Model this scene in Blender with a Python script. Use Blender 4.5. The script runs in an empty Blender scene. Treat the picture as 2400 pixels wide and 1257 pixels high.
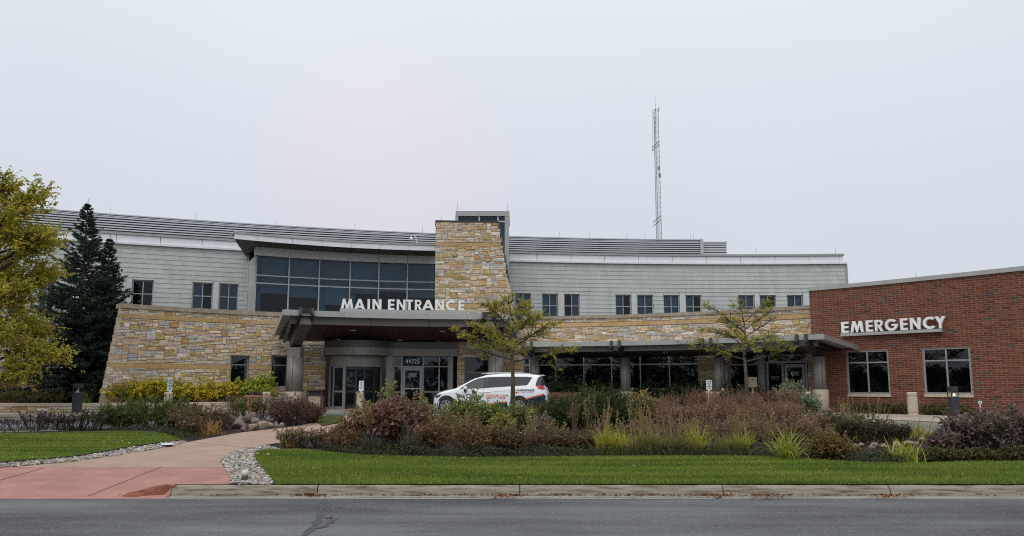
import bpy, math, random
import numpy as np
from mathutils import Vector, Matrix
from mathutils.geometry import tessellate_polygon

random.seed(7)
SC = bpy.context.scene
COL = SC.collection

# ------------------------------------------------------------------ camera
F = 1733.0            # focal length in pixels of the 2400 px wide photograph
PY0 = 686.0           # row of the optical axis
HOR = 902.0           # row of the horizon
PITCH = math.atan((HOR - PY0) / F)
EYE = 1.6
cam_d = bpy.data.cameras.new('camera')
cam = bpy.data.objects.new('camera', cam_d)
COL.objects.link(cam)
cam.location = (0, 0, EYE)
cam.rotation_euler = (math.pi / 2 + PITCH, 0, 0)
cam_d.sensor_fit = 'HORIZONTAL'
cam_d.sensor_width = 36.0
cam_d.lens = F / 2400 * 36
cam_d.shift_y = (PY0 - 628.5) / 2400
cam_d.clip_end = 2000
SC.camera = cam

# ------------------------------------------------------------------ sky, sun, exposure
SUN_EL, SUN_AZ = math.radians(58), math.radians(200)     # high soft light through the cloud
w = bpy.data.worlds.new('World')
SC.world = w
w.use_nodes = True
nt = w.node_tree
nt.nodes.clear()
out = nt.nodes.new('ShaderNodeOutputWorld')
bg = nt.nodes.new('ShaderNodeBackground')
bg.inputs['Strength'].default_value = 0.1
sky = nt.nodes.new('ShaderNodeTexSky')
sky.sky_type = 'NISHITA'
sky.sun_disc = False
sky.sun_elevation = SUN_EL
sky.sun_rotation = SUN_AZ
sky.air_density = 1.0
sky.dust_density = 3.0
tc = nt.nodes.new('ShaderNodeTexCoord')
sep = nt.nodes.new('ShaderNodeSeparateXYZ')
nt.links.new(tc.outputs['Generated'], sep.inputs[0])
ramp = nt.nodes.new('ShaderNodeValToRGB')                  # the even cloud layer, a little brighter overhead
ramp.color_ramp.elements[0].position = 0.0
ramp.color_ramp.elements[0].color = (0.655, 0.692, 0.765, 1)
ramp.color_ramp.elements[1].position = 1.0
ramp.color_ramp.elements[1].color = (0.98, 1.04, 1.10, 1)
for pos, c in ((0.22, (0.685, 0.735, 0.812, 1)), (0.5, (0.80, 0.865, 0.925, 1))):
    e = ramp.color_ramp.elements.new(pos)
    e.color = c
nt.links.new(sep.outputs['Z'], ramp.inputs[0])
nz = nt.nodes.new('ShaderNodeTexNoise')
nz.inputs['Scale'].default_value = 2.2
nz.inputs['Detail'].default_value = 4
nt.links.new(tc.outputs['Generated'], nz.inputs['Vector'])
nr = nt.nodes.new('ShaderNodeMapRange')
nr.inputs['To Min'].default_value = 0.95
nr.inputs['To Max'].default_value = 1.05
nt.links.new(nz.outputs['Fac'], nr.inputs['Value'])
cl = nt.nodes.new('ShaderNodeVectorMath')
cl.operation = 'SCALE'
nt.links.new(ramp.outputs[0], cl.inputs[0])
nt.links.new(nr.outputs[0], cl.inputs['Scale'])
# the faint rosy patch where the sun sits behind the cloud
def raydir(px, py):
    xc, yc = (px - 1200) / F, (PY0 - py) / F
    c, s = math.cos(PITCH), math.sin(PITCH)
    return Vector((xc, c - yc * s, s + yc * c))
sd = raydir(905, 400).normalized()
dot = nt.nodes.new('ShaderNodeVectorMath')
dot.operation = 'DOT_PRODUCT'
nrm = nt.nodes.new('ShaderNodeVectorMath')
nrm.operation = 'NORMALIZE'
nt.links.new(tc.outputs['Generated'], nrm.inputs[0])
nt.links.new(nrm.outputs[0], dot.inputs[0])
dot.inputs[1].default_value = sd
r2 = nt.nodes.new('ShaderNodeValToRGB')
r2.color_ramp.elements[0].position = 0.982
r2.color_ramp.elements[0].color = (1, 1, 1, 1)
r2.color_ramp.elements[1].position = 1.0
r2.color_ramp.elements[1].color = (1.09, 0.985, 0.98, 1)
r2.color_ramp.interpolation = 'EASE'
nt.links.new(dot.outputs['Value'], r2.inputs[0])
mul = nt.nodes.new('ShaderNodeVectorMath')
mul.operation = 'MULTIPLY'
nt.links.new(cl.outputs[0], mul.inputs[0])
nt.links.new(r2.outputs[0], mul.inputs[1])
s10 = nt.nodes.new('ShaderNodeVectorMath')
s10.operation = 'SCALE'
s10.inputs['Scale'].default_value = 10.0
nt.links.new(mul.outputs[0], s10.inputs[0])
mx = nt.nodes.new('ShaderNodeMix')
mx.data_type = 'RGBA'
mx.inputs['Factor'].default_value = 0.96                    # nearly closed overcast over the clear sky
nt.links.new(sky.outputs[0], mx.inputs[6])
nt.links.new(s10.outputs[0], mx.inputs[7])
nt.links.new(mx.outputs[2], bg.inputs['Color'])
nt.links.new(bg.outputs[0], out.inputs['Surface'])

sun_d = bpy.data.lights.new('sun', 'SUN')
sun_d.energy = 1.5
sun_d.angle = math.radians(60)
sun_d.color = (1.0, 0.97, 0.93)
sun = bpy.data.objects.new('sun', sun_d)
COL.objects.link(sun)
sv = Vector((math.sin(SUN_AZ) * math.cos(SUN_EL), math.cos(SUN_AZ) * math.cos(SUN_EL), math.sin(SUN_EL)))
sun.rotation_euler = sv.to_track_quat('Z', 'Y').to_euler()
sun.location = (0, 0, 60)

SC.view_settings.view_transform = 'Standard'
SC.view_settings.look = 'None'
SC.view_settings.gamma = 1
SC.view_settings.exposure = 0.0
SC.view_settings.use_curve_mapping = False
SC.cycles.use_denoising = False
SC.cycles.use_adaptive_sampling = False
SC.cycles.filter_width = 1.1
SC.cycles.max_bounces = 6
SC.cycles.transparent_max_bounces = 12
SC.cycles.caustics_reflective = False
SC.cycles.caustics_refractive = False

# ------------------------------------------------------------------ measuring the place from the photograph
def onz(px, py, z):
    d = raydir(px, py)
    t = (z - EYE) / d.z
    return Vector((d.x * t, d.y * t, z))
def aty(px, py, Y):
    d = raydir(px, py)
    t = Y / d.y
    return Vector((d.x * t, Y, EYE + d.z * t))
def proj(p):
    c, s = math.cos(PITCH), math.sin(PITCH)
    y, z = p[1], p[2] - EYE
    dep = y * c + z * s
    up = -y * s + z * c
    return 1200 + F * p[0] / dep, PY0 - F * up / dep
def gz(x, y):                                            # ground height: gently rising to the building
    if y < 10.9: return 0.15
    if y < 24: return 0.15 + 0.27 * (y - 10.9) / 13.1
    return 0.42
def ong(px, py, lift=0.0):
    z = 0.3
    for _ in range(12):
        p = onz(px, py, z)
        z = gz(p.x, p.y) + lift
    return onz(px, py, z)
def rnd(a, b): return random.uniform(a, b)

# ------------------------------------------------------------------ objects
OFF = {}
def setp(o, label=None, cat=None, group=None, kind=None):
    if label: o['label'] = label
    if cat: o['category'] = cat
    if group: o['group'] = group
    if kind: o['kind'] = kind
    return o
def thing(name, label, cat, loc=(0, 0, 0), group=None):
    o = bpy.data.objects.new(name, None)
    o.empty_display_size = 0.3
    COL.objects.link(o)
    o.location = loc
    OFF[o.name] = Vector(loc)
    return setp(o, label, cat, group)
def link(name, me, mat, parent=None):
    o = bpy.data.objects.new(name, me)
    COL.objects.link(o)
    if mat is not None and not me.materials:
        for m in (mat if isinstance(mat, (list, tuple)) else (mat,)):
            me.materials.append(m)
    off = Vector((0, 0, 0))
    if parent is not None:
        o.parent = parent
        off = OFF.get(parent.name, off)
        OFF[o.name] = off
    return o
def copy_tree(o, parent=None):
    c = o.copy()
    COL.objects.link(c)
    if parent is not None: c.parent = parent
    for ch in list(o.children): copy_tree(ch, c)
    return c

class MB:
    def __init__(s):
        s.v, s.f, s.c, s.mi = [], [], [], []
        s.col = (1, 1, 1, 1)
        s.m = 0
    def add(s, vs, fs, col=None):
        n = len(s.v)
        s.v.extend([tuple(p) for p in vs])
        c = col if col is not None else s.col
        if len(c) == 3: c = (c[0], c[1], c[2], 1)
        s.c.extend([c] * len(vs))
        s.f.extend([tuple(i + n for i in f) for f in fs])
        s.mi.extend([s.m] * len(fs))
        return s
    def hexa(s, p, col=None):       # p: 4 bottom ccw, 4 top ccw
        return s.add(p, [(3, 2, 1, 0), (4, 5, 6, 7), (0, 1, 5, 4), (1, 2, 6, 5), (2, 3, 7, 6), (3, 0, 4, 7)], col)
    def box(s, a, b, col=None):
        x0, y0, z0 = a
        x1, y1, z1 = b
        return s.hexa([(x0, y0, z0), (x1, y0, z0), (x1, y1, z0), (x0, y1, z0), (x0, y0, z1), (x1, y0, z1), (x1, y1, z1), (x0, y1, z1)], col)
    def bevbox(s, a, b, r, col=None):    # box with bevelled top and upright edges
        x0, y0, z0 = a
        x1, y1, z1 = b
        def ring(i, z):
            return [(x0 + i + r, y0 + i, z), (x1 - i - r, y0 + i, z), (x1 - i, y0 + i + r, z), (x1 - i, y1 - i - r, z), (x1 - i - r, y1 - i, z), (x0 + i + r, y1 - i, z), (x0 + i, y1 - i - r, z), (x0 + i, y0 + i + r, z)]
        vs = ring(0, z0) + ring(0, z1 - r) + ring(r * 0.9, z1)
        fs = [tuple(range(7, -1, -1)), tuple(range(16, 24))]
        for k in range(2):
            for i in range(8):
                j = (i + 1) % 8
                fs.append((k * 8 + i, k * 8 + j, k * 8 + 8 + j, k * 8 + 8 + i))
        return s.add(vs, fs, col)
    def beam(s, a, b, wx, wz, col=None, side=None):    # rectangular bar from a to b
        a, b = Vector(a), Vector(b)
        d = (b - a).normalized()
        sd_ = Vector(side) if side else d.cross(Vector((0, 0, 1)))
        if sd_.length < 1e-4: sd_ = Vector((1, 0, 0))
        sd_.normalize()
        up = sd_.cross(d).normalized()
        p = []
        for e in (a, b):
            for i, j in ((-1, -1), (1, -1), (1, 1), (-1, 1)):
                p.append(e + sd_ * (i * wx / 2) + up * (j * wz / 2))
        return s.add(p, [(3, 2, 1, 0), (4, 5, 6, 7), (0, 1, 5, 4), (1, 2, 6, 5), (2, 3, 7, 6), (3, 0, 4, 7)], col)
    def tube(s, pts, rad, n=6, col=None, cap=True):
        pts = [Vector(p) for p in pts]
        if not isinstance(rad, (list, tuple)): rad = [rad] * len(pts)
        vs, fs = [], []
        for i, p in enumerate(pts):
            d = (pts[min(i + 1, len(pts) - 1)] - pts[max(i - 1, 0)])
            d = d.normalized() if d.length > 1e-6 else Vector((0, 0, 1))
            a = d.cross(Vector((0.31, 0.95, 0.07)))
            if a.length < 0.05: a = d.cross(Vector((1, 0, 0)))
            a.normalize()
            b = d.cross(a)
            for k in range(n):
                t = 2 * math.pi * k / n
                vs.append(p + (a * math.cos(t) + b * math.sin(t)) * rad[i])
        for i in range(len(pts) - 1):
            for k in range(n):
                l = (k + 1) % n
                fs.append((i * n + k, i * n + l, (i + 1) * n + l, (i + 1) * n + k))
        if cap:
            fs.append(tuple(range(n - 1, -1, -1)))
            fs.append(tuple((len(pts) - 1) * n + k for k in range(n)))
        return s.add(vs, fs, col)
    def lathe(s, prof, n=24, c=(0, 0, 0), col=None, cap=True):   # prof: (r, z)
        vs, fs = [], []
        for r, z in prof:
            for k in range(n):
                t = 2 * math.pi * k / n
                vs.append((c[0] + r * math.cos(t), c[1] + r * math.sin(t), c[2] + z))
        for i in range(len(prof) - 1):
            for k in range(n):
                l = (k + 1) % n
                fs.append((i * n + k, i * n + l, (i + 1) * n + l, (i + 1) * n + k))
        if cap:
            fs.append(tuple(range(n - 1, -1, -1)))
            fs.append(tuple((len(prof) - 1) * n + k for k in range(n)))
        return s.add(vs, fs, col)
    def build(s, name, mat, parent=None, smooth=False, kind=None):
        me = bpy.data.meshes.new(name)
        off = OFF.get(parent.name, Vector((0, 0, 0))) if parent is not None else Vector((0, 0, 0))
        if off.length > 0:
            ox, oy, oz = off
            vs = [(a - ox, b - oy, c - oz) for a, b, c in s.v]
        else: vs = s.v
        me.from_pydata(vs, [], s.f)
        at = me.attributes.new('col', 'FLOAT_COLOR', 'POINT')
        at.data.foreach_set('color', np.array(s.c, dtype=np.float32).ravel())
        o = link(name, me, mat, parent)
        if any(s.mi): me.polygons.foreach_set('material_index', s.mi)
        if smooth: me.polygons.foreach_set('use_smooth', [True] * len(me.polygons))
        if kind: o['kind'] = kind
        return o

def np_mesh(name, V, Fc, colv, mat, parent=None, smooth=False, kind=None):
    """V (n,3), Fc (m,k) ints, colv (n,3)"""
    me = bpy.data.meshes.new(name)
    off = OFF.get(parent.name, Vector((0, 0, 0))) if parent is not None else Vector((0, 0, 0))
    V = np.asarray(V, dtype=np.float32) - np.array(off, dtype=np.float32)
    Fc = np.asarray(Fc, dtype=np.int32)
    m, k = Fc.shape
    me.vertices.add(len(V))
    me.vertices.foreach_set('co', V.ravel())
    me.loops.add(m * k)
    me.loops.foreach_set('vertex_index', Fc.ravel())
    me.polygons.add(m)
    me.polygons.foreach_set('loop_start', np.arange(0, m * k, k, dtype=np.int32))
    me.polygons.foreach_set('loop_total', np.full(m, k, dtype=np.int32))
    if smooth: me.polygons.foreach_set('use_smooth', np.ones(m, dtype=bool))
    me.update(calc_edges=True)
    at = me.attributes.new('col', 'FLOAT_COLOR', 'POINT')
    c4 = np.ones((len(V), 4), dtype=np.float32)
    c4[:, :3] = colv
    at.data.foreach_set('color', c4.ravel())
    o = link(name, me, mat, parent)
    if kind: o['kind'] = kind
    return o

# ------------------------------------------------------------------ materials
MATS = {}
def mat(name, col=(0.5, 0.5, 0.5), rough=0.6, metal=0.0, var=0.0, vscale=3.0, bump=0.0, bscale=40.0, attr=False, spec=0.5, stretch=None, detail=5.0, col2=None, thr=(0.35, 0.65)):
    if name in MATS: return MATS[name]
    m = bpy.data.materials.new(name)
    MATS[name] = m
    m.use_nodes = True
    t = m.node_tree
    b = t.nodes['Principled BSDF']
    b.inputs['Base Color'].default_value = (*col[:3], 1)
    b.inputs['Roughness'].default_value = rough
    b.inputs['Metallic'].default_value = metal
    b.inputs['Specular IOR Level'].default_value = spec
    tcn = t.nodes.new('ShaderNodeTexCoord')
    vec = tcn.outputs['Object']
    if stretch:
        mp = t.nodes.new('ShaderNodeMapping')
        mp.inputs['Scale'].default_value = stretch
        t.links.new(vec, mp.inputs[0])
        vec = mp.outputs[0]
    src = None
    if attr:
        a = t.nodes.new('ShaderNodeAttribute')
        a.attribute_name = 'col'
        src = a.outputs['Color']
        t.links.new(src, b.inputs['Base Color'])
    if var > 0:
        n = t.nodes.new('ShaderNodeTexNoise')
        n.inputs['Scale'].default_value = vscale
        n.inputs['Detail'].default_value = detail
        n.inputs['Roughness'].default_value = 0.6
        t.links.new(vec, n.inputs['Vector'])
        mr = t.nodes.new('ShaderNodeMapRange')
        mr.inputs['From Min'].default_value = thr[0]
        mr.inputs['From Max'].default_value = thr[1]
        t.links.new(n.outputs['Fac'], mr.inputs['Value'])
        if col2 is not None:
            mixn = t.nodes.new('ShaderNodeMix')
            mixn.data_type = 'RGBA'
            t.links.new(mr.outputs[0], mixn.inputs['Factor'])
            if src is not None: t.links.new(src, mixn.inputs[6])
            else: mixn.inputs[6].default_value = (*col[:3], 1)
            mixn.inputs[7].default_value = (*col2[:3], 1)
            t.links.new(mixn.outputs[2], b.inputs['Base Color'])
        else:
            mr.inputs['To Min'].default_value = 1 - var
            mr.inputs['To Max'].default_value = 1 + var
            vm = t.nodes.new('ShaderNodeVectorMath')
            vm.operation = 'SCALE'
            if src is not None: t.links.new(src, vm.inputs[0])
            else: vm.inputs[0].default_value = col[:3]
            t.links.new(mr.outputs[0], vm.inputs['Scale'])
            t.links.new(vm.outputs[0], b.inputs['Base Color'])
    if bump > 0:
        n2 = t.nodes.new('ShaderNodeTexNoise')
        n2.inputs['Scale'].default_value = bscale
        n2.inputs['Detail'].default_value = 6
        t.links.new(vec, n2.inputs['Vector'])
        bp = t.nodes.new('ShaderNodeBump')
        bp.inputs['Strength'].default_value = bump
        bp.inputs['Distance'].default_value = 0.02
        t.links.new(n2.outputs['Fac'], bp.inputs['Height'])
        t.links.new(bp.outputs[0], b.inputs['Normal'])
    return m

def leafmat(name, trans=0.35, rough=0.55):
    if name in MATS: return MATS[name]
    m = bpy.data.materials.new(name)
    MATS[name] = m
    m.use_nodes = True
    t = m.node_tree
    b = t.nodes['Principled BSDF']
    b.inputs['Roughness'].default_value = rough
    b.inputs['Specular IOR Level'].default_value = 0.25
    a = t.nodes.new('ShaderNodeAttribute')
    a.attribute_name = 'col'
    t.links.new(a.outputs['Color'], b.inputs['Base Color'])
    tr = t.nodes.new('ShaderNodeBsdfTranslucent')
    t.links.new(a.outputs['Color'], tr.inputs['Color'])
    ms = t.nodes.new('ShaderNodeMixShader')
    ms.inputs[0].default_value = trans
    t.links.new(b.outputs[0], ms.inputs[1])
    t.links.new(tr.outputs[0], ms.inputs[2])
    t.links.new(ms.outputs[0], t.nodes['Material Output'].inputs['Surface'])
    return m

def glassmat(name, tint=(0.3, 0.4, 0.48), ior=1.55, wav=0.0):
    if name in MATS: return MATS[name]
    m = bpy.data.materials.new(name)
    MATS[name] = m
    m.use_nodes = True
    t = m.node_tree
    t.nodes.remove(t.nodes['Principled BSDF'])
    tr = t.nodes.new('ShaderNodeBsdfTransparent')
    tr.inputs['Color'].default_value = (*tint, 1)
    gl = t.nodes.new('ShaderNodeBsdfGlossy')
    gl.inputs['Roughness'].default_value = 0.01
    gl.inputs['Color'].default_value = (0.9, 0.96, 1.0, 1)
    fr = t.nodes.new('ShaderNodeFresnel')
    fr.inputs['IOR'].default_value = ior
    ms = t.nodes.new('ShaderNodeMixShader')
    t.links.new(fr.outputs[0], ms.inputs[0])
    t.links.new(tr.outputs[0], ms.inputs[1])
    t.links.new(gl.outputs[0], ms.inputs[2])
    t.links.new(ms.outputs[0], t.nodes['Material Output'].inputs['Surface'])
    return m

M_STONE = mat('stone', attr=True, rough=0.9, var=0.22, vscale=9, bump=0.5, bscale=25, spec=0.2)
M_MORTAR = mat('mortar', (0.31, 0.265, 0.215), rough=0.95, var=0.15, vscale=20, spec=0.1)
M_BRICK = mat('brick', attr=True, rough=0.85, var=0.18, vscale=14, bump=0.35, bscale=60, spec=0.2)
M_BMORTAR = mat('brick_mortar', (0.35, 0.245, 0.185), rough=0.95, var=0.12, vscale=10, spec=0.1)
M_BAND = mat('band_stone', attr=True, rough=0.85, var=0.12, vscale=6, bump=0.2, bscale=50, spec=0.2)
M_COPING = mat('coping', (0.33, 0.27, 0.205), rough=0.85, var=0.18, vscale=4, bump=0.15, bscale=40, spec=0.2)
M_SHINGLE = mat('shingle', attr=True, rough=0.62, var=0.07, vscale=2.2, spec=0.35, stretch=(1, 1, 0.25))
M_SHBACK = mat('shingle_backing', (0.20, 0.21, 0.21), rough=0.9)
M_FASCIA = mat('white_fascia', (0.72, 0.74, 0.77), rough=0.4, var=0.04, vscale=2, spec=0.4)
M_GREYMETAL = mat('grey_metal', (0.34, 0.35, 0.34), rough=0.42, metal=0.3, var=0.06, vscale=3)
M_CANOPY = mat('canopy_metal', (0.36, 0.362, 0.345), rough=0.42, metal=0.0, var=0.06, vscale=2)
M_TAUPE = mat('taupe_metal', (0.225, 0.207, 0.183), rough=0.4, metal=0.0, var=0.06, vscale=2)
M_BEAMSHADE = mat('shaded_beam', (.085, .077, .068), rough=.45)  # entrance raking beams: shade of their undersides put into the colour
M_DARKM = mat('dark_metal', (0.035, 0.031, 0.028), rough=0.5, metal=0.2)
M_SOFFITD = mat('dark_soffit', (0.075, 0.07, 0.068), rough=0.6)
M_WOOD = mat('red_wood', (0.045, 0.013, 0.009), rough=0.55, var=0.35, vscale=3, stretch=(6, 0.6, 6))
M_MULL = mat('mullion', (0.50, 0.51, 0.52), rough=0.35, metal=0.0)
M_FRAME = mat('window_frame', (0.27, 0.265, 0.25), rough=0.4, metal=0.0)
M_FRAMEU = mat('upper_window_frame', (0.40, 0.40, 0.39), rough=0.4)
M_GLASS = glassmat('tinted_glass')
M_GLASSU = glassmat('blue_glass', tint=(0.31, 0.45, 0.54), ior=1.42)
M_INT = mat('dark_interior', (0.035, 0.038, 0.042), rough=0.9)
M_BLIND = mat('blind', (0.50, 0.58, 0.62), rough=0.8, var=0.03, vscale=1)
M_SLAT = mat('louver_slat', (0.42, 0.44, 0.47), rough=0.45, metal=0.3)
M_CONC = mat('concrete', (0.50, 0.42, 0.325), rough=0.85, var=0.1, vscale=5, bump=0.15, bscale=80, spec=0.2)
M_KERB = mat('kerb_concrete', (0.31, 0.275, 0.22), rough=0.9, var=0.4, vscale=4, bump=0.5, bscale=70, spec=0.2, stretch=(0.6, 1, 7), col2=(0.13, 0.09, 0.06), thr=(0.44, 0.66), detail=9)
M_WHITE = mat('white_letter', (0.80, 0.81, 0.80), rough=0.4)
M_BLACKP = mat('black_print', (0.02, 0.02, 0.03), rough=0.5)
M_WHITEP = mat('white_print', (0.75, 0.75, 0.75), rough=0.5)
# ------------------------------------------------------------------ curves in plan, walls that follow them
class Curve:
    def __init__(s, pts):
        s.p = [Vector((a[0], a[1], 0)) for a in pts]
        s.L = [0.0]
        for a, b in zip(s.p, s.p[1:]): s.L.append(s.L[-1] + (b - a).length)
        s.len = s.L[-1]
        s.La = np.array(s.L)
    def P(s, u, d=0.0, z=0.0):
        i = int(np.searchsorted(s.La, u, side='right')) - 1
        i = max(0, min(len(s.p) - 2, i))
        a, b = s.p[i], s.p[i + 1]
        t = (u - s.L[i]) / (s.L[i + 1] - s.L[i])
        n0 = s.nrm(i)
        n1 = s.nrm(i + 1)
        n = n0.lerp(n1, max(0, min(1, t)))
        q = a + (b - a) * t + n * d
        return Vector((q.x, q.y, z))
    def nrm(s, i):
        a = s.p[max(0, i - 1)]
        b = s.p[min(len(s.p) - 1, i + 1)]
        t = (b - a).normalized()
        return Vector((t.y, -t.x, 0))
    def u_at(s, px, z=3.0, d=0.0):
        lo, hi = 0.0, s.len
        for _ in range(40):
            m = (lo + hi) / 2
            if proj(s.P(m, d, z))[0] < px: lo = m
            else: hi = m
        return (lo + hi) / 2
    def z_at(s, u, py, d=0.0):
        return aty(1200, py, s.P(u, d).y).z

CX, CY = -1.5, 16.5                                       # centre of the entrance court
def arc(R, f0, f1, n=60):                                 # angles in degrees from straight ahead
    return Curve([(CX + R * math.sin(math.radians(f0 + (f1 - f0) * i / n)), CY + R * math.cos(math.radians(f0 + (f1 - f0) * i / n))) for i in range(n + 1)])
def pol(R, f, z=0.0):
    f = math.radians(f)
    return Vector((CX + R * math.sin(f), CY + R * math.cos(f), z))
def fitcurve(pts, x0, x1, deg=2, n=80):
    k = np.polyfit([p.x for p in pts], [p.y for p in pts], deg)
    return Curve([(x, float(np.polyval(k, x))) for x in np.linspace(x0, x1, n + 1)])

def slab(mb, cv, u0, u1, z0, z1, d0, d1, col=None, seg=0.7):
    n = max(1, int(math.ceil((u1 - u0) / seg)))
    vs, fs = [], []
    for i in range(n + 1):
        u = u0 + (u1 - u0) * i / n
        a, b = cv.P(u, d0), cv.P(u, d1)
        vs += [(a.x, a.y, z0), (b.x, b.y, z0), (b.x, b.y, z1), (a.x, a.y, z1)]
    for i in range(n):
        for k in range(4):
            l = (k + 1) % 4
            fs.append((i * 4 + k, i * 4 + l, (i + 1) * 4 + l, (i + 1) * 4 + k))
    fs.append((0, 3, 2, 1))
    fs.append((n * 4, n * 4 + 1, n * 4 + 2, n * 4 + 3))
    return mb.add(vs, fs, col)

def minus(u0, u1, z0, z1, ops):
    """rectangles of the wall face around the openings"""
    us = sorted({u0, u1, *[min(max(o[0], u0), u1) for o in ops], *[min(max(o[1], u0), u1) for o in ops]})
    res = []
    for a, b in zip(us, us[1:]):
        if b - a < 1e-4: continue
        m = (a + b) / 2
        cuts = sorted([(max(o[2], z0), min(o[3], z1)) for o in ops if o[0] < m < o[1]])
        z = z0
        for c0, c1 in cuts:
            if c0 - z > 1e-3: res.append((a, b, z, c0))
            z = max(z, c1)
        if z1 - z > 1e-3: res.append((a, b, z, z1))
    return res
def hits_any(a, b, c, d, ops, e=0.0):
    return any(a < o[1] + e and b > o[0] - e and c < o[3] + e and d > o[2] - e for o in ops)

def window(cv, u0, u1, z0, z1, parent, cols=2, rows=(0.62,), rec=0.10, fw=0.055, frame=M_FRAME, glass=M_GLASS, blind=None, name='window', mull=None, depth=0.06):
    """a framed window set back in its opening; each pane a sub-part"""
    f = MB()
    d1, d0 = -rec + depth / 2, -rec - depth / 2
    slab(f, cv, u0, u0 + fw, z0, z1, d0, d1)
    slab(f, cv, u1 - fw, u1, z0, z1, d0, d1)
    slab(f, cv, u0 + fw, u1 - fw, z0, z0 + fw, d0, d1)
    slab(f, cv, u0 + fw, u1 - fw, z1 - fw, z1, d0, d1)
    ue = [u0 + fw + (u1 - u0 - 2 * fw) * i / cols for i in range(cols + 1)] if isinstance(cols, int) else [u0 + fw] + list(cols) + [u1 - fw]
    ze = [z0 + fw] + [z0 + (z1 - z0) * r for r in rows] + [z1 - fw]
    mw = (mull or fw * 0.8) / 2
    for u in ue[1:-1]: slab(f, cv, u - mw, u + mw, z0 + fw, z1 - fw, d0, d1 + 0.012)
    for z in ze[1:-1]:
        for a, b in zip(ue, ue[1:]):
            slab(f, cv, a + mw if a != ue[0] else a, b - mw if b != ue[-1] else b, z - mw, z + mw, d0, d1 + 0.004)
    w_ = f.build(name, frame, parent)
    k = 0
    for i, (a, b) in enumerate(zip(ue, ue[1:])):
        for j, (c, d) in enumerate(zip(ze, ze[1:])):
            p = MB()
            ea, eb = (0 if i == 0 else mw), (0 if i == len(ue) - 2 else mw)
            ec, ed = (0 if j == 0 else mw), (0 if j == len(ze) - 2 else mw)
            n = max(1, int((b - a) / 0.8))
            vs, fs = [], []
            tl = rnd(-0.004, 0.004)
            for q in range(n + 1):
                u = a + ea + (b - eb - a - ea) * q / n
                x = cv.P(u, -rec + tl * (q / n - 0.5) * 2)
                y = cv.P(u, -rec + tl * 0.6)
                vs += [(x.x, x.y, c + ec), (y.x, y.y, d - ed)]
            for q in range(n): fs.append((2 * q, 2 * q + 2, 2 * q + 3, 2 * q + 1))
            p.add(vs, fs)
            p.build('pane', glass, w_)
            if blind:
                bl = blind(i, j)
                if bl > 0:
                    bm = MB()
                    slab(bm, cv, a + ea + 0.01, b - eb - 0.01, d - ed - (d - ed - c - ec) * bl, d - ed, -rec - 0.13, -rec - 0.12)
                    bm.build('blind', M_BLIND, w_)
            k += 1
    return w_

# ---------------------------------------------------------------- ashlar stone facing
STONE = [((0.55, 0.415, 0.255), 26), ((0.49, 0.325, 0.17), 15), ((0.60, 0.50, 0.365), 26), ((0.47, 0.445, 0.42), 12), ((0.64, 0.58, 0.495), 18), ((0.41, 0.395, 0.395), 5), ((0.55, 0.455, 0.37), 12)]
def stonecol(k=1.0):
    c = random.choices([s[0] for s in STONE], [s[1] for s in STONE])[0]
    m = rnd(0.84, 1.12) * k
    return tuple(min(0.85, x * m * rnd(0.95, 1.05)) for x in c)
def stone_piece(mb, cv, u0, u1, z0, z1, d, odd=False, col=None):
    """one rough faced stone: flat sides, chamfered uneven face"""
    g = 0.007
    u0, u1, z0, z1 = u0 + g, u1 - g, z0 + g, z1 - g
    e = min(0.02, (u1 - u0) * 0.2, (z1 - z0) * 0.2)
    if odd:
        w, h = u1 - u0, z1 - z0
        prof = [(0.0, 0.0), (1.0, 0.0), (1.0, rnd(.4, .7)), (rnd(.55, .8), 1.0), (rnd(.2, .45), 1.0), (0.0, rnd(.3, .6))]
        if random.random() < 0.4: prof = [(rnd(.05, .25), 0.0), (rnd(.75, .95), 0.0), (1.0, rnd(.35, .6)), (rnd(.4, .6), 1.0), (0.0, rnd(.35, .6))]
        rim = [(u0 + a * w, z0 + b * h) for a, b in prof]
    else:
        j = lambda: rnd(-0.004, 0.004)
        rim = [(u0 + j(), z0 + j()), (u1 + j(), z0 + j()), (u1 + j(), z1 + j()), (u0 + j(), z1 + j())]
    cu, cz = sum(r[0] for r in rim) / len(rim), sum(r[1] for r in rim) / len(rim)
    n = len(rim)
    vs = []
    for a, b in rim:
        q = cv.P(a, 0.0)
        vs.append((q.x, q.y, b))
    for a, b in rim:
        q = cv.P(a, d * rnd(.55, .8))
        vs.append((q.x, q.y, b))
    for a, b in rim:
        sa, sb = (1 if a < cu else -1), (1 if b < cz else -1)
        q = cv.P(a + sa * e, d * rnd(.9, 1.25))
        vs.append((q.x, q.y, b + sb * e))
    fs = []
    for r in range(2):
        for i in range(n):
            k = (i + 1) % n
            fs.append((r * n + i, r * n + k, r * n + n + k, r * n + n + i))
    fs.append(tuple(2 * n + i for i in range(n)))
    return mb.add(vs, fs, col)

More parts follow.
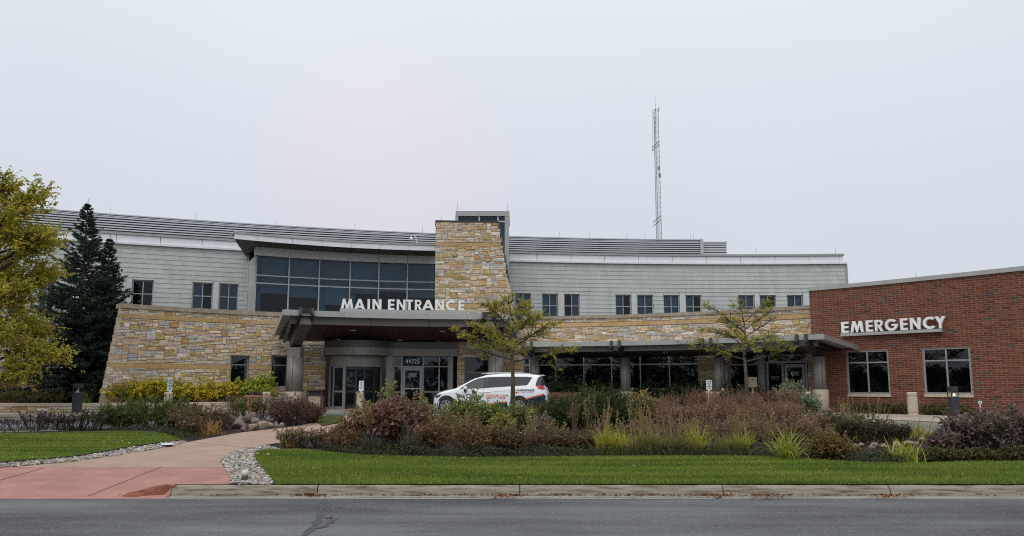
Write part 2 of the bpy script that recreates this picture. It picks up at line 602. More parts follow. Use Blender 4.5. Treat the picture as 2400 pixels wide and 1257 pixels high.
def ashlar(cv, u0, u1, z0, z1, ops, lim_l=None, lim_r=None, gu=0.08, gzz=0.064):
    """random squared rubble packing; returns (u0,u1,z0,z1,odd) for every stone"""
    nu, nz = max(1, int(round((u1 - u0) / gu))), max(1, int(round((z1 - z0) / gzz)))
    gu, gzz = (u1 - u0) / nu, (z1 - z0) / nz
    occ = np.zeros((nz, nu), dtype=bool)
    for o in ops:
        for j in range(nz):
            zc = z0 + (j + .5) * gzz
            if o[2] < zc < o[3]:
                for i in range(nu):
                    if o[0] < u0 + (i + .5) * gu < o[1]: occ[j, i] = True
    for j in range(nz):
        zc = z0 + (j + .5) * gzz
        for i in range(nu):
            uc = u0 + (i + .5) * gu
            if (lim_l and uc < lim_l(zc)) or (lim_r and uc > lim_r(zc)): occ[j, i] = True
    res = []
    for j in range(nz):
        i = 0
        while i < nu:
            if occ[j, i]:
                i += 1
                continue
            h = random.choices((1, 2, 3, 4), (50, 36, 11, 3))[0]
            w = random.choices((2, 3, 4, 5, 6, 7, 9), (8, 16, 18, 18, 16, 14, 10))[0]
            odd = False
            if random.random() < 0.035: h, w, odd = random.choice((3, 4, 5)), random.choice((3, 4, 5)), True
            if h > 2 and not odd: w = min(w, 5)
            h = min(h, nz - j)
            k = 0
            while k < w and i + k < nu and not occ[j, i + k]: k += 1
            w = k
            ok = 1
            while ok < h and not occ[j + ok, i:i + w].any(): ok += 1
            h = ok
            if odd and (h < 3 or w < 3): odd = False
            # never leave a sliver
            if i + w < nu and not occ[j, i + w] and (i + w + 1 >= nu or occ[j, i + w + 1]):
                if not occ[j:j + h, i + w].any(): w += 1
            occ[j:j + h, i:i + w] = True
            res.append((u0 + i * gu, u0 + (i + w) * gu, z0 + j * gzz, z0 + (j + h) * gzz, odd))
            i += w
    return res

def lay_stones(cv, lst, parent, name='stone', k=1.0, limit=300, dpr=(0.012, 0.04)):
    """the 300 stones that show largest become parts, the rest one joined part"""
    def area(s):
        a = proj(cv.P(s[0], 0, s[2]))
        b = proj(cv.P(s[1], 0, s[3]))
        return abs(b[0] - a[0]) * abs(b[1] - a[1])
    lst = sorted(lst, key=lambda s: -area(s))
    rest = MB()
    for i, s in enumerate(lst):
        c = stonecol(k)
        if s[4] or (s[3] - s[2] > 0.2 and random.random() < .5):
            c = tuple(x * rnd(.8, 1.05) for x in random.choice(((0.42, 0.265, 0.11), (0.50, 0.365, 0.18), (0.48, 0.34, 0.16))))
        d = rnd(*dpr)
        if i < limit:
            m = MB()
            if s[4]: stone_piece(rest, cv, s[0], s[1], s[2], s[3], 0.008, False, stonecol(k * 0.8))
            stone_piece(m, cv, s[0], s[1], s[2], s[3], d + (0.012 if s[4] else 0), s[4], c)
            m.build(name, M_STONE, parent)
        else:
            stone_piece(rest, cv, s[0], s[1], s[2], s[3], d, s[4], c)
    if rest.v: rest.build('small_stones', M_STONE, parent, kind='stuff')

def band(cv, u0, u1, z0, z1, parent, ops=(), L=0.95, name='band_stone', d=0.035):
    for a, b, c, e in minus(u0, u1, z0, z1, list(ops)):
        if e - c < (z1 - z0) * 0.6: continue
        n = max(1, int(round((b - a) / L)))
        for i in range(n):
            m = MB()
            k = rnd(.9, 1.1)
            slab(m, cv, a + (b - a) * i / n + .003, a + (b - a) * (i + 1) / n - .003, c + .004, e - .004, 0, d, (0.47 * k, 0.31 * k, 0.15 * k * rnd(.9, 1.1)))
            m.build(name, M_BAND, parent)

def coping(cv, u0, u1, z0, z1, parent, d0, d1, L=1.5, name='coping_stone', m_=M_COPING):
    n = max(1, int(round((u1 - u0) / L)))
    for i in range(n):
        m = MB()
        slab(m, cv, u0 + (u1 - u0) * i / n + .003, u0 + (u1 - u0) * (i + 1) / n - .003, z0, z1, d0, d1)
        m.build(name, m_, parent)

# ================================================================== upper building (shingles, white fascia, louvred plant screen)
ZFB, ZFT = 9.25, 9.86
UP = fitcurve([onz(260, 572, ZFB), onz(550, 587, ZFB), onz(1194, 613, ZFB), onz(1575, 617, ZFB), onz(1978, 619, ZFB), onz(236, 540, ZFT), onz(478, 551.6, ZFT), onz(1194, 592, ZFT), onz(1705, 594.5, ZFT)], -34, 23.5)
U_END = UP.u_at(1979, 9.0)
main = thing('hospital_building', 'two storey hospital wing of pale grey shingles with white fascia and louvred roof screen', 'building', (UP.P(U_END / 2).x, UP.P(U_END / 2).y, 0.42))
wins = []
def zy(u, py, cv=UP): return cv.z_at(u, py)
ZH = zy(UP.u_at(1460, 7), 691)
LEFTW = [(309, 359), (450, 498), (513, 558)]
RIGHTW = [(1207, 1245), (1270, 1307), (1322, 1358.5), (1442.5, 1479), (1493, 1531), (1555, 1592), (1607, 1644), (1731, 1768), (1781, 1819), (1845, 1882)]
ZSILL = 5.05
ops = []
for a, b in LEFTW + RIGHTW: ops.append((UP.u_at(a, 6.5), UP.u_at(b, 6.5), ZSILL, ZH + (0.05 if a < 600 else 0)))
# windows further left, seen through the trees
for a, b, zt, zb in ((92, 128, ZH, 5.0), (20, 62, ZH, 5.0), (76, 112, 3.2, 1.3), (-60, -20, ZH, 5.0)):
    ops.append((UP.u_at(a, 6.5), UP.u_at(b, 6.5), zb, zt))
WHITEP = [(296, 308), (499, 512.5), (1195, 1206.5), (1308, 1321.5), (1480, 1492.5), (1593, 1606.5), (1769, 1780.5), (1883, 1896)]
wp = [(UP.u_at(a, 6.5), UP.u_at(b, 6.5), ZSILL, ZH) for a, b in WHITEP]
ZB0 = 2.05                                           # top of the brick plinth at the left
bk = MB()
for a, b, c, d in minus(0, U_END, 0.3, ZFB, ops): slab(bk, UP, a, b, c, d, -0.22, 0.0)
bk.build('wall', M_SHBACK, main)
iw = MB()
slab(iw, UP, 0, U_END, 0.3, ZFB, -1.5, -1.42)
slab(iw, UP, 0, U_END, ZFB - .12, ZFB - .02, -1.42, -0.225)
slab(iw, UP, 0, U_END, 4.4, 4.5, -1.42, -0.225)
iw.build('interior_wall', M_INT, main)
for i, o in enumerate(ops):
    r = random.random()
    def bl(ci, rj, r=r, i=i):
        if i == 0: return 0
        if i in (9, 10): return 0 if (i == 9 and ci == 1) else (1.0 if rj == 1 else .55)
        q = (i * 7 + ci * 3) % 5
        if q == 0: return 0
        return 1.0 if rj == 1 else (0.65 + 0.07 * (i % 4))
    window(UP, o[0], o[1], o[2], o[3], main, 2, (0.66,), 0.09, 0.055, frame=M_FRAMEU, glass=M_GLASSU, blind=bl)
for a, b, c, d in wp:
    m = MB()
    slab(m, UP, a, b, c, d, 0.0, 0.05)
    m.build('white_panel', mat('panel_white', (.56, .58, .59), rough=.5, var=.05), main)
# shingles
rows_h = 0.262
items = []
r = 0
z = ZFB
blk = ops + wp + [(0, UP.u_at(300), 0.0, ZB0)]
vis_l, vis_r = (UP.u_at(-30, 7), UP.u_at(640, 7)), (UP.u_at(1185, 7), U_END)
while z > 1.9:
    z0 = z - rows_h
    for (ua, ub) in (vis_l, vis_r):
        if ua > 20 and z0 < 4.4: continue
        if ua <= 20 and z0 < 4.4: ub = min(ub, UP.u_at(330, 6))
        u = ua - (0.35 if r % 2 else 0.0) - rnd(0, .2)
        while u < ub:
            wd = rnd(.6, .85)
            a, b = max(u, ua), min(u + wd, ub)
            # cut by openings
            segs = [(a, b)]
            for o in blk:
                if o[2] < z - .08 and o[3] > z0 + .08:
                    ns = []
                    for s0, s1 in segs:
                        if o[0] >= s1 or o[1] <= s0: ns.append((s0, s1))
                        else:
                            if o[0] > s0: ns.append((s0, o[0]))
                            if o[1] < s1: ns.append((o[1], s1))
                            if z0 < o[3] < z - .02: items.append((max(s0, o[0]), min(s1, o[1]), o[3] + .004, z))
                    segs = ns
            for s0, s1 in segs:
                if s1 - s0 > .04: items.append((s0, s1, z0, z))
            u += wd
    z = z0
    r += 1
def shingle(mb, s0, s1, z0, z1):
    k = rnd(.96, 1.035)
    c = (0.475 * k, 0.50 * k, 0.485 * k)
    g = .0025
    j = rnd(-.003, .003)
    p = []
    for zz, d in ((z0 + j, .030), (z1 + .012, .008)):
        a, b = UP.P(s0 + g, 0.001), UP.P(s1 - g, 0.001)
        a2, b2 = UP.P(s0 + g, d), UP.P(s1 - g, d)
        p.append([(a2.x, a2.y, zz), (b2.x, b2.y, zz), (b.x, b.y, zz), (a.x, a.y, zz)])
    mb.hexa(p[0] + p[1], c)
items.sort(key=lambda s: -((s[1] - s[0]) / UP.P(s[0]).y ** 2) * (1 if s[0] > 5 else .2))
rest = MB()
for i, s in enumerate(items):
    if i < 300:
        m = MB()
        shingle(m, *s)
        m.build('shingle', M_SHINGLE, main)
    else: shingle(rest, *s)
rest.build('small_shingles', M_SHINGLE, main, kind='stuff')
# brick plinth, left
bp = MB()
slab(bp, UP, UP.u_at(-120, 1), UP.u_at(330, 1), 0.3, ZB0 - .12, 0.0, 0.02, (0.30, 0.2, 0.16))
u_a, u_b = UP.u_at(-60, 1), UP.u_at(240, 1)
o_low = ops[-2]
zz, r = 0.45, 0
while zz < ZB0 - .2:
    u = u_a + (0.15 if r % 2 else 0)
    while u < u_b:
        if not hits_any(u, u + .3, zz, zz + .09, [o_low]):
            k = rnd(.7, 1.15)
            slab(bp, UP, u + .005, u + .295, zz + .005, zz + .085, 0.02, 0.028, (0.14 * k, 0.045 * k, 0.03 * k))
        u += .3
    zz += .09
    r += 1
bp.build('brick_plinth', M_BRICK, main, kind='stuff')
m = MB()
slab(m, UP, UP.u_at(-120, 1), UP.u_at(330, 1), ZB0 - .12, ZB0, 0.0, 0.06)
m.build('plinth_cap', M_COPING, main)
# fascia: ledge, panels, top rail
m = MB()
slab(m, UP, 0, U_END + .12, ZFB - .05, ZFB + .06, -.2, .16)
m.build('fascia_ledge', M_FASCIA, main)
pp = [(-160, 27), (27, 149 + 0), (149, 273), (273, 376), (376, 474), (474, 560)] + [(560, 700), (700, 850), (850, 1000), (1000, 1195)] + [(1195, 1258), (1258, 1338), (1338, 1417), (1417, 1496), (1496, 1575.6), (1575.6, 1655), (1655, 1735), (1735, 1816), (1816, 1896), (1896, 1966), (1966, 1976)]
for a, b in pp:
    m = MB()
    slab(m, UP, UP.u_at(a, 9.5) + .012, UP.u_at(b, 9.5) - .012, ZFB + .062, ZFT - .13, -.08, .03)
    m.build('fascia_panel', M_FASCIA, main)
m = MB()
slab(m, UP, 0, U_END - .02, ZFB + .06, ZFT - .14, -.5, -.1)
m.build('fascia_backing', M_SHBACK, main)
m = MB()
slab(m, UP, 0, U_END, ZFT - .125, ZFT, -.55, .10)
m.build('roof_edge', M_GREYMETAL, main)
m = MB()
slab(m, UP, 0, U_END, ZFT - .3, ZFT - .16, -14, -.5)
m.build('roof', M_GREYMETAL, main)
m = MB()      # the end wall
e0, e1 = UP.P(U_END, 0), UP.P(U_END, -12)
m.hexa([(e0.x, e0.y, .4), (e0.x + .2, e0.y, .4), (e1.x + .2, e1.y, .4), (e1.x, e1.y, .4), (e0.x, e0.y, ZFB), (e0.x + .2, e0.y, ZFB), (e1.x + .2, e1.y, ZFB), (e1.x, e1.y, ZFB)])
m.build('end_wall', M_GREYMETAL, main)
# ---- louvred screen
ZL1, ZL0 = 11.77, 9.75
LV = fitcurve([onz(130, 492, ZL1), onz(575, 524, ZL1), onz(1020, 547, ZL1), onz(1195, 555, ZL1), onz(1640, 562, ZL1)], -31, 14.5)
LU1 = LV.u_at(1640, ZL1)
NS = 13
for i in range(NS):
    z = ZL0 + (ZL1 - .12 - ZL0) * i / NS
    m = MB()
    n = 40
    vs, fs = [], []
    for q in range(n + 1):
        u = LU1 * q / n
        for d, zz in ((.10, z), (.12, z + .01), (.11, z + .082), (.08, z + .075)):
            p = LV.P(u, d)
            vs.append((p.x, p.y, zz))
    for q in range(n):
        for k in range(4): fs.append((q * 4 + k, (q + 1) * 4 + k, (q + 1) * 4 + (k + 1) % 4, q * 4 + (k + 1) % 4))
    fs += [(0, 1, 2, 3), (n * 4 + 3, n * 4 + 2, n * 4 + 1, n * 4)]
    m.add(vs, fs)
    m.build('louver_slat', M_SLAT, main)
m = MB()
slab(m, LV, 0, LU1, ZL1 - .07, ZL1, -.15, .13)
m.build('screen_cap', M_SLAT, main)
for q in range(int(LU1 / 1.25) + 1):
    m = MB()
    slab(m, LV, q * 1.25, q * 1.25 + .16, ZL0, ZL1 - .12, -.24, -.06)
    m.build('screen_post', M_DARKM, main)
m = MB()
slab(m, LV, 0, LU1, ZL0, ZL1 - .071, -.35, -.26)
m.build('screen_backing', mat('screen_backing', (0.06, 0.066, 0.076), rough=0.9, spec=.1), main)
m = MB()
a, b = LV.P(LU1, .2), LV.P(LU1 + .22, .2)
slab(m, LV, LU1 - .02, LU1 + .2, ZL0, ZL1 + .02, -.3, .2)
m.build('screen_end_post', M_SLAT, main)
# the lower louvred box at the right of the screen
pa, pb = aty(1644, 567, LV.P(LU1).y + .4), aty(1703, 567, LV.P(LU1).y + .4)
bxz = pa.z
m = MB()
m.box((pa.x, pa.y + .1, ZL0), (pb.x, pa.y + 3, bxz - .1))
m.build('roof_box', M_SHBACK, main)
for i in range(11):
    z = ZL0 + (bxz - ZL0 - .05) * i / 11
    m = MB()
    m.hexa([(pa.x, pa.y - .02, z), (pb.x, pa.y - .02, z), (pb.x, pa.y + .1, z + .02), (pa.x, pa.y + .1, z + .02), (pa.x, pa.y, z + .11), (pb.x, pa.y, z + .11), (pb.x, pa.y + .1, z + .13), (pa.x, pa.y + .1, z + .13)])
    m.build('louver_slat', M_SLAT, main)
m = MB()
m.box((pa.x - .02, pa.y - .05, bxz - .08), (pb.x + .03, pa.y + 3.1, bxz))
m.build('roof_box_cap', M_SLAT, main)
# lightning rods
for px in (258, 458, 646, 830, 990, 1312, 1382, 1470, 1512, 1618, 1626):
    p = LV.P(LV.u_at(px, ZL1), 0, ZL1)
    m = MB()
    m.tube([p, p + Vector((0, 0, .42))], .012, 4)
    m.build('lightning_rod', M_GREYMETAL, main)
for px in (1772, 1958):
    p = UP.P(UP.u_at(px, ZFT), 0, ZFT)
    m = MB()
    m.tube([p, p + Vector((0, 0, .4))], .012, 4)
    m.build('lightning_rod', M_GREYMETAL, main)

# ================================================================== curved clerestory with its roof
RG = 26.0
gl_ = thing('curved_window_bay', 'curved two tier window wall with blue glass under the sweeping flat roof', 'window bay', pol(RG, -20, 0.42))
def phi_px(px, R, z=8.0):
    lo, hi = -60.0, 70.0
    for _ in range(50):
        m_ = (lo + hi) / 2
        if proj(pol(R, m_, z))[0] < px: lo = m_
        else: hi = m_
    return lo
f0, f1 = phi_px(598, RG), phi_px(1030, RG)
GA = arc(RG, f0, f1)
ZG0, ZG1, ZGS = 4.4, 8.52, 9.0
us = [0.0] + [GA.u_at(p, 7.5) for p in (677, 748, 820, 887.5, 954.5)] + [GA.len]
fr = MB()
for i, u in enumerate(us): slab(fr, GA, max(0, u - .035), min(GA.len, u + .035), ZG0, ZG1, -.09, .03)
for z in (7.04, 7.47):
    for a, b in zip(us, us[1:]): slab(fr, GA, a + .036, b - .036, z - .03, z + .03, -.09, .02)
fr.build('mullion_grid', M_MULL, gl_)
for i, (a, b) in enumerate(zip(us, us[1:])):
    for c, d in ((ZG0, 7.01), (7.07, 7.44), (7.50, ZG1)):
        m = MB()
        n = 3
        vs, fs = [], []
        for q in range(n + 1):
            p = GA.P(a + .036 + (b - a - .072) * q / n, -.04)
            vs += [(p.x, p.y, c), (p.x, p.y, d)]
        for q in range(n): fs.append((2 * q, 2 * q + 2, 2 * q + 3, 2 * q + 1))
        m.add(vs, fs)
        m.build('pane', M_GLASSU, gl_)
    # roller blinds
    lowf = (6.55, 6.4, 6.05, 6.75, 6.9, 6.6)[i]
    m = MB()
    slab(m, GA, a + (.35 if i in (0, 2) else .05), b - .05, lowf, ZG1 - .02, -.34, -.33)
    m.build('blind', M_BLIND, gl_)
for u in (us[0] + .12, us[2] + .12, us[3] + .05):
    m = MB()
    slab(m, GA, u, u + .3, ZG0, ZG1, -.75, -.5)
    m.build('inner_column', M_BLIND, gl_)
m = MB()
slab(m, GA, 0, GA.len, ZG0, ZGS, -2.2, -2.1)
slab(m, GA, 0, GA.len, ZG0 - .1, ZG0, -2.1, 0)
m.build('interior_wall', M_INT, gl_)
m = MB()
p0, p1 = GA.P(0, -.02), GA.P(0, -3.0)
m.hexa([(p0.x, p0.y, ZG0), (p0.x + .1, p0.y, ZG0), (p1.x + .1, p1.y, ZG0), (p1.x, p1.y, ZG0), (p0.x, p0.y, ZG1), (p0.x + .1, p0.y, ZG1), (p1.x + .1, p1.y, ZG1), (p1.x, p1.y, ZG1)])
m.build('side_wall', M_MULL, gl_)
hp = [0.0 - .05] + us[1:-1] + [GA.len]
for a, b in zip(hp, hp[1:]):
    m = MB()
    slab(m, GA, a + .008, b - .008, ZG1 + .01, ZGS - .01, -.2, .14)
    m.build('head_panel', M_FASCIA, gl_)
# the roof: soffit, fascia panels, upper edge
RF = 24.2
fa, fb = phi_px(549, RF, 9.2), phi_px(1024, RF, 9.2)
FA = arc(RF, fa, fb)
rear = onz(574, 603, ZGS)
m = MB()
vs, fs = [], []
n = 30
for q in range(n + 1):
    t = q / n
    p = FA.P(FA.len * t, -.02)
    k = pol(RG + 3.0, phi_px(574, 29, 9) + (fb - phi_px(574, 29, 9)) * t)
    if q == 0: k = Vector((rear.x, rear.y + .4, 0))
    vs += [(p.x, p.y, ZGS), (k.x, k.y, ZGS), (p.x, p.y, ZGS + .30), (k.x, k.y, ZGS + .30)]
for q in range(n):
    a, b = q * 4, q * 4 + 4
    fs += [(a, a + 1, b + 1, b), (a + 2, b + 2, b + 3, a + 3)]
fs += [(0, 2, 3, 1), (n * 4, n * 4 + 1, n * 4 + 3, n * 4 + 2)]
m.add(vs, fs)
m.build('soffit', M_SOFFITD, gl_)
js = [0.0] + [FA.u_at(p, 9.15) for p in (604, 685, 755, 823, 890.5, 956.5)] + [FA.len]
for a, b in zip(js, js[1:]):
    m = MB()
    slab(m, FA, a + .008, b - .008, ZGS - .01, ZGS + .27, -.02, .03)
    m.build('fascia_panel', M_FASCIA, gl_)
m = MB()
slab(m, FA, -.02, FA.len, ZGS + .275, ZGS + .38, -.8, .07)
m.build('roof_edge', M_GREYMETAL, gl_)
m = MB()      # camera on its swan neck
p = FA.P(FA.u_at(979, 9.3), -.2, ZGS + .38)
k = 1733 / p.y
m.tube([p, p + Vector((-.08, 0, .3)), p + Vector((-.2, 0, .52)), p + Vector((-.32, 0, .5)), p + Vector((-.36, 0, .38))], .022, 6)
m.lathe([(.02, .14), (.09, .08), (.1, 0), (.06, -.06)], 10, tuple(p + Vector((-.36, 0, .28))))
sc_ = m.build('security_camera', M_WHITEP)
setp(sc_, 'small white dome security camera on a bent arm above the sweeping roof', 'camera')

# ================================================================== glass tower behind the stone tower
YT = 43.0
ta, tb = aty(1067, 520, YT), aty(1193, 520, YT)
ztt = aty(1130, 495, YT).z
gt = thing('glass_tower', 'grey metal and blue glass lift tower rising behind the stone chimney wall', 'tower', ((ta.x + tb.x) / 2, YT, 0.42))
m = MB()
m.box((ta.x + .02, YT - .02, ztt - .3), (tb.x + .03, YT + 3, ztt))
m.build('roof_cap', M_GREYMETAL, gt)
for a, b, zb in ((1067, 1074, 4), (1183, 1193, 4.6)):
    m = MB()
    m.box((aty(a, 520, YT).x, YT, zb), (aty(b, 520, YT).x, YT + .35, ztt - .3))
    m.build('corner_post', M_GREYMETAL, gt)
zt1 = aty(1100, 519, YT).z
m = MB()
for a, b in ((1121.5, 1124.5), (1165.5, 1168.5)): m.box((aty(a, 520, YT).x, YT + .03, 4.6), (aty(b, 520, YT).x, YT + .15, ztt - .3))
xs = [aty(q, 520, YT).x for q in (1074, 1121.5, 1124.5, 1165.5, 1168.5, 1183)]
for a, b in ((0, 1), (2, 3), (4, 5)): m.box((xs[a], YT + .04, zt1 - .04), (xs[b], YT + .14, zt1 + .04))
m.build('mullion_grid', M_MULL, gt)
for a, b in ((0, 1), (2, 3), (4, 5)):
    for c, d in ((7.6 if a == 4 else 6, zt1 - .04), (zt1 + .04, ztt - .3)):
        p = MB()
        p.add([(xs[a], YT + .09, c), (xs[b], YT + .09, c), (xs[b], YT + .088, d), (xs[a], YT + .088, d)], [(0, 1, 2, 3)])
        p.build('pane', M_GLASSU, gt)
m = MB()
m.box((xs[4], YT + .03, 4.6), (xs[5], YT + .2, 7.6))
m.build('spandrel_panel', M_GREYMETAL, gt)
m = MB()
m.box((ta.x + .2, YT + .40, 5), (tb.x - .2, YT + .45, ztt - .32))
m.build('interior_wall', M_BLIND, gt)
m = MB()
m.box((tb.x - .16, YT + .36, 4.6), (tb.x - .02, YT + 2.9, ztt - .31))
m.box((ta.x + .03, YT + .36, 9), (ta.x + .13, YT + 2.9, ztt - .31))
m.build('side_wall', M_FRAME, gt)
for px, dy in ((1071, .3), (1189, .3), (1094, 1)):
    m = MB()
    p = Vector((aty(px, 495, YT).x, YT + dy, ztt))
    m.tube([p, p + Vector((0, 0, .55 if px != 1094 else .15))], .012, 4)
    m.build('lightning_rod', M_GREYMETAL, gt)
# ================================================================== stone walls round the court
RW = 22.5
def fpx(px, R=RW, z=3.0): return phi_px(px, R, z)
ZCOP = 5.17
GZ = 0.42
# ---- left wall
fl0, fl1 = fpx(236, RW, 0.8), fpx(764, RW, 3)
WL = arc(RW, fl0, fl1, 70)
uTop, uBot = WL.u_at(285, ZCOP), WL.u_at(236, .8)
lim = lambda z: uBot + (uTop - uBot) * (z - .8) / (ZCOP - .8)
wl = thing('stone_wall', 'curved ashlar stone wall with a battered end beside the dark spruce', 'stone wall', pol(RW, (fl0 + fl1) / 2, GZ))
def zat(cv, px, py, z=3):
    return cv.z_at(cv.u_at(px, z), py)
lw = [(WL.u_at(541, 2.5), WL.u_at(583.5, 2.5), zat(WL, 560, 905), zat(WL, 560, 834)), (WL.u_at(636, 2.5), WL.u_at(676, 2.5), zat(WL, 650, 908), zat(WL, 650, 834))]
bd = [(zat(WL, 300, 746), zat(WL, 300, 736)), (zat(WL, 400, 864), zat(WL, 400, 853.5))]
m = MB()
for a, b, c, d in minus(uBot, WL.len, .3, ZCOP - .2, lw):
    if a < uTop + .01:
        k = 12
        for i in range(k):
            zl, zh = c + (d - c) * i / k, c + (d - c) * (i + 1) / k
            aa = max(a, lim(zh) + .02)
            if aa < b: slab(m, WL, aa, b, zl, zh, -.45, 0)
    else: slab(m, WL, a, b, c, d, -.45, 0)
m.build('mortar_core', M_MORTAR, wl)
ops_l = lw + [(-1, WL.len + 1, x0 - .005, x1 + .005) for x0, x1 in bd]
st = ashlar(WL, uBot, WL.len, .55, ZCOP - .2, ops_l, lim_l=lim)
lay_stones(WL, st, wl)
for x0, x1 in bd: band(WL, lim(x0) + .04, WL.len, x0, x1, wl, lw)
coping(WL, uTop - .06, WL.len, ZCOP - .2, ZCOP, wl, -.55, .09)
for o in lw: window(WL, *o, wl, 1, (0.70,), .2, .06, blind=None)
m = MB()
for o in lw: slab(m, WL, o[0] - .05, o[1] + .05, o[2] - .5, o[3] + .2, -1.6, -1.5)
m.build('interior_wall', M_INT, wl)
# quoins that finish the battered end
m = MB()
zz = .6
while zz < ZCOP - .25:
    h = rnd(.12, .2)
    a0, a1 = lim(zz), lim(zz + h)
    e = rnd(.0, .035)
    pb_, pt = WL.P(a0 - .04 - e, .02), WL.P(a1 - .04 - e, .02)
    qb, qt = WL.P(a0 + .06, -.45), WL.P(a1 + .06, -.45)
    rb, rt = WL.P(a0 + .10, .035), WL.P(a1 + .10, .035)
    sb, st_ = WL.P(a0 + .12, -.45), WL.P(a1 + .12, -.45)
    g = .008
    m.hexa([(pb_.x, pb_.y, zz + g), (rb.x, rb.y, zz + g), (sb.x, sb.y, zz + g), (qb.x, qb.y, zz + g), (pt.x, pt.y, zz + h - g), (rt.x, rt.y, zz + h - g), (st_.x, st_.y, zz + h - g), (qt.x, qt.y, zz + h - g)], stonecol(.95))
    zz += h
m.build('corner_stones', M_STONE, wl, kind='stuff')

# ---- right wall with the long ribbon window
fr0, fr1 = fpx(1222, RW, 3), fpx(1925, RW, 3)
WR = arc(RW, fr0, fr1, 70)
wr = thing('stone_wall', 'curved ashlar stone wall above the long ribbon window and covered walk', 'stone wall', pol(RW, (fr0 + fr1) / 2, GZ))
ur = lambda px, z=2.5: WR.u_at(px, z)
zrib0, zrib1 = WR.z_at(ur(1426), 913), 3.15
rb = [(ur(1226), ur(1637), zrib0, zrib1), (ur(1706), ur(1777), 1.0, 3.15), (ur(1786), ur(1894), GZ, 3.2)]
bdr = [(WR.z_at(ur(1372, 5), 766), WR.z_at(ur(1372, 5), 756.5)), (WR.z_at(ur(1660), 866), WR.z_at(ur(1660), 856.5))]
m = MB()
for a, b, c, d in minus(0, WR.len, .3, ZCOP - .16, rb): slab(m, WR, a, b, c, d, -.45, 0)
m.build('mortar_core', M_MORTAR, wr)
st = ashlar(WR, 0, WR.len, .45, ZCOP - .16, rb + [(-1, WR.len + 1, x0 - .005, x1 + .005) for x0, x1 in bdr])
lay_stones(WR, st, wr)
for x0, x1 in bdr: band(WR, 0, WR.len, x0, x1, wr, rb)
coping(WR, 0, WR.len, ZCOP - .16, ZCOP, wr, -.55, .09)
window(WR, *rb[0], wr, [ur(q) for q in (1240.5, 1302, 1367.5, 1432.5, 1499.5, 1567.5)], ((2.62 - zrib0) / (zrib1 - zrib0),), .15, .06, frame=M_MULL, name='ribbon_window', mull=.06)
window(WR, *rb[1], wr, 1, (.72,), .15, .07, frame=M_FRAME)
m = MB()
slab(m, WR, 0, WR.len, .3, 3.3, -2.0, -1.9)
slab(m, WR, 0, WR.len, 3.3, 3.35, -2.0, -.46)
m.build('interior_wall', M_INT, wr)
# the clinic door under the walk
DZ1 = 2.58
uA, uB, uC, uD, uE = ur(1789), ur(1795), ur(1831), ur(1886), ur(1893)
f = MB()
slab(f, WR, ur(1780), ur(1793), GZ, 3.2, -.1, .12)
f.build('door_pilaster', M_FRAME, wr)
f = MB()
for u in (uB, uC, uD): slab(f, WR, u, u + .10, GZ, DZ1, -.12, 0)
slab(f, WR, uB, uE, DZ1, DZ1 + .1, -.12, .02)
slab(f, WR, uB + .1, uC, GZ, .95, -.11, -.02)
slab(f, WR, uB + .1, uC, .95, 1.0, -.11, 0)
cd_frame = f.build('storefront_frame', M_FRAME, wr)
f = MB()
uu0, uu1 = uC + .13, uD - .03
for a, b, c, d in ((uu0, uu0 + .12, GZ + .03, DZ1 - .05), (uu1 - .12, uu1, GZ + .03, DZ1 - .05), (uu0 + .12, uu1 - .12, GZ + .03, GZ + .3), (uu0 + .12, uu1 - .12, DZ1 - .2, DZ1 - .05)):
    slab(f, WR, a, b, c, d, -.1, -.03)
cdoor = f.build('door', M_FRAME, wr)
def paneq(cv, u0, u1, z0, z1, d, parent, m_=M_GLASS, name='pane'):
    p = MB()
    a, b = cv.P(u0, d), cv.P(u1, d)
    p.add([(a.x, a.y, z0), (b.x, b.y, z0), (b.x, b.y, z1), (a.x, a.y, z1)], [(0, 1, 2, 3)])
    return p.build(name, m_, parent)
paneq(WR, uu0 + .12, uu1 - .12, GZ + .3, DZ1 - .2, -.07, cdoor)
paneq(WR, uB + .1, uC, 1.0, DZ1, -.07, cd_frame)
paneq(WR, uB + .1, uE, DZ1 + .1, 3.2, -.07, cd_frame)
f = MB()
a = WR.P(uu1 - .06, .05)
f.tube([(a.x, a.y, 1.2), (a.x, a.y, 1.6)], .015, 6)
f.build('handle', M_MULL, cdoor)

# text helper -----------------------------------------------------------------
def text_mesh(s, size, depth=0.004, align='CENTER', res=2, shear=0, spacing=1.0, bold=0.0):
    cu = bpy.data.curves.new('t', 'FONT')
    cu.body = s
    cu.size = size
    cu.extrude = depth
    cu.align_x = align
    cu.resolution_u = res
    cu.shear = shear
    cu.space_character = spacing
    cu.offset = bold
    o = bpy.data.objects.new('t', cu)
    COL.objects.link(o)
    bpy.context.view_layer.update()
    me = bpy.data.meshes.new_from_object(o.evaluated_get(bpy.context.evaluated_depsgraph_get()))
    bpy.data.objects.remove(o)
    bpy.data.curves.remove(cu)
    return me
def place_text(name, s, size, origin, xdir, parent, m_, depth=0.003, align='CENTER', updir=(0, 0, 1), width=None, **kw):
    """flat lettering: origin world point of the baseline, xdir reading direction"""
    me = text_mesh(s, size, depth, align, **kw)
    if width:
        xs_ = [v.co.x for v in me.vertices]
        me.transform(Matrix.Scale(width / (max(xs_) - min(xs_)), 4, (1, 0, 0)))
    x = Vector(xdir).normalized()
    up = Vector(updir).normalized()
    n = x.cross(up)
    me.transform(Matrix(((x.x, up.x, n.x, 0), (x.y, up.y, n.y, 0), (x.z, up.z, n.z, 0), (0, 0, 0, 1))))
    off = OFF.get(parent.name, Vector()) if parent else Vector()
    me.transform(Matrix.Translation(Vector(origin) - off))
    me.materials.clear()
    return link(name, me, m_, parent)
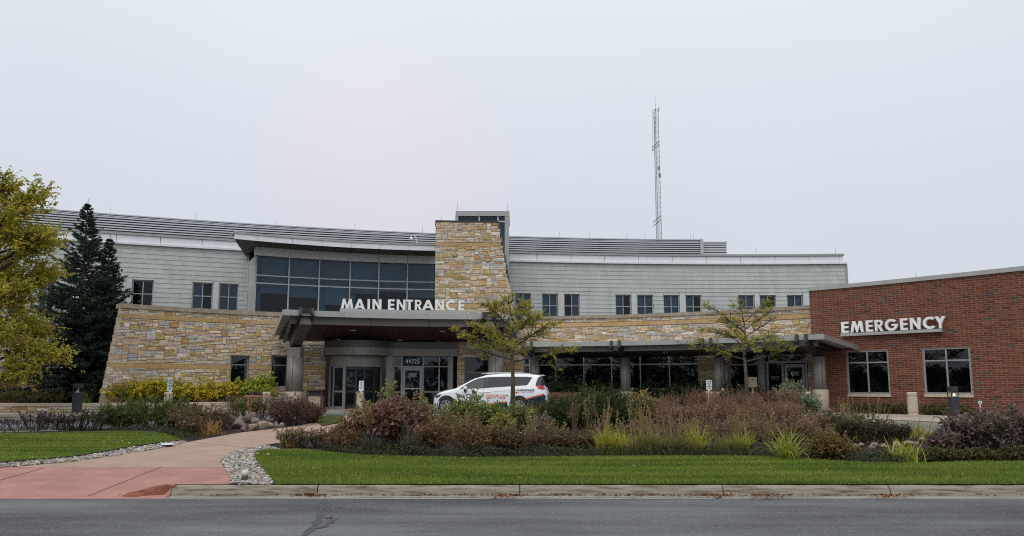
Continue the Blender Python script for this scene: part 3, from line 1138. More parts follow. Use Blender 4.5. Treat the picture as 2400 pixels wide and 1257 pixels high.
def curvedir(cv, u):
    return (cv.P(u + .05) - cv.P(u - .05)).normalized()
um = (uu0 + uu1) / 2
for s, sz, z in (('WALK-IN CLINIC', .085, 1.62), ('Saturday', .085, 1.50), ('8 a.m. - Noon', .085, 1.37)):
    place_text('lettering', s, sz, WR.P(um, -.062, z), curvedir(WR, um), cdoor, M_WHITEP)
m = MB()
slab(m, WR, um - .17, um + .19, 2.02, 2.2, -.066, -.062)
m.build('door_notice', mat('notice_blue', (.10, .15, .18), rough=.5), cdoor)
u2 = (uB + uC) / 2 + .03
place_text('lettering', 'Lakewood', .085, WR.P(u2, -.062, 1.93), curvedir(WR, u2), cd_frame, M_WHITEP)
place_text('lettering', 'HEALTH SYSTEM', .04, WR.P(u2, -.062, 1.83), curvedir(WR, u2), cd_frame, M_WHITEP)

# ================================================================== stone tower
RT = 22.1
TW = arc(RT, fpx(1017, RT, 3), fpx(1236, RT, .8), 24)
TZ = TW.z_at(TW.u_at(1090, 9), 518)
tw = thing('stone_tower', 'tall battered stone chimney wall standing beside the main entrance canopy', 'tower', pol(RT, (fpx(1017, RT) + fpx(1220, RT)) / 2, GZ))
prs = [(1167, 520), (1180, 590), (1190, 655), (1206, 735), (1226, 866), (1233, 930)]
def limr(z):
    zz_ = []
    for px, py in prs:
        u = TW.u_at(px, TW.z_at(TW.u_at(px, 6), py))
        zz_.append((TW.z_at(u, py), u))
    zz_.sort()
    return float(np.interp(z, [a for a, b in zz_], [b for a, b in zz_]))
LR = [(z, limr(z)) for z in np.linspace(.3, TZ, 30)]
limr2 = lambda z: float(np.interp(z, [a for a, b in LR], [b for a, b in LR]))
liml2 = lambda z: TW.u_at(1022, TZ) + 0 * z
UL = TW.u_at(1021.5, TZ)
tops = [(TW.u_at(1089, 2.5), TW.u_at(1148, 2.5), GZ, TW.z_at(TW.u_at(1100), 837)), (UL - 1, TW.u_at(1071, 2), GZ, 3.75)]
tb_ = [(TW.z_at(TW.u_at(1090, 8), 577.5), TW.z_at(TW.u_at(1090, 8), 569.5)), (TW.z_at(TW.u_at(1120, 5), 722), TW.z_at(TW.u_at(1120, 5), 713.5)), (TW.z_at(TW.u_at(1080), 866), TW.z_at(TW.u_at(1080), 856.5))]
m = MB()
k = 30
for a, b, c, d in minus(UL, TW.len, .3, TZ - .08, tops):
    n = max(1, int((d - c) / .3))
    for i in range(n):
        zl, zh = c + (d - c) * i / n, c + (d - c) * (i + 1) / n
        bb = min(b, limr2(zh) - .02)
        if bb > a: slab(m, TW, a, bb, zl, zh, -1.1, 0)
m.build('mortar_core', M_MORTAR, tw)
st = ashlar(TW, UL, TW.len, .45, TZ - .08, tops + [(-1, 99, x0 - .005, x1 + .005) for x0, x1 in tb_], lim_r=limr2)
lay_stones(TW, st, tw)
for x0, x1 in tb_: band(TW, UL, limr2(x1) - .03, x0, x1, tw, tops, L=.55)
m = MB()
slab(m, TW, UL - .03, limr2(TZ) + .04, TZ - .08, TZ, -1.15, .06)
m.build('coping', M_DARKM, tw)
m = MB()
zz = TZ - .1
za_ = TW.z_at(TW.u_at(1192, 6), 658)
pts = [(z, limr2(z)) for z in np.linspace(za_, TZ - .05, 6)]
for (z0, u0), (z1, u1) in zip(pts, pts[1:]):
    a, b = TW.P(u0 + .01, -.02), TW.P(u1 + .01, -.02)
    a2, b2 = TW.P(u0 + .05, -.02), TW.P(u1 + .05, -.02)
    c, d, c2, d2 = TW.P(u0 + .01, -1.1), TW.P(u1 + .01, -1.1), TW.P(u0 + .05, -1.1), TW.P(u1 + .05, -1.1)
    m.hexa([(a.x, a.y, z0), (a2.x, a2.y, z0), (c2.x, c2.y, z0), (c.x, c.y, z0), (b.x, b.y, z1), (b2.x, b2.y, z1), (d2.x, d2.y, z1), (d.x, d.y, z1)])
m.build('raking_flashing', M_DARKM, tw)
m = MB()
zz = .5
while zz < za_:
    h = rnd(.1, .2)
    a0, a1 = limr2(zz) - .05, limr2(zz + h) - .05
    e = rnd(.0, .05)
    def q(u, d, z):
        p = TW.P(u, d)
        return (p.x, p.y, z)
    m.hexa([q(a0 - .06, .03, zz), q(a0 + .05 + e, .02, zz), q(a0 + .05 + e, -1.1, zz), q(a0 - .06, -1.1, zz), q(a1 - .06, .03, zz + h - .014), q(a1 + .05 + e, .02, zz + h - .014), q(a1 + .05 + e, -1.1, zz + h - .014), q(a1 - .06, -1.1, zz + h - .014)], stonecol(.95))
    zz += h
m.build('corner_stones', M_STONE, tw, kind='stuff')
window(TW, *tops[0], tw, 1, (.70,), .2, .06)
m = MB()
slab(m, TW, UL, TW.len - .1, .3, 3.9, -1.6, -1.5)
m.build('interior_wall', M_INT, tw)
p = TW.P(TW.u_at(1034, TZ), -.2, TZ)
m = MB()
m.tube([p, p + Vector((0, 0, .3))], .012, 4)
m.build('lightning_rod', M_GREYMETAL, tw)

# ================================================================== entrance vestibule under the canopy
RV = 21.9
fv0, fv1 = fpx(760, RV, 3.3), fpx(1073, RV, 3.3)
VE = arc(RV, fv0, fv1, 40)
ve = thing('entrance_vestibule', 'taupe metal entrance vestibule with a round glazed door drum and a swing door', 'entrance', pol(RV, (fv0 + fv1) / 2, GZ))
uv = lambda px, z=2.5: VE.u_at(px, z)
zf0, zf1, zf2 = VE.z_at(uv(1000), 835), VE.z_at(uv(1000), 817.5), 3.78
# fascia bulges over the drum
def bulge(u):
    t = (u - uv(762)) / (uv(915) - uv(762))
    return 1.15 * math.sin(math.pi * max(0, min(1, t))) ** .8 if t < 1 else 0
class Bulged:
    def __init__(s, cv): s.cv, s.len = cv, cv.len
    def P(s, u, d=0, z=0): return s.cv.P(u, d + bulge(u), z)
VB = Bulged(VE)
jp = [760, 789, 822, 862, 909, 942, 993, 1029, 1053, 1072]
for a, b in zip(jp, jp[1:]):
    m = MB()
    slab(m, VB, uv(a) + .007, uv(b) - .007, zf0, zf1, -.3, .05, seg=.3)
    m.build('fascia_panel', M_TAUPE, ve)
m = MB()
slab(m, VB, uv(760), uv(1072), zf1 + .01, zf2, -.3, .0, seg=.3)
m.build('upper_band', mat('dark_taupe', (.10, .092, .083), rough=.5, metal=.2), ve)
m = MB()
slab(m, VB, uv(760), uv(1072), zf0 - .02, zf0 - .004, -1.6, .03, seg=.3)
m.build('ceiling', M_DARKM, ve)
# right storefront
for a, b, d in ((905, 921, .12), (1052, 1062, .05)):
    f = MB()
    slab(f, VE, uv(a), uv(b), GZ, zf0 - .022, -.1, d)
    f.build('pilaster', M_TAUPE, ve)
f = MB()
zt = VE.z_at(uv(1000), 859.5)
bars = [(922, 925), (940, 943.5), (990.5, 993.5), (1028, 1031), (1049.5, 1052)]
for a, b in bars: slab(f, VE, uv(a), uv(b), GZ, zf0 - .022, -.1, -.02)
zl = VE.z_at(uv(1000), 919)
for (a0, a), (b, b1) in zip(bars, bars[1:]):
    slab(f, VE, uv(a), uv(b), zt - .03, zt + .03, -.09, -.025)
    if a != 943.5:
        slab(f, VE, uv(a), uv(b), zl - .03, zl + .03, -.09, -.025)
        slab(f, VE, uv(a), uv(b), GZ, GZ + .18, -.09, -.025)
sf = f.build('storefront_frame', M_FRAME, ve)
for (a0, a), (b, b1) in zip(bars, bars[1:]):
    paneq(VE, uv(a), uv(b), zt + .03, zf0 - .022, -.06, sf)
    if a != 943.5:
        paneq(VE, uv(a), uv(b), zl + .03, zt - .03, -.06, sf)
        paneq(VE, uv(a), uv(b), GZ + .18, zl - .03, -.06, sf)
f = MB()
a, b = uv(944), uv(990)
for c, d, e, g in ((a, a + .13, GZ + .02, zt - .04), (b - .13, b, GZ + .02, zt - .04), (a + .13, b - .13, GZ + .02, GZ + .28), (a + .13, b - .13, zt - .2, zt - .04)): slab(f, VE, c, d, e, g, -.085, -.03)
dr = f.build('door', M_FRAME, ve)
paneq(VE, a + .13, b - .13, GZ + .28, zt - .2, -.06, dr)
f = MB()
slab(f, VE, a + .13, b - .13, 1.38, 1.43, -.03, 0)
q = VE.P(b - .06, .05)
f.tube([(q.x, q.y, 1.25), (q.x, q.y, 1.6)], .016, 6)
f.build('handle', M_MULL, dr)
m = MB()
slab(m, VE, (a + b) / 2 - .2, (a + b) / 2 + .2, 1.98, 2.2, -.052, -.048)
m.build('door_notice', mat('notice_blue2', (.16, .2, .22), rough=.5), dr)
un = (a + b) / 2
place_text('house_number', '49725', .29, VE.P(un, -.052, VE.z_at(un, 852)), curvedir(VE, un), sf, M_WHITEP, spacing=1.0)
# the drum
DC = VE.P(uv(836), -.55)
rD = (VE.P(uv(901)) - VE.P(uv(771))).length / 2
DR = Curve([(DC.x + rD * math.sin(t), DC.y - rD * math.cos(t)) for t in np.linspace(math.radians(-96), math.radians(96), 40)])
ud = lambda px, z=2: DR.u_at(px, z)
zd = DR.z_at(ud(836), 859.5)
m = MB()
slab(m, DR, 0, DR.len, zd, zf0 - .022, -.12, 0, seg=.2)
m.build('drum_panel', M_TAUPE, ve)
f = MB()
posts = [(771, 773.5), (780.5, 782.5), (803.5, 809.5), (894.5, 899.5)]
for a, b in posts:
    f = MB()
    slab(f, DR, ud(a), ud(b), GZ, zd, -.1, 0, seg=.2)
    f.build('drum_post', M_FRAME, ve)
zr = DR.z_at(ud(793), 918)
for a, b, c, d in ((782.5, 803.5, zd - .05, zd), (782.5, 803.5, zr - .04, zr + .04), (773.5, 803.5, GZ, GZ + .12)):
    f = MB()
    slab(f, DR, ud(a), ud(b), c, d, -.09, -.01, seg=.2)
    f.build('drum_rail', M_FRAME, ve)
df = ve
paneq(DR, ud(773.5), ud(780.5), GZ + .12, zd, -.05, df)
for a, b in ((782.5, 793), (793, 803.5)):
    paneq(DR, ud(a), ud(b), GZ + .12, zr - .04, -.05, df)
    paneq(DR, ud(a), ud(b), zr + .04, zd - .05, -.05, df)
f = MB()     # black framed sliding leaves across the mouth of the drum
for a, b in ((809.5, 812), (832, 836.5), (852, 856.5), (876, 880), (892, 894.5)): slab(f, DR, ud(a), ud(b), GZ, zd, -.14, -.05, seg=.2)
for (a, b) in ((812, 832), (836.5, 852), (856.5, 876), (880, 892)):
    slab(f, DR, ud(a), ud(b), zd - .13, zd, -.14, -.05, seg=.2)
    slab(f, DR, ud(a), ud(b), zr - .04, zr + .04, -.12, -.06, seg=.2)
    slab(f, DR, ud(a), ud(b), GZ, GZ + .1, -.12, -.06, seg=.2)
    z3 = zd - .42
    slab(f, DR, ud(a), ud(b), z3 - .015, z3 + .015, -.12, -.06, seg=.2)
sl = f.build('sliding_door', M_DARKM, ve)
for (a, b) in ((812, 832), (836.5, 852), (856.5, 876), (880, 892)):
    paneq(DR, ud(a), ud(b), GZ + .1, zr - .04, -.09, sl)
    paneq(DR, ud(a), ud(b), zr + .04, zd - .13, -.09, sl)
m = MB()
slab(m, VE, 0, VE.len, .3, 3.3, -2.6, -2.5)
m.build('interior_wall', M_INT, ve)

# ================================================================== entrance canopy
cn = thing('entrance_canopy', 'broad curved grey metal canopy with dark red wood soffit over the main entrance', 'canopy', pol(20.5, -12, GZ))
RF0, RF1 = 18.7, 22.0
cf0, cf1 = phi_px(663, RF0, 4.9), phi_px(1190, RF0, 4.9)
rf0 = phi_px(640, 21.9, 3.9)
ZC1, ZC0, ZCR = 4.96, 4.70, 3.98
def csec(mb, R0, z0, R1, z1, a0, a1, b0, b1, th, col=None, n=40):
    """sheet from the front arc (R0, z0) back to the rear arc (R1, z1)"""
    vs, fs = [], []
    for i in range(n + 1):
        t = i / n
        p, q = pol(R0, a0 + (a1 - a0) * t, z0), pol(R1, b0 + (b1 - b0) * t, z1)
        vs += [p, q, q + Vector((0, 0, th)), p + Vector((0, 0, th))]
    for i in range(n):
        for k in range(4): fs.append((i * 4 + k, i * 4 + (k + 1) % 4, i * 4 + 4 + (k + 1) % 4, i * 4 + 4 + k))
    fs += [(0, 3, 2, 1), (n * 4, n * 4 + 1, n * 4 + 2, n * 4 + 3)]
    return mb.add(vs, fs, col)
m = MB()
csec(m, RF0 + .05, ZC1 - .1, RF1, ZCR, cf0, cf1, rf0, cf1 + .8, .08)
m.build('roof_deck', M_CANOPY, cn)
CF = arc(RF0, cf0, cf1, 50)
L = CF.len
cj = [0, CF.u_at(684, 4.8), CF.u_at(706, 4.8)] + [CF.u_at(706, 4.8) + (L - CF.u_at(706, 4.8)) * i / 5 for i in range(1, 6)]
for a, b in zip(cj, cj[1:]):
    m = MB()
    slab(m, CF, a + .004, b - .004, ZC0, ZC1, -.06, 0)
    m.build('fascia_panel', M_CANOPY, cn)
# side fascia, left
def strip(name, pts, mt, par=cn):
    m_ = MB()
    m_.hexa(pts)
    return m_.build(name, mt, par)
for sgn, A0, A1 in ((-1, cf0, rf0), (1, cf1, cf1 + .8)):
    p, q = pol(RF0 + .06, A0, 0), pol(RF1, A1, 0)
    e = Vector((.05, 0, 0))
    strip('side_fascia', [Vector((p.x, p.y, ZC0)), Vector((p.x, p.y, ZC0)) + e, Vector((q.x, q.y, ZCR - .18)) + e, Vector((q.x, q.y, ZCR - .18)), Vector((p.x, p.y, ZC1 - .02)), Vector((p.x, p.y, ZC1 - .02)) + e, Vector((q.x, q.y, ZCR + .09)) + e, Vector((q.x, q.y, ZCR + .09))], M_CANOPY)
# second, set back gutter beam
RB = 19.2
gb0, gb1 = phi_px(680, RB, 4.6), phi_px(1180, RB, 4.6)
GB = arc(RB, gb0, gb1, 40)
zb0 = GB.z_at(GB.u_at(900, 4.6), 764)
for a, b in zip([0, GB.u_at(870.5, 4.6), GB.u_at(1006, 4.6)], [GB.u_at(870.5, 4.6), GB.u_at(1006, 4.6), GB.len]):
    m = MB()
    slab(m, GB, a + .008, b - .008, zb0, 4.78, -.3, 0)
    m.build('gutter_beam', M_TAUPE, cn)
p, q = pol(RB + .31, gb0, 0), pol(21.9, gb0 + .5, 0)
e = Vector((.12, 0, 0))
strip('side_beam', [Vector((p.x, p.y, zb0)), Vector((p.x, p.y, zb0)) + e, Vector((q.x, q.y, 3.62)) + e, Vector((q.x, q.y, 3.62)), Vector((p.x, p.y, 4.72)), Vector((p.x, p.y, 4.72)) + e, Vector((q.x, q.y, 3.95)) + e, Vector((q.x, q.y, 3.95))], M_TAUPE)
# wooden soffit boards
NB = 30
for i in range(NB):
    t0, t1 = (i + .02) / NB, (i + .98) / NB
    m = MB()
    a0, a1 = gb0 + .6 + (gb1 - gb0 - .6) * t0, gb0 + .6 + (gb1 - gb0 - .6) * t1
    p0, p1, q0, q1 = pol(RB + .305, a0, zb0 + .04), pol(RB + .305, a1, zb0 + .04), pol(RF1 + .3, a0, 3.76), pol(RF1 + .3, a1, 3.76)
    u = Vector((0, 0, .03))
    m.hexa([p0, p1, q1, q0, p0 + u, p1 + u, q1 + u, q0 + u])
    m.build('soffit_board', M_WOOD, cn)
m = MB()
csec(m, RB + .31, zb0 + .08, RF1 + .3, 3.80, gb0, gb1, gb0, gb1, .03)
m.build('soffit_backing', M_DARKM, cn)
for px, py in ((828, 775), (1037, 777), (793, 797), (938, 798)):
    # point on the sloping soffit
    best = None
    for R in np.linspace(RB + .4, RF1, 60):
        z = zb0 + .04 + (3.76 - zb0 - .04) * (R - RB - .305) / (RF1 + .3 - RB - .305)
        fa_ = phi_px(px, R, z)
        e_ = abs(proj(pol(R, fa_, z))[1] - py)
        if best is None or e_ < best[0]: best = (e_, pol(R, fa_, z))
    m = MB()
    m.lathe([(.15, -.02), (.15, .02)], 16, tuple(best[1]))
    m.build('downlight', M_MULL, cn)
# raking beams on columns
def column(par, p, zb, zs, r, rb_, cap=None, mat_=M_TAUPE):
    m = MB()
    m.lathe([(r, zb), (r * .97, zs)], 28, (p.x, p.y, 0), cap=True)
    c = m.build('column_shaft', mat_, par, smooth=False)
    for pl in c.data.polygons: pl.use_smooth = len(pl.vertices) == 4
    m = MB()
    m.box((p.x - .006, p.y - r - .006, zb + .01), (p.x + .006, p.y - r + .05, zs - .01))
    m.build('seam', M_DARKM, c)
    m = MB()
    m.lathe([(rb_, GZ - .1), (rb_ * .985, zb - .02), (rb_ * .95, zb)], 28, (p.x, p.y, 0))
    b = m.build('column_base', M_CONC, par)
    for pl in b.data.polygons: pl.use_smooth = len(pl.vertices) == 4
    if cap:
        m = MB()
        m.box((p.x - cap, p.y - cap, zs), (p.x + cap, p.y + cap, zs + .45))
        m.build('column_cap', M_TAUPE, c)
for pxc, pxf in ((691, 719), (1162, 1146)):
    R = 20.9
    fc = phi_px(pxc, R, 2)
    P0 = pol(R, fc)
    zs = aty(pxc, 837, P0.y).z
    zbt = aty(pxc, 918, P0.y).z
    column(cn, P0, zbt, zs, .40, .42, .31)
    ff = phi_px(pxf, 18.5, 4.7)
    a = pol(18.75, ff, 4.50)
    b = P0 + Vector((0, 0, 3.62))
    b = b + (b - a).normalized() * .35
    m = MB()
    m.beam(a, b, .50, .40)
    m.build('raking_beam', M_BEAMSHADE, cn)
    sd_ = (b - a).cross(Vector((0, 0, 1))).normalized()
    br = MB()
    fw = (a - b).normalized()
    for s_ in (-1, 1): br.beam(a + fw * .2 + sd_ * (.27 * s_) + Vector((0, 0, .33)), a - fw * .8 + sd_ * (.25 * s_) + Vector((0, 0, .10)), .12, .42)
    br.beam(a + fw * .12 - sd_ * .205 + Vector((0, 0, .40)), a + fw * .12 + sd_ * .205 + Vector((0, 0, .40)), .10, .2)
    br.build('bracket_end', mat('dark_timber', (.03, .024, .02), rough=.7, var=.4, vscale=5), cn)

# ================================================================== walkway canopy
wk = thing('walkway_canopy', 'long low grey canopy on four round columns along the right stone wall', 'canopy', pol(20.3, 28, GZ))
RK0, RK1 = 19.0, 22.4
k0, k1 = phi_px(1222, RK0, 3.5), phi_px(1931, RK0, 3.5)
K = arc(RK0, k0, k1, 60)
ZK1, ZK0 = 3.61, 3.40
m = MB()
csec(m, RK0 + .05, ZK1 - .08, RK1 - .02, 3.12, k0, k1, k0 + .4, k1 + .4, .07)
m.build('roof_deck', M_CANOPY, wk)
uk = [0] + [K.u_at(q, 3.5) for q in (1395, 1564, 1740, 1908)] + [K.len]
for a, b in zip(uk, uk[1:]):
    m = MB()
    slab(m, K, a + .003, b - .003, ZK0, ZK1, -.05, 0)
    m.build('fascia_panel', M_CANOPY, wk)
p, q = pol(RK0 + .05, k1, 0), pol(22.2, k1 + .4, 0)
e = Vector((-.05, .0, 0))
strip('side_fascia', [Vector((p.x, p.y, ZK0)) + e, Vector((p.x, p.y, ZK0)), Vector((q.x, q.y, 3.0)), Vector((q.x, q.y, 3.0)) + e, Vector((p.x, p.y, ZK1 - .01)) + e, Vector((p.x, p.y, ZK1 - .01)), Vector((q.x, q.y, 3.2)), Vector((q.x, q.y, 3.2)) + e], M_TAUPE, wk)
KB = arc(19.5, phi_px(1230, 19.5, 3.3), phi_px(1914, 19.5, 3.3), 50)
zkb = KB.z_at(KB.u_at(1513, 3.3), 822.5)
uk = [0] + [KB.u_at(q, 3.3) for q in (1347, 1553, 1770)] + [KB.len]
for a, b in zip(uk, uk[1:]):
    m = MB()
    slab(m, KB, a + .006, b - .006, zkb, ZK0 + .05, -.2, 0)
    m.build('gutter_beam', M_TAUPE, wk)
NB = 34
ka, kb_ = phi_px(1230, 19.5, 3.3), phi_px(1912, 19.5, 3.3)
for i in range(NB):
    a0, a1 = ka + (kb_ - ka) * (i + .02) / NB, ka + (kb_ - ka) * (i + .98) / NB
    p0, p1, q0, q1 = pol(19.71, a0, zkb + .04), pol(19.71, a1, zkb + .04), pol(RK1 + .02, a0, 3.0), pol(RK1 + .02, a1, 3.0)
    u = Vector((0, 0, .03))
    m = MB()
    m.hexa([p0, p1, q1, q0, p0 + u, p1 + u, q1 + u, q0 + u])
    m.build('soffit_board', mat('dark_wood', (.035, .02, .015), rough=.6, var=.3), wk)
for px in (1340, 1560):
    fa_ = phi_px(px, 20.4, 3.1)
    m = MB()
    m.lathe([(.11, -.03), (.11, .01)], 14, tuple(pol(20.4, fa_, 3.13)))
    m.build('downlight', M_MULL, wk)
for pxc, pxf in ((1254, 1236), (1466, 1442), (1686, 1656), (1921, 1878)):
    R = 20.7
    fc = phi_px(pxc, R, 2)
    P0 = pol(R, fc)
    zs, zbt = aty(pxc, 838, P0.y).z, aty(pxc, 918, P0.y).z
    if pxc == 1921: zs, zbt = aty(pxc, 836, P0.y).z, aty(pxc, 913, P0.y).z
    column(wk, P0, zbt, zs, .255, .32)
    ff = phi_px(pxf, 18.95, 3.4)
    a = pol(19.0, ff, 3.28)
    b = P0 + Vector((0, 0, zs + .12))
    b = b + (b - a).normalized() * .22
    m = MB()
    m.beam(a, b, .26, .22)
    m.build('raking_beam', M_DARKM, wk)
    fw = (a - b).normalized()
    sd_ = (b - a).cross(Vector((0, 0, 1))).normalized()
    br = MB()
    for s_ in (-1, 1): br.beam(a + fw * .12 + sd_ * (.19 * s_) + Vector((0, 0, .18)), a - fw * .8 + sd_ * (.19 * s_) + Vector((0, 0, .1)), .12, .34)
    br.build('bracket_end', M_DARKM, wk)

# ================================================================== raised letters
S_ = .2
def arcpts(cx, cy, r, a0, a1, n=14): return [(cx + r * math.cos(math.radians(a0 + (a1 - a0) * i / n)), cy + r * math.sin(math.radians(a0 + (a1 - a0) * i / n))) for i in range(n + 1)]
GLYPH = {
 'E': [[(0, 0), (.56, 0), (.56, .18), (.21, .18), (.21, .41), (.54, .41), (.54, .59), (.21, .59), (.21, .82), (.56, .82), (.56, 1), (0, 1)]],
 'M': [[(0, 0), (.21, 0), (.33, .60), (.48, 0), (.61, 0), (.76, .60), (.88, 0), (1.09, 0), (.91, 1), (.72, 1), (.545, .36), (.37, 1), (.18, 1)]],
 'A': [[(0, 0), (.22, 0), (.30, .2), (.66, .2), (.74, 0), (.96, 0), (.59, 1), (.37, 1)], [(.37, .38), (.48, .70), (.59, .38)]],
 'I': [[(0, 0), (.21, 0), (.21, 1), (0, 1)]],
 'N': [[(0, 0), (.21, 0), (.21, .64), (.60, 0), (.81, 0), (.81, 1), (.60, 1), (.60, .36), (.21, 1), (0, 1)]],
 'T': [[(.2, 0), (.41, 0), (.41, .82), (.61, .82), (.61, 1), (0, 1), (0, .82), (.2, .82)]],
 'R': [[(0, 0), (.21, 0), (.21, .38), (.26, .38), (.46, 0), (.70, 0), (.47, .41)] + arcpts(.35, .70, .30, -65, 90) + [(0, 1)], [(.21, .55), (.21, .83), (.33, .83)] + arcpts(.34, .69, .14, 90, -90, 8)],
 'C': [arcpts(.52, .5, .52, 42, 318, 26) + arcpts(.52, .5, .31, 310, 50, 20)],
 'G': [arcpts(.52, .5, .52, 40, 352, 28) + [(1.04, .57), (.55, .57), (.55, .40), (.80, .40)] + arcpts(.52, .5, .31, 325, 48, 20)],
 'Y': [[(.28, 0), (.49, 0), (.49, .43), (.78, 1), (.54, 1), (.385, .66), (.23, 1), (0, 1), (.28, .43)]],
}
def letter(ch, w, h, depth):
    cu = bpy.data.curves.new('g', 'CURVE')
    cu.dimensions = '2D'
    cu.fill_mode = 'BOTH'
    cu.extrude = depth / 2
    gl = GLYPH[ch]
    x0, x1 = min(p[0] for p in gl[0]), max(p[0] for p in gl[0])
    for g in gl:
        s = cu.splines.new('POLY')
        s.points.add(len(g) - 1)
        for q, (x, y) in zip(s.points, g): q.co = ((x - x0) / (x1 - x0) * w - w / 2, y * h, 0, 1)
        s.use_cyclic_u = True
    o = bpy.data.objects.new('g', cu)
    COL.objects.link(o)
    bpy.context.view_layer.update()
    me = bpy.data.meshes.new_from_object(o.evaluated_get(bpy.context.evaluated_depsgraph_get()))
    bpy.data.objects.remove(o)
    bpy.data.curves.remove(cu)
    return me
def sign(name, text, cols, base_, top_, cv, label, d, depth=.1, rail=None):
    t = thing(name, label, 'sign', cv.P(cv.u_at(sum(cols[0]) / 2, 5), 0, 4))
    um_ = [cv.u_at((a + b) / 2, 5, d) for a, b in cols]
    for ch, (a, b), u in zip(text, cols, um_):
        P = cv.P(u, d)
        zb, zt = aty((a + b) / 2, base_((a + b) / 2), P.y).z, aty((a + b) / 2, top_((a + b) / 2), P.y).z
        x = curvedir(cv, u)
        wd = (cv.u_at(b, 5, d) - cv.u_at(a, 5, d))
        me = letter(ch, wd, zt - zb, depth)
        n = x.cross(Vector((0, 0, 1)))
        me.transform(Matrix(((x.x, 0, n.x, P.x), (x.y, 0, n.y, P.y), (0, 1, 0, zb), (0, 0, 0, 1))))
        me.transform(Matrix.Translation(-OFF[t.name]))
        link('letter', me, M_WHITE, t)
    return t, um_
LD = arc(19.35, cf0, cf1, 50)
ml = [(798, 828), (829.5, 855.5), (861, 866.5), (872.5, 893.5), (909, 924), (929.5, 950), (951.5, 967.5), (972, 988.5), (989, 1017), (1020, 1040), (1045, 1067.5), (1074.5, 1088)]
msign, um_ = sign('entrance_sign', 'MAINENTRANCE', ml, lambda x: 726.5 + (x - 800) * .0035, lambda x: 700.5 + (x - 800) * .0155, LD, 'white raised letters reading MAIN ENTRANCE standing on top of the entrance canopy', 0, .09)
m = MB()
zr_ = LD.z_at(um_[5], 727)
slab(m, LD, LD.u_at(797, 5), LD.u_at(1091, 5), zr_ - .5, zr_, -.12, .08)
m.build('sign_ledge', M_CANOPY, msign)

# ================================================================== brick wing
ZBT = 5.75
BRC = fitcurve([onz(1893, 683, ZBT), onz(2038, 670.5, ZBT), onz(2140, 660.5, ZBT), onz(2280, 647, ZBT), onz(2400, 634.5, ZBT)], 13.28, 21.5)
bw = thing('brick_building', 'single storey red brick wing with the EMERGENCY sign and two dark windows', 'building', (BRC.P(4).x, BRC.P(4).y, GZ))
ub = lambda px, z=2.5: BRC.u_at(px, z)
bwin = []
for a, b, pt, pb2 in ((1984, 2083, 821.5, 924), (2163, 2275, 814.5, 924.5)):
    c = (a + b) / 2
    bwin.append((ub(a), ub(b), BRC.z_at(ub(c), pb2), BRC.z_at(ub(c), pt)))
CH = .0885
m = MB()
for a, b, c, d in minus(0, BRC.len, .2, ZBT, bwin): slab(m, BRC, a, b, c, d, -.3, 0)
m.build('mortar_core', M_BMORTAR, bw)
bl_ = []
rr = 0
z = .40
while z < ZBT - .02:
    z1 = min(z + CH, ZBT)
    u = -.16 if rr % 2 else 0.0
    while u < BRC.len:
        a, b = max(u, 0), min(u + .325, BRC.len)
        segs = [(a, b)]
        for o in bwin:
            if o[2] < z1 - .03 and o[3] > z + .03:
                ns = []
                for s0, s1 in segs:
                    if o[0] >= s1 or o[1] <= s0: ns.append((s0, s1))
                    else:
                        if o[0] > s0: ns.append((s0, o[0]))
                        if o[1] < s1: ns.append((o[1], s1))
                segs = ns
        for s0, s1 in segs:
            if s1 - s0 > .04: bl_.append((s0, s1, z, z1))
        u += .325
    z = z1
    rr += 1
def brick(mb, a, b, c, d):
    r = random.random()
    k = rnd(.74, 1.2)
    if r < .04: col = (.072 * k, .060 * k, .052 * k)
    elif r < .25: col = (.125 * k, .045 * k, .031 * k)
    else: col = (.16 * k, .053 * k * rnd(.95, 1.12), .034 * k)
    g, e = .0062, .003
    dd = rnd(.003, .006)
    vs = []
    for (x0, x1, y0, y1, q) in ((a + g, b - g, c + g, d - g, 0), (a + g, b - g, c + g, d - g, dd * .7), (a + g + e, b - g - e, c + g + e, d - g - e, dd)):
        for u_, z_ in ((x0, y0), (x1, y0), (x1, y1), (x0, y1)):
            p = BRC.P(u_, q)
            vs.append((p.x, p.y, z_))
    fs = []
    for r_ in range(2):
        for i in range(4): fs.append((r_ * 4 + i, r_ * 4 + (i + 1) % 4, r_ * 4 + 4 + (i + 1) % 4, r_ * 4 + 4 + i))
    fs.append((8, 9, 10, 11))
    mb.add(vs, fs, col)
UMAX = BRC.u_at(2398, 4)
vis = [s for s in bl_ if s[1] < UMAX]
vis.sort(key=lambda s: -s[0] - (3 if s[1] - s[0] > .3 else 0))
vs_ = set(vis[:300])
rest = MB()
for s in bl_:
    if s in vs_:
        m = MB()
        brick(m, *s)
        m.build('brick', M_BRICK, bw)
    else: brick(rest, *s)
rest.build('far_bricks', M_BRICK, bw, kind='stuff')
for px in (1972, 2372):
    m = MB()
    u_ = ub(px, 4)
    slab(m, BRC, u_ - .007, u_ + .007, .42, ZBT - .004, 0, .0075)
    m.build('control_joint', mat('joint_sealant', (.13, .075, .06), rough=.8), bw)
n = 7
for i in range(n):
    m = MB()
    slab(m, BRC, BRC.len * i / n - (.06 if i == 0 else -.003), BRC.len * (i + 1) / n - .003, ZBT, ZBT + .17, -.4, .07)
    m.build('coping_panel', M_CANOPY, bw)
for o in bwin:
    window(BRC, *o, bw, 2, (.72,), .06, .07, frame=M_FRAME)
    m = MB()
    slab(m, BRC, o[0] - .02, o[1] + .02, o[2] - .11, o[2] - .002, -.1, .05)
    m.build('window_sill', M_CONC, bw)
m = MB()
slab(m, BRC, .4, BRC.len, .3, 5, -1.9, -1.8)
m.build('interior_wall', M_INT, bw)
m = MB()
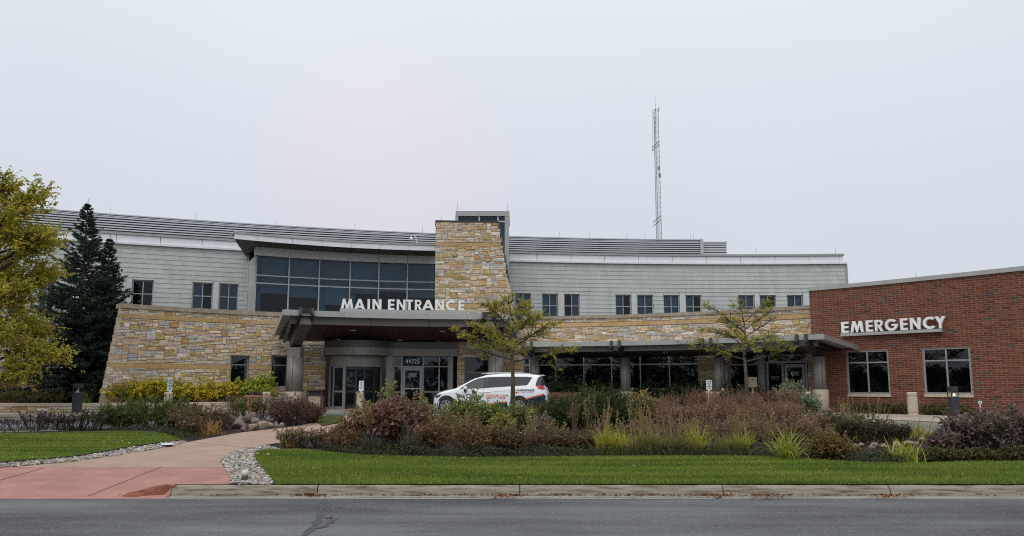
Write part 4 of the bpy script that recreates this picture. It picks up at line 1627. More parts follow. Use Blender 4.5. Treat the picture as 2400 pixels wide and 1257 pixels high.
slab(m, BRC, 0, BRC.len, ZBT - .2, ZBT - .05, -9, -.41)
m.build('roof', M_GREYMETAL, bw)
m = MB()
a, b, c, d = BRC.P(.02, -.31), BRC.P(.2, -.31), BRC.P(.2, -9), BRC.P(.02, -9)
m.hexa([(v.x, v.y, zz) for zz in (.3, ZBT) for v in (a, b, c, d)])
m.build('end_wall', M_BMORTAR, bw)
m = MB()
for px in (2055, 2160): pass
p = BRC.P(ub(2143, 5.8), -.2, ZBT + .17)
m.tube([p, p + Vector((0, 0, .2))], .01, 4)
m.build('lightning_rod', M_GREYMETAL, bw)
el = [(1970, 1986.5), (1991, 2021.6), (2027, 2043), (2048, 2067.5), (2071.6, 2101), (2107, 2124), (2130, 2154), (2160, 2188), (2188.5, 2212)]
esign, ue_ = sign('emergency_sign', 'EMERGENCY', el, lambda x: 780.5 - (x - 1978) * .0475, lambda x: 754.8 - (x - 1978) * .0585, BRC, 'white raised letters reading EMERGENCY on a grey rail against red brick', .17, .12)
m = MB()
zr_ = BRC.z_at(ue_[4], 775.9, .17)
slab(m, BRC, BRC.u_at(1972, 4, .1), BRC.u_at(2208, 4, .1), zr_ - .13, zr_ - .01, .02, .24)
m.build('sign_rail', M_CANOPY, esign)

# ================================================================== lattice mast
YM = 76.0
b0, b1 = aty(1542.5, 560, YM), aty(1538.5, 264, YM)
ms_ = thing('radio_mast', 'tall slender grey lattice radio mast with whip antennas behind the roof', 'mast', (b0.x, YM, 0.4))
zt_ = b1.z
wb, wt = .30, .24
xc_ = (b0.x + b1.x) / 2
legs = [(-1, -.58), (1, -.58), (0, 1.15)]
M_MAST = mat('mast_steel', (.22, .23, .25), rough=.5, metal=.4)
def lp(i, z):
    t = (z - .4) / (zt_ - .4)
    w_ = wb + (wt - wb) * t
    return Vector((xc_ + legs[i][0] * w_, YM + legs[i][1] * w_, z))
for i in range(3):
    m = MB()
    m.tube([lp(i, .4), lp(i, zt_)], .026, 5)
    m.build('leg', M_MAST, ms_)
m = MB()
z, k = 14.0, 0
while z < zt_ - .5:
    for i in range(3):
        j = (i + 1) % 3
        m.tube([lp(i, z), lp(j, z + .55)], .010, 3, cap=False)
        m.tube([lp(j, z), lp(i, z + .55)], .010, 3, cap=False)
        m.tube([lp(i, z), lp(j, z)], .010, 3, cap=False)
    z += .55
m.build('bracing', M_MAST, ms_)
apex = Vector((xc_, YM, aty(1538, 255, YM).z))
m = MB()
for i in range(3): m.tube([lp(i, zt_), apex], .03, 4)
m.tube([apex - Vector((0, 0, .2)), Vector((xc_ - .04, YM, aty(1537, 224, YM).z))], .016, 4)
m.tube([lp(1, zt_), lp(1, zt_) + Vector((.1, 0, .5))], .05, 5)
m.build('mast_head', M_MAST, ms_)
for py, dx in ((338, -.5), (345, -.5), (512, -.1), (521, -.1)):
    zz = aty(1538, py, YM).z
    m = MB()
    m.beam((xc_ - .62 - dx * .2, YM - .3, zz - .5), (xc_ + .25, YM - .3, zz + .25), .09, .09)
    m.build('antenna_arm', M_MAST, ms_)
for x_, pa_, pb3 in ((1530, 255, 356), (1534, 275, 350)):
    m = MB()
    a, b = aty(x_, pa_, YM), aty(x_, pb3, YM)
    m.tube([a, b], .018, 4)
    m.build('whip_antenna', M_MAST, ms_)
for py in (395, 412):
    m = MB()
    a = aty(1546 if py == 412 else 1544, py, YM)
    m.box((a.x - .1, YM - .15, a.z - .2), (a.x + .1, YM + .05, a.z + .2))
    m.build('equipment_box', M_MAST, ms_)
# ================================================================== ground sheets
import bmesh
def sheet(name, poly, zf, mt, cell=None, kind='structure', ycuts=(10.9, 24.0), parent=None, col=None, xcuts=()):
    """a flat area filled inside its outline and laid on the height function"""
    vv = [Vector((p[0], p[1], 0)) for p in poly]
    tris = tessellate_polygon([vv])
    bm = bmesh.new()
    bv = [bm.verts.new(v) for v in vv]
    for t in tris:
        try: bm.faces.new([bv[i] for i in t])
        except ValueError: pass
    xs, ys = [p[0] for p in poly], [p[1] for p in poly]
    cuts = [((0, y, 0), (0, 1, 0)) for y in ycuts] + [((x, 0, 0), (1, 0, 0)) for x in xcuts]
    if cell:
        y = min(ys) + cell
        while y < max(ys):
            cuts.append(((0, y, 0), (0, 1, 0)))
            y += cell
        x = min(xs) + cell
        while x < max(xs):
            cuts.append(((x, 0, 0), (1, 0, 0)))
            x += cell
    for co, no in cuts:
        bmesh.ops.bisect_plane(bm, geom=bm.verts[:] + bm.edges[:] + bm.faces[:], plane_co=co, plane_no=no)
    for v in bm.verts: v.co.z = zf(v.co.x, v.co.y)
    bmesh.ops.recalc_face_normals(bm, faces=bm.faces[:])
    for f in bm.faces:
        if f.normal.z < 0: f.normal_flip()
    me = bpy.data.meshes.new(name)
    bm.to_mesh(me)
    bm.free()
    o = link(name, me, mt, parent)
    if kind: o['kind'] = kind
    return o
def XY(l): return [(p.x, p.y) for p in (ong(a, b) for a, b in l)]

# asphalt with fine grit, paler worn patches
def asphalt(name, base):
    m = mat(name, base, rough=0.85, var=0.38, vscale=0.5, bump=0.6, bscale=90, spec=0.25, stretch=(0.45, 1.6, 1), detail=8)
    t = m.node_tree
    b = t.nodes['Principled BSDF']
    src = b.inputs['Base Color'].links[0].from_socket
    tcn = [n for n in t.nodes if n.type == 'TEX_COORD'][0]
    vo = t.nodes.new('ShaderNodeTexVoronoi')
    vo.inputs['Scale'].default_value = 46
    t.links.new(tcn.outputs['Object'], vo.inputs['Vector'])
    cr = t.nodes.new('ShaderNodeValToRGB')
    cr.color_ramp.elements[0].position = 0.0
    cr.color_ramp.elements[0].color = (1, 1, 1, 1)
    cr.color_ramp.elements[1].position = 0.5
    cr.color_ramp.elements[1].color = (0.0, 0.0, 0.0, 1)
    n2 = t.nodes.new('ShaderNodeTexNoise')
    n2.inputs['Scale'].default_value = 22
    n2.inputs['Detail'].default_value = 2
    t.links.new(tcn.outputs['Object'], n2.inputs['Vector'])
    c2 = t.nodes.new('ShaderNodeValToRGB')
    c2.color_ramp.elements[0].position = 0.5
    c2.color_ramp.elements[0].color = (0, 0, 0, 1)
    c2.color_ramp.elements[1].position = 0.6
    c2.color_ramp.elements[1].color = (1, 1, 1, 1)
    t.links.new(vo.outputs['Distance'], cr.inputs[0])
    t.links.new(n2.outputs['Fac'], c2.inputs[0])
    mu = t.nodes.new('ShaderNodeMath')
    mu.operation = 'MULTIPLY'
    t.links.new(cr.outputs[0], mu.inputs[0])
    t.links.new(c2.outputs[0], mu.inputs[1])
    mxn = t.nodes.new('ShaderNodeMix')
    mxn.data_type = 'RGBA'
    t.links.new(mu.outputs[0], mxn.inputs['Factor'])
    t.links.new(src, mxn.inputs[6])
    mxn.inputs[7].default_value = (0.30, 0.29, 0.275, 1)
    # wear: long streaks along the road and darker patches
    mp = t.nodes.new('ShaderNodeMapping')
    mp.inputs['Scale'].default_value = (0.16, 1.9, 1)
    t.links.new(tcn.outputs['Object'], mp.inputs[0])
    n3 = t.nodes.new('ShaderNodeTexNoise')
    n3.inputs['Scale'].default_value = 1.4
    n3.inputs['Detail'].default_value = 6
    t.links.new(mp.outputs[0], n3.inputs['Vector'])
    m3 = t.nodes.new('ShaderNodeMapRange')
    m3.inputs['From Min'].default_value = 0.32
    m3.inputs['From Max'].default_value = 0.68
    m3.inputs['To Min'].default_value = 0.86
    m3.inputs['To Max'].default_value = 1.14
    t.links.new(n3.outputs['Fac'], m3.inputs['Value'])
    v3 = t.nodes.new('ShaderNodeVectorMath')
    v3.operation = 'SCALE'
    t.links.new(mxn.outputs[2], v3.inputs[0])
    t.links.new(m3.outputs[0], v3.inputs['Scale'])
    t.links.new(v3.outputs[0], b.inputs['Base Color'])
    return m
M_ASPH = asphalt('asphalt', (0.098, 0.099, 0.104))
M_ASPH2 = asphalt('driveway_asphalt', (0.13, 0.135, 0.145))
M_MULCH = mat('mulch', (0.04, 0.032, 0.028), rough=0.95, var=0.6, vscale=18, bump=1.0, bscale=45, spec=0.1)
M_SOIL = mat('soil', (0.06, 0.055, 0.035), rough=0.95, var=0.5, vscale=9, bump=0.8, bscale=30, spec=0.1)
M_LAWN = mat('lawn_base', (0.045, 0.07, 0.012), rough=0.95, var=0.3, vscale=3, bump=0.5, bscale=60, spec=0.1)
M_PATH = mat('path_concrete', (0.335, 0.232, 0.178), rough=0.85, var=0.10, vscale=2.2, bump=0.12, bscale=120, spec=0.25, col2=None)
M_PINK = mat('pink_concrete', (0.33, 0.168, 0.14), rough=0.85, var=0.14, vscale=2.5, bump=0.12, bscale=120, spec=0.25)
M_STAIN = mat('rust_stain', (0.19, 0.065, 0.04), rough=0.85, var=0.4, vscale=9, spec=0.2)
M_SIDE = mat('sidewalk_concrete', (0.38, 0.32, 0.27), rough=0.85, var=0.1, vscale=2, bump=0.1, bscale=60, spec=0.2)
M_SEAL = mat('crack_seal', (0.028, 0.028, 0.032), rough=0.45, var=0.3, vscale=9)
M_PEB = mat('pebble', attr=True, rough=0.8, var=0.15, vscale=20, spec=0.3)
M_ROCK = mat('boulder', attr=True, rough=0.9, var=0.28, vscale=6, bump=0.6, bscale=14, spec=0.2)
M_EDGE = mat('black_edging', (0.012, 0.012, 0.012), rough=0.6)

m = MB()      # one sheet to the horizon
xs = [-420, -60, -30, -12, 0, 12, 30, 60, 420]
ys = [-420, -60, -9, 10.3, 10.9, 14, 18, 24, 40, 80, 420]
def gbase(x, y): return -0.05 if y <= 10.3 else (gz(x, y) - 0.22 if y > 10.95 else -0.06)
for j, y in enumerate(ys):
    for i, x in enumerate(xs): m.v.append((x, y, gbase(x, y)))
m.c = [(1, 1, 1, 1)] * len(m.v)
for j in range(len(ys) - 1):
    for i in range(len(xs) - 1):
        a = j * len(xs) + i
        m.f.append((a, a + 1, a + 1 + len(xs), a + len(xs)))
m.mi = [0] * len(m.f)
m.build('ground', M_LAWN, kind='structure')
YK = onz(1200, 1165, 0).y           # foot of the kerb
YKB = onz(1200, 1137, .15).y        # back of the kerb top
m = MB()
vs = []
for y in (-9, YK + .03):
    for x in np.linspace(-60, 60, 25): vs.append((x, y, 0))
m.add(vs, [(i, i + 1, i + 26, i + 25) for i in range(24)])
m.build('road', M_ASPH, kind='structure')
XK = onz(418, 1150, .05).x
m = MB()
m.add([(XK - .15, YK - .215, .004), (60, YK - .215, .004), (60, YK + .03, .012), (XK - .02, YK + .03, .012)], [(0, 1, 2, 3)])
m.build('gutter', mat('gutter_concrete', (0.22, 0.205, 0.18), rough=.9, var=.35, vscale=3, stretch=(.3, 4, 1), bump=.3, bscale=90), kind='structure')
# kerb, one cast length after another
kerb = thing('kerb', None, None, (XK, YK, 0))
kerb['kind'] = 'structure'
jx = [XK] + [onz(q, 1150, .07).x for q in (747, 1218, 1690, 2078)] + [onz(2078, 1150, .07).x + 2.9 * i for i in range(1, 8)]
prof = [(YK + .02, .0), (YK + .035, .05), (YK + .05, .095), (YK + .063, .122), (YK + .085, .143), (YK + .12, .15), (YKB, .151), (YKB, -.05), (YK + .02, -.05)]
for a, b in zip(jx, jx[1:]):
    m = MB()
    a2, b2 = a + rnd(.005, .012), b - rnd(.004, .01)
    n = len(prof)
    k = 6
    vs, fs = [], []
    for i in range(k + 1):
        x = a2 + (b2 - a2) * i / k
        jj = rnd(-.003, .003)
        for y, z in prof: vs.append((x, y + jj, z + jj * .5))
    for i in range(k):
        for q in range(n): fs.append((i * n + q, i * n + n + q, i * n + n + (q + 1) % n, i * n + (q + 1) % n))
    fs.append(tuple(range(n)))
    fs.append(tuple(k * n + q for q in range(n - 1, -1, -1)))
    m.add(vs, fs)
    m.build('kerb_stone', M_KERB, kerb, smooth=False)

# crack seal on the road
def ribbon(name, pts, ws, z, mt, parent=None, kind='structure'):
    m = MB()
    vs, fs = [], []
    for i, p in enumerate(pts):
        a, b = Vector(pts[max(0, i - 1)][:2]), Vector(pts[min(len(pts) - 1, i + 1)][:2])
        d = (b - a).normalized()
        nn = Vector((-d.y, d.x))
        wl_, wr_ = ws[i] * rnd(.75, 1.25), ws[i] * rnd(.75, 1.25)
        vs += [(p[0] + nn.x * wl_, p[1] + nn.y * wl_, z), (p[0] - nn.x * wr_, p[1] - nn.y * wr_, z)]
    for i in range(len(pts) - 1): fs.append((2 * i, 2 * i + 1, 2 * i + 3, 2 * i + 2))
    m.add(vs, fs)
    return m.build(name, mt, parent, kind=kind)
def dense(px, n=4):
    r = []
    for (a, b), (c, d) in zip(px, px[1:]):
        for i in range(n): r.append((a + (c - a) * i / n, b + (d - b) * i / n))
    r.append(px[-1])
    return r
pt = [onz(a, b, 0) for a, b in dense([(758, 1172), (760, 1183), (755, 1195), (750, 1210), (745, 1222), (732, 1238), (712, 1257), (690, 1275), (670, 1300)], 5)]
ribbon('crack_seal', [(p.x, p.y) for p in pt], [.03 + .012 * math.sin(i) + .01 * (i > 12) for i in range(len(pt))], .004, M_SEAL)
pt = [onz(a, b, 0) for a, b in dense([(742, 1240), (760, 1233), (775, 1224), (783, 1218), (776, 1214), (762, 1216)], 5)]
ribbon('crack_seal', [(p.x, p.y) for p in pt], [.03 + .025 * math.sin(i * .5) ** 2 for i in range(len(pt))], .0045, M_SEAL)

# lawns, beds, paths
lawnL_low = [(-420, 1120), (-160, 1100), (0, 1089), (90, 1082), (175, 1074.5), (240, 1064), (292, 1054), (340, 1047), (379, 1041), (429, 1035)]
lawnL_top = [(405, 1026), (385, 1020), (365, 1013), (300, 1011), (200, 1012), (100, 1015), (0, 1018), (-160, 1024), (-420, 1032)]
P_LAWNL = XY(lawnL_low + lawnL_top)
lawnR_edge = [(640, 1137), (630, 1118), (618, 1104), (603, 1088), (596, 1074), (598, 1062), (620, 1056), (660, 1055), (720, 1057), (790, 1065), (860, 1071), (950, 1073), (1100, 1076), (1300, 1074), (1500, 1072), (1700, 1071.5), (1800, 1073), (1900, 1078), (2000, 1086), (2100, 1089), (2200, 1088), (2300, 1083), (2400, 1079), (2560, 1072), (2800, 1066)]
e = XY(lawnR_edge)
e[0] = (e[0][0], YKB - .012)
P_LAWNR = e + [(e[-1][0] + 6, e[-1][1]), (e[-1][0] + 6, YKB - .012)]
sheet('lawn', P_LAWNL, lambda x, y: gz(x, y) + .012, M_LAWN)
sheet('lawn', P_LAWNR, lambda x, y: gz(x, y) + .012, M_LAWN)
pathL = [(-420, 1135), (-160, 1110), (0, 1098.5), (90, 1091), (175, 1083), (240, 1074), (292, 1066), (340, 1058), (379, 1051), (437, 1038), (480, 1030), (520, 1022.5), (570, 1014), (620, 1008.5), (690, 1000), (745, 990), (790, 981), (812, 974)]
pathR = [(524, 1097.5), (519, 1086), (522, 1075), (545, 1062), (600, 1050), (650, 1041), (720, 1027), (790, 1010), (850, 994), (888, 975)]
YP = ong(300, 1097.5).y
pl = XY(pathL)
pl[0], pl[1] = (pl[0][0], YP), (pl[1][0], YP)
pl[2] = (pl[2][0], max(pl[2][1], YP + .001))
P_PATH = pl + XY(pathR[::-1])
sheet('path', P_PATH, lambda x, y: gz(x, y) + .008, M_PATH)
# pink apron, dropping to the road
def hap(x, y):
    a = -.005 + (y - YK + .21) / (YP - YK + .21) * (gz(0, YP) + .013)
    s = max(0, min(1, (x - XK + .75) / .72))
    s = s * s * (3 - 2 * s)
    t = float(np.interp(y, [q[0] for q in prof[:7]], [q[1] for q in prof[:7]])) / .151
    return a + (max(gz(x, y), a) - a) * s * t
eR = [(p.x, p.y) for p in (ong(541, 1134), ong(541, 1124), ong(536, 1112), ong(527, 1101))]
P_PINK = [(-16, YK - .212), (XK + .004, YK - .212), (XK + .004, YKB - .01), (eR[0][0], YKB - .01)] + eR[1:] + [(ong(524, 1097.5).x, YP), (-16, YP)]
sheet('pavement', P_PINK, lambda x, y: hap(x, y) + .008, M_PINK, cell=.3, ycuts=[q[0] for q in prof[:7]], xcuts=[XK - .08 * i for i in range(1, 11)])
st_ = [onz(a, b, .03) for a, b in ((285, 1161.5), (305, 1156), (330, 1150.5), (355, 1147), (385, 1145), (416, 1143), (416.5, 1158), (385, 1159.5), (350, 1160), (318, 1162))]
sheet('rust_stain', [(p.x, min(p.y, YKB)) for p in st_], lambda x, y: hap(x, y) + .013, M_STAIN, cell=.08, ycuts=[q[0] for q in prof[:7]])
def joint(name, a, b, zf, w_=.008, n=20):
    pts = [(a[0] + (b[0] - a[0]) * i / n, a[1] + (b[1] - a[1]) * i / n) for i in range(n + 1)]
    m = MB()
    d = (Vector(b) - Vector(a)).normalized()
    nn = Vector((-d.y, d.x)) * w_
    vs, fs = [], []
    for x, y in pts: vs += [(x + nn.x, y + nn.y, zf(x, y)), (x - nn.x, y - nn.y, zf(x, y))]
    for i in range(n): fs.append((2 * i, 2 * i + 1, 2 * i + 3, 2 * i + 2))
    m.add(vs, fs)
    m.build(name, M_SEAL, kind='structure')
def onap(px, py):
    z = .1
    for _ in range(15):
        p = onz(px, py, z)
        z = hap(p.x, p.y)
    return (p.x, p.y)
for a, b in (((380, 1098), (205, 1165)), ((105, 1100), (-80, 1150))): joint('joint', onap(*a), onap(*b), lambda x, y: hap(x, y) + .0125)
zp = lambda x, y: gz(x, y) + .0125
for a, b in (((450, 1037), (592, 1052)), ((640, 1007), (700, 1030))):
    p, q = ong(*a), ong(*b)
    joint('joint', (p.x, p.y), (q.x, q.y), zp, .006)
p, q = ong(-100, 1097.5), ong(524, 1097.5)
joint('joint', (p.x, YP), (q.x, YP), lambda x, y: max(gz(x, y) + .0125, hap(x, y) + .0125), .005)
# gravel beds
gr = [(541, 1136), (541, 1124), (536, 1112), (527, 1100), (519, 1086), (522, 1075), (545, 1062), (600, 1050.5), (622, 1046)]
gR = XY(gr)
gR[0] = (gR[0][0], YKB - .01)
P_GRAVR = gR + XY([(640, 1050)]) + [tuple(q) for q in e[:8][::-1]]
sheet('gravel_bed', P_GRAVR, lambda x, y: gz(x, y) + .003, M_MULCH)
P_GRAVL = XY(lawnL_low[1:]) + XY([(p[0], p[1]) for p in pathL[9:0:-1]])
sheet('gravel_bed', P_GRAVL, lambda x, y: gz(x, y) + .003, M_MULCH)
pt = XY(dense(lawnL_low, 4))
m = MB()
for (a, b), (c, d) in zip(pt, pt[1:]):
    dv = Vector((c - a, d - b))
    nn = Vector((-dv.y, dv.x)).normalized() * .02
    z0, z1 = gz(a, b), gz(c, d)
    m.hexa([(a, b, z0 - .05), (c, d, z1 - .05), (c + nn.x, d + nn.y, z1 - .05), (a + nn.x, b + nn.y, z0 - .05), (a, b, z0 + .05), (c, d, z1 + .05), (c + nn.x, d + nn.y, z1 + .05), (a + nn.x, b + nn.y, z0 + .05)])
m.build('lawn_edging', M_EDGE, kind='structure')
pt = XY(dense(pathR[1:6], 4))
m = MB()
for (a, b), (c, d) in zip(pt, pt[1:]):
    dv = Vector((c - a, d - b))
    nn = Vector((-dv.y, dv.x)).normalized() * -.02
    z0, z1 = gz(a, b), gz(c, d)
    m.hexa([(a + nn.x, b + nn.y, z0 - .05), (c + nn.x, d + nn.y, z1 - .05), (c, d, z1 - .05), (a, b, z0 - .05), (a + nn.x, b + nn.y, z0 + .025), (c + nn.x, d + nn.y, z1 + .025), (c, d, z1 + .025), (a, b, z0 + .025)])
m.build('path_edging', M_EDGE, kind='structure')

# loop drive, sidewalk
OUT = [(-60, 8), (-40, 17.5), (-28, 23.4), (-18.5, 27.4), (-14, 29.6), (-10.5, 32.2), (-7, 34.9), (-3.5, 36.4), (0, 36.8), (4, 35.9), (7.5, 33.3), (10.2, 29.8), (12.5, 25.9), (14.5, 22.8), (17.5, 19.5), (24, 15.5), (60, 8)]
INN = [(-60, 1), (-40, 12), (-24, 16.9), (-17, 19.1), (-13.4, 20.3), (-10, 22.5), (-8.2, 25.2), (-6.2, 27.6), (-3, 29.4), (0, 29.9), (3.5, 29.0), (6.5, 26.5), (8.6, 22.8), (10.2, 19.4), (12.2, 17.0), (16, 14.9), (24, 12.5), (60, 3)]
def smooth(p, n=6):
    r = []
    for i in range(len(p) - 1):
        p0, p1, p2, p3 = p[max(0, i - 1)], p[i], p[i + 1], p[min(len(p) - 1, i + 2)]
        for k in range(n):
            t = k / n
            r.append(tuple(.5 * (2 * b + (c - a) * t + (2 * a - 5 * b + 4 * c - d) * t * t + (3 * b - a - 3 * c + d) * t ** 3) for a, b, c, d in zip(p0, p1, p2, p3)))
    r.append(p[-1])
    return r
OUT2, INN2 = smooth(OUT[1:-1]), smooth(INN[1:-1])
sheet('driveway', OUT2 + INN2[::-1], lambda x, y: gz(x, y) - .10, M_ASPH2)
def kerbline(name, pts, side, mt, wd=.16):
    m = MB()
    vs, fs = [], []
    for i, (x, y) in enumerate(pts):
        a, b = Vector(pts[max(0, i - 1)]), Vector(pts[min(len(pts) - 1, i + 1)])
        d = (b - a).normalized()
        nn = Vector((-d.y, d.x)) * side
        z = gz(x, y)
        for o_, zz in ((0, -.12), (.015, -.01), (.05, .012), (wd, .012), (wd, -.12)): vs.append((x + nn.x * o_, y + nn.y * o_, z + zz))
    for i in range(len(pts) - 1):
        for k in range(4):
            f_ = (i * 5 + k, i * 5 + 5 + k, i * 5 + 6 + k, i * 5 + 1 + k)
            fs.append(f_ if side > 0 else f_[::-1])
    m.add(vs, fs)
    m.build(name, mt, kind='structure')
kerbline('driveway_kerb', OUT2, 1, M_SIDE)
kerbline('driveway_kerb', INN2, -1, M_SIDE)
# sidewalk out to the walls
SW = [(x, y) for x, y in OUT2 if -34 < x < 22]
bk_ = [(-34, 34), (-21, 34), (-13, 36), (-9, 40), (8, 40), (13.5, 36), (17, 33.5), (22, 30)]
sheet('sidewalk', SW + bk_[::-1], lambda x, y: gz(x, y) + .004, M_SIDE)
# planting bed between lawn and drive
inn_bed = [p for p in INN2 if -13.6 < p[0] < 16]
bed = [tuple(q) for q in e[5:]]
P_BEDR = XY([(622, 1044), (660, 1040), (720, 1028), (790, 1011), (850, 995), (888, 976)]) + [p for p in inn_bed if p[0] > -4.9] + [(24, 12.4)] + [tuple(q) for q in e[:5:-1]]
sheet('planting_bed', P_BEDR, lambda x, y: gz(x, y) - .002, M_MULCH)
P_BEDL = XY(lawnL_top[::-1]) + XY([(429, 1036), (445, 1036), (480, 1029), (520, 1021.5), (570, 1013), (620, 1007.5), (690, 999), (745, 989), (790, 980), (806, 974)]) + [p for p in INN2 if -24 < p[0] < -6.4][::-1] + [(-30, 15)]
sheet('planting_bed', P_BEDL, lambda x, y: gz(x, y) - .002, M_MULCH)
sheet('lawn', XY([(755, 1000), (800, 992), (806, 976), (770, 974), (735, 985)]), lambda x, y: gz(x, y) + .03, M_LAWN)

# ---- gravel pebbles, lawn blades
rng = np.random.default_rng(5)
def in_poly(P, X, Y):
    c = np.zeros(len(X), dtype=bool)
    n = len(P)
    for i in range(n):
        x0, y0 = P[i]
        x1, y1 = P[(i + 1) % n]
        if y0 == y1: continue
        k = ((y0 > Y) != (y1 > Y)) & (X < (x1 - x0) * (Y - y0) / (y1 - y0) + x0)
        c ^= k
    return c
def scatter(P, dens, xlim=None, ylim=None):
    xs, ys = [p[0] for p in P], [p[1] for p in P]
    x0, x1, y0, y1 = min(xs), max(xs), min(ys), max(ys)
    if xlim: x0, x1 = max(x0, xlim[0]), min(x1, xlim[1])
    if ylim: y0, y1 = max(y0, ylim[0]), min(y1, ylim[1])
    n = int((x1 - x0) * (y1 - y0) * dens)
    X, Y = rng.uniform(x0, x1, n), rng.uniform(y0, y1, n)
    k = in_poly(P, X, Y)
    return X[k], Y[k]
def gza(X, Y): return np.where(Y < 10.9, .15, np.where(Y < 24, .15 + .27 * (Y - 10.9) / 13.1, .42))
ico = bmesh.new()
bmesh.ops.create_icosphere(ico, subdivisions=1, radius=1)
ICV = np.array([v.co[:] for v in ico.verts])
ICF = np.array([[v.index for v in f.verts] for f in ico.faces])
ico.free()
def pebbles(name, P, dens, s0, s1, lbl_kind='stuff', xlim=None):
    X, Y = scatter(P, dens, xlim)
    n = len(X)
    S = rng.uniform(s0, s1, n)
    rot = rng.uniform(0, 2 * np.pi, n)
    V = np.repeat(ICV[None], n, 0) * (1 + rng.uniform(-.25, .25, (n, len(ICV), 1)))
    V = V * np.stack([S * rng.uniform(.9, 1.5, n), S * rng.uniform(.7, 1.0, n), S * rng.uniform(.45, .7, n)], 1)[:, None, :]
    c, s = np.cos(rot)[:, None], np.sin(rot)[:, None]
    x = V[..., 0] * c - V[..., 1] * s + X[:, None]
    y = V[..., 0] * s + V[..., 1] * c + Y[:, None]
    z = V[..., 2] + (gza(X, Y) + S * rng.uniform(.1, .9, n))[:, None]
    base = np.array([(.33, .28, .22), (.42, .38, .33), (.22, .20, .17), (.28, .21, .155), (.47, .44, .41), (.16, .155, .155)])[rng.integers(0, 6, n)] * rng.uniform(.75, 1.15, (n, 1))
    Vv = np.stack([x, y, z], -1).reshape(-1, 3)
    Fv = (ICF[None] + (np.arange(n) * len(ICV))[:, None, None]).reshape(-1, 3)
    return np_mesh(name, Vv, Fv, np.repeat(base, len(ICV), 0), M_PEB, None, True, lbl_kind)
pebbles('gravel', P_GRAVR, 900, .016, .036)
pebbles('gravel', P_GRAVL, 800, .016, .034, xlim=(-13, 0))

M_GRASS = leafmat('grass_blade', .3, .6)
def blades(name, P, dens, h0, h1, xlim, ylim, seed=1, lo=(.05, .125, .012), hi=(.265, .325, .05), wid=.0042):
    X, Y = scatter(P, dens, xlim, ylim)
    n = len(X)
    X, Y = X + rng.normal(0, .025, n), np.maximum(Y + rng.normal(0, .03, n), YKB - .015)
    h = rng.uniform(h0, h1, n)
    a = rng.uniform(0, 2 * np.pi, n)
    lean = rng.uniform(0, .75, n) * h
    wv = wid * rng.uniform(.7, 1.4, n)
    z = gza(X, Y) + .01
    dx, dy = np.cos(a), np.sin(a)
    patch = np.sin(X * 1.7 + 2 * np.sin(Y * 2.1)) * .5 + np.sin(X * .55 + Y * 3.1) * .5
    row_ = np.sin(Y * 9 + np.sin(X * .8) * .8)
    t = np.clip(.5 + .24 * patch + (.22 * row_ * (.6 + .4 * np.sin(X * .5))) + rng.normal(0, .3, n), 0, 1)[:, None]
    col = np.array(lo) * (1 - t) + np.array(hi) * t
    dry = rng.random(n) < .05 + .10 * np.clip(np.sin(X * .9 + 1.3) * np.sin(Y * 2.4 + X * .3) - .35, 0, 1)
    col[dry] = np.array((.26, .22, .09)) * rng.uniform(.7, 1.1, (dry.sum(), 1))
    px_, py_ = -dy * wv, dx * wv
    V = np.empty((n, 3, 3))
    V[:, 0] = np.stack([X - px_, Y - py_, z], 1)
    V[:, 1] = np.stack([X + px_, Y + py_, z], 1)
    V[:, 2] = np.stack([X + dx * lean, Y + dy * lean, z + h], 1)
    return np_mesh(name, V.reshape(-1, 3), np.arange(3 * n).reshape(-1, 3), np.repeat(col, 3, 0), M_GRASS, None, False, 'stuff')
blades('grass', P_LAWNR, 5200, .022, .052, (-6.5, 11.5), (YKB, 15.6))
blades('grass', P_LAWNL, 2600, .022, .05, (-16.5, -5.5), (12.2, 19.5), wid=.0055)

# leaf litter caught in the gutter
def litter(px0, px1, py0, py1, n, name='leaf_litter', cols=((.22, .075, .02), (.30, .13, .04), (.14, .05, .02), (.34, .2, .08))):
    m = MB()
    for _ in range(n):
        px = random.gauss((px0 + px1) / 2, (px1 - px0) / 4.5)
        p = onz(px, rnd(py0, py1), .02)
        s, a = rnd(.012, .032), rnd(0, 6.28)
        d = Vector((math.cos(a), math.sin(a), rnd(-.3, .5)))
        q = Vector((-math.sin(a), math.cos(a), rnd(-.3, .5))) * .55
        c = random.choice(cols)
        b = Vector((p.x, min(p.y, YK + .03), .018 + rnd(0, .025)))
        m.add([b - d * s, b - q * s, b + d * s, b + q * s], [(0, 1, 2, 3)], c)
    return m
M_LEAFD = leafmat('dead_leaf', .15, .7)
for a in ((700, 775, 1150, 1166, 190), (1140, 1215, 1158, 1168, 60), (1645, 1715, 1155, 1168, 90), (1740, 1850, 1158, 1170, 110), (2015, 2140, 1158, 1170, 130), (1140, 1240, 1158, 1168, 60)):
    litter(*a).build('leaf_litter', M_LEAFD, kind='stuff')
m = litter(450, 2400, 1148, 1166, 420)
m.build('leaf_litter', M_LEAFD, kind='stuff')

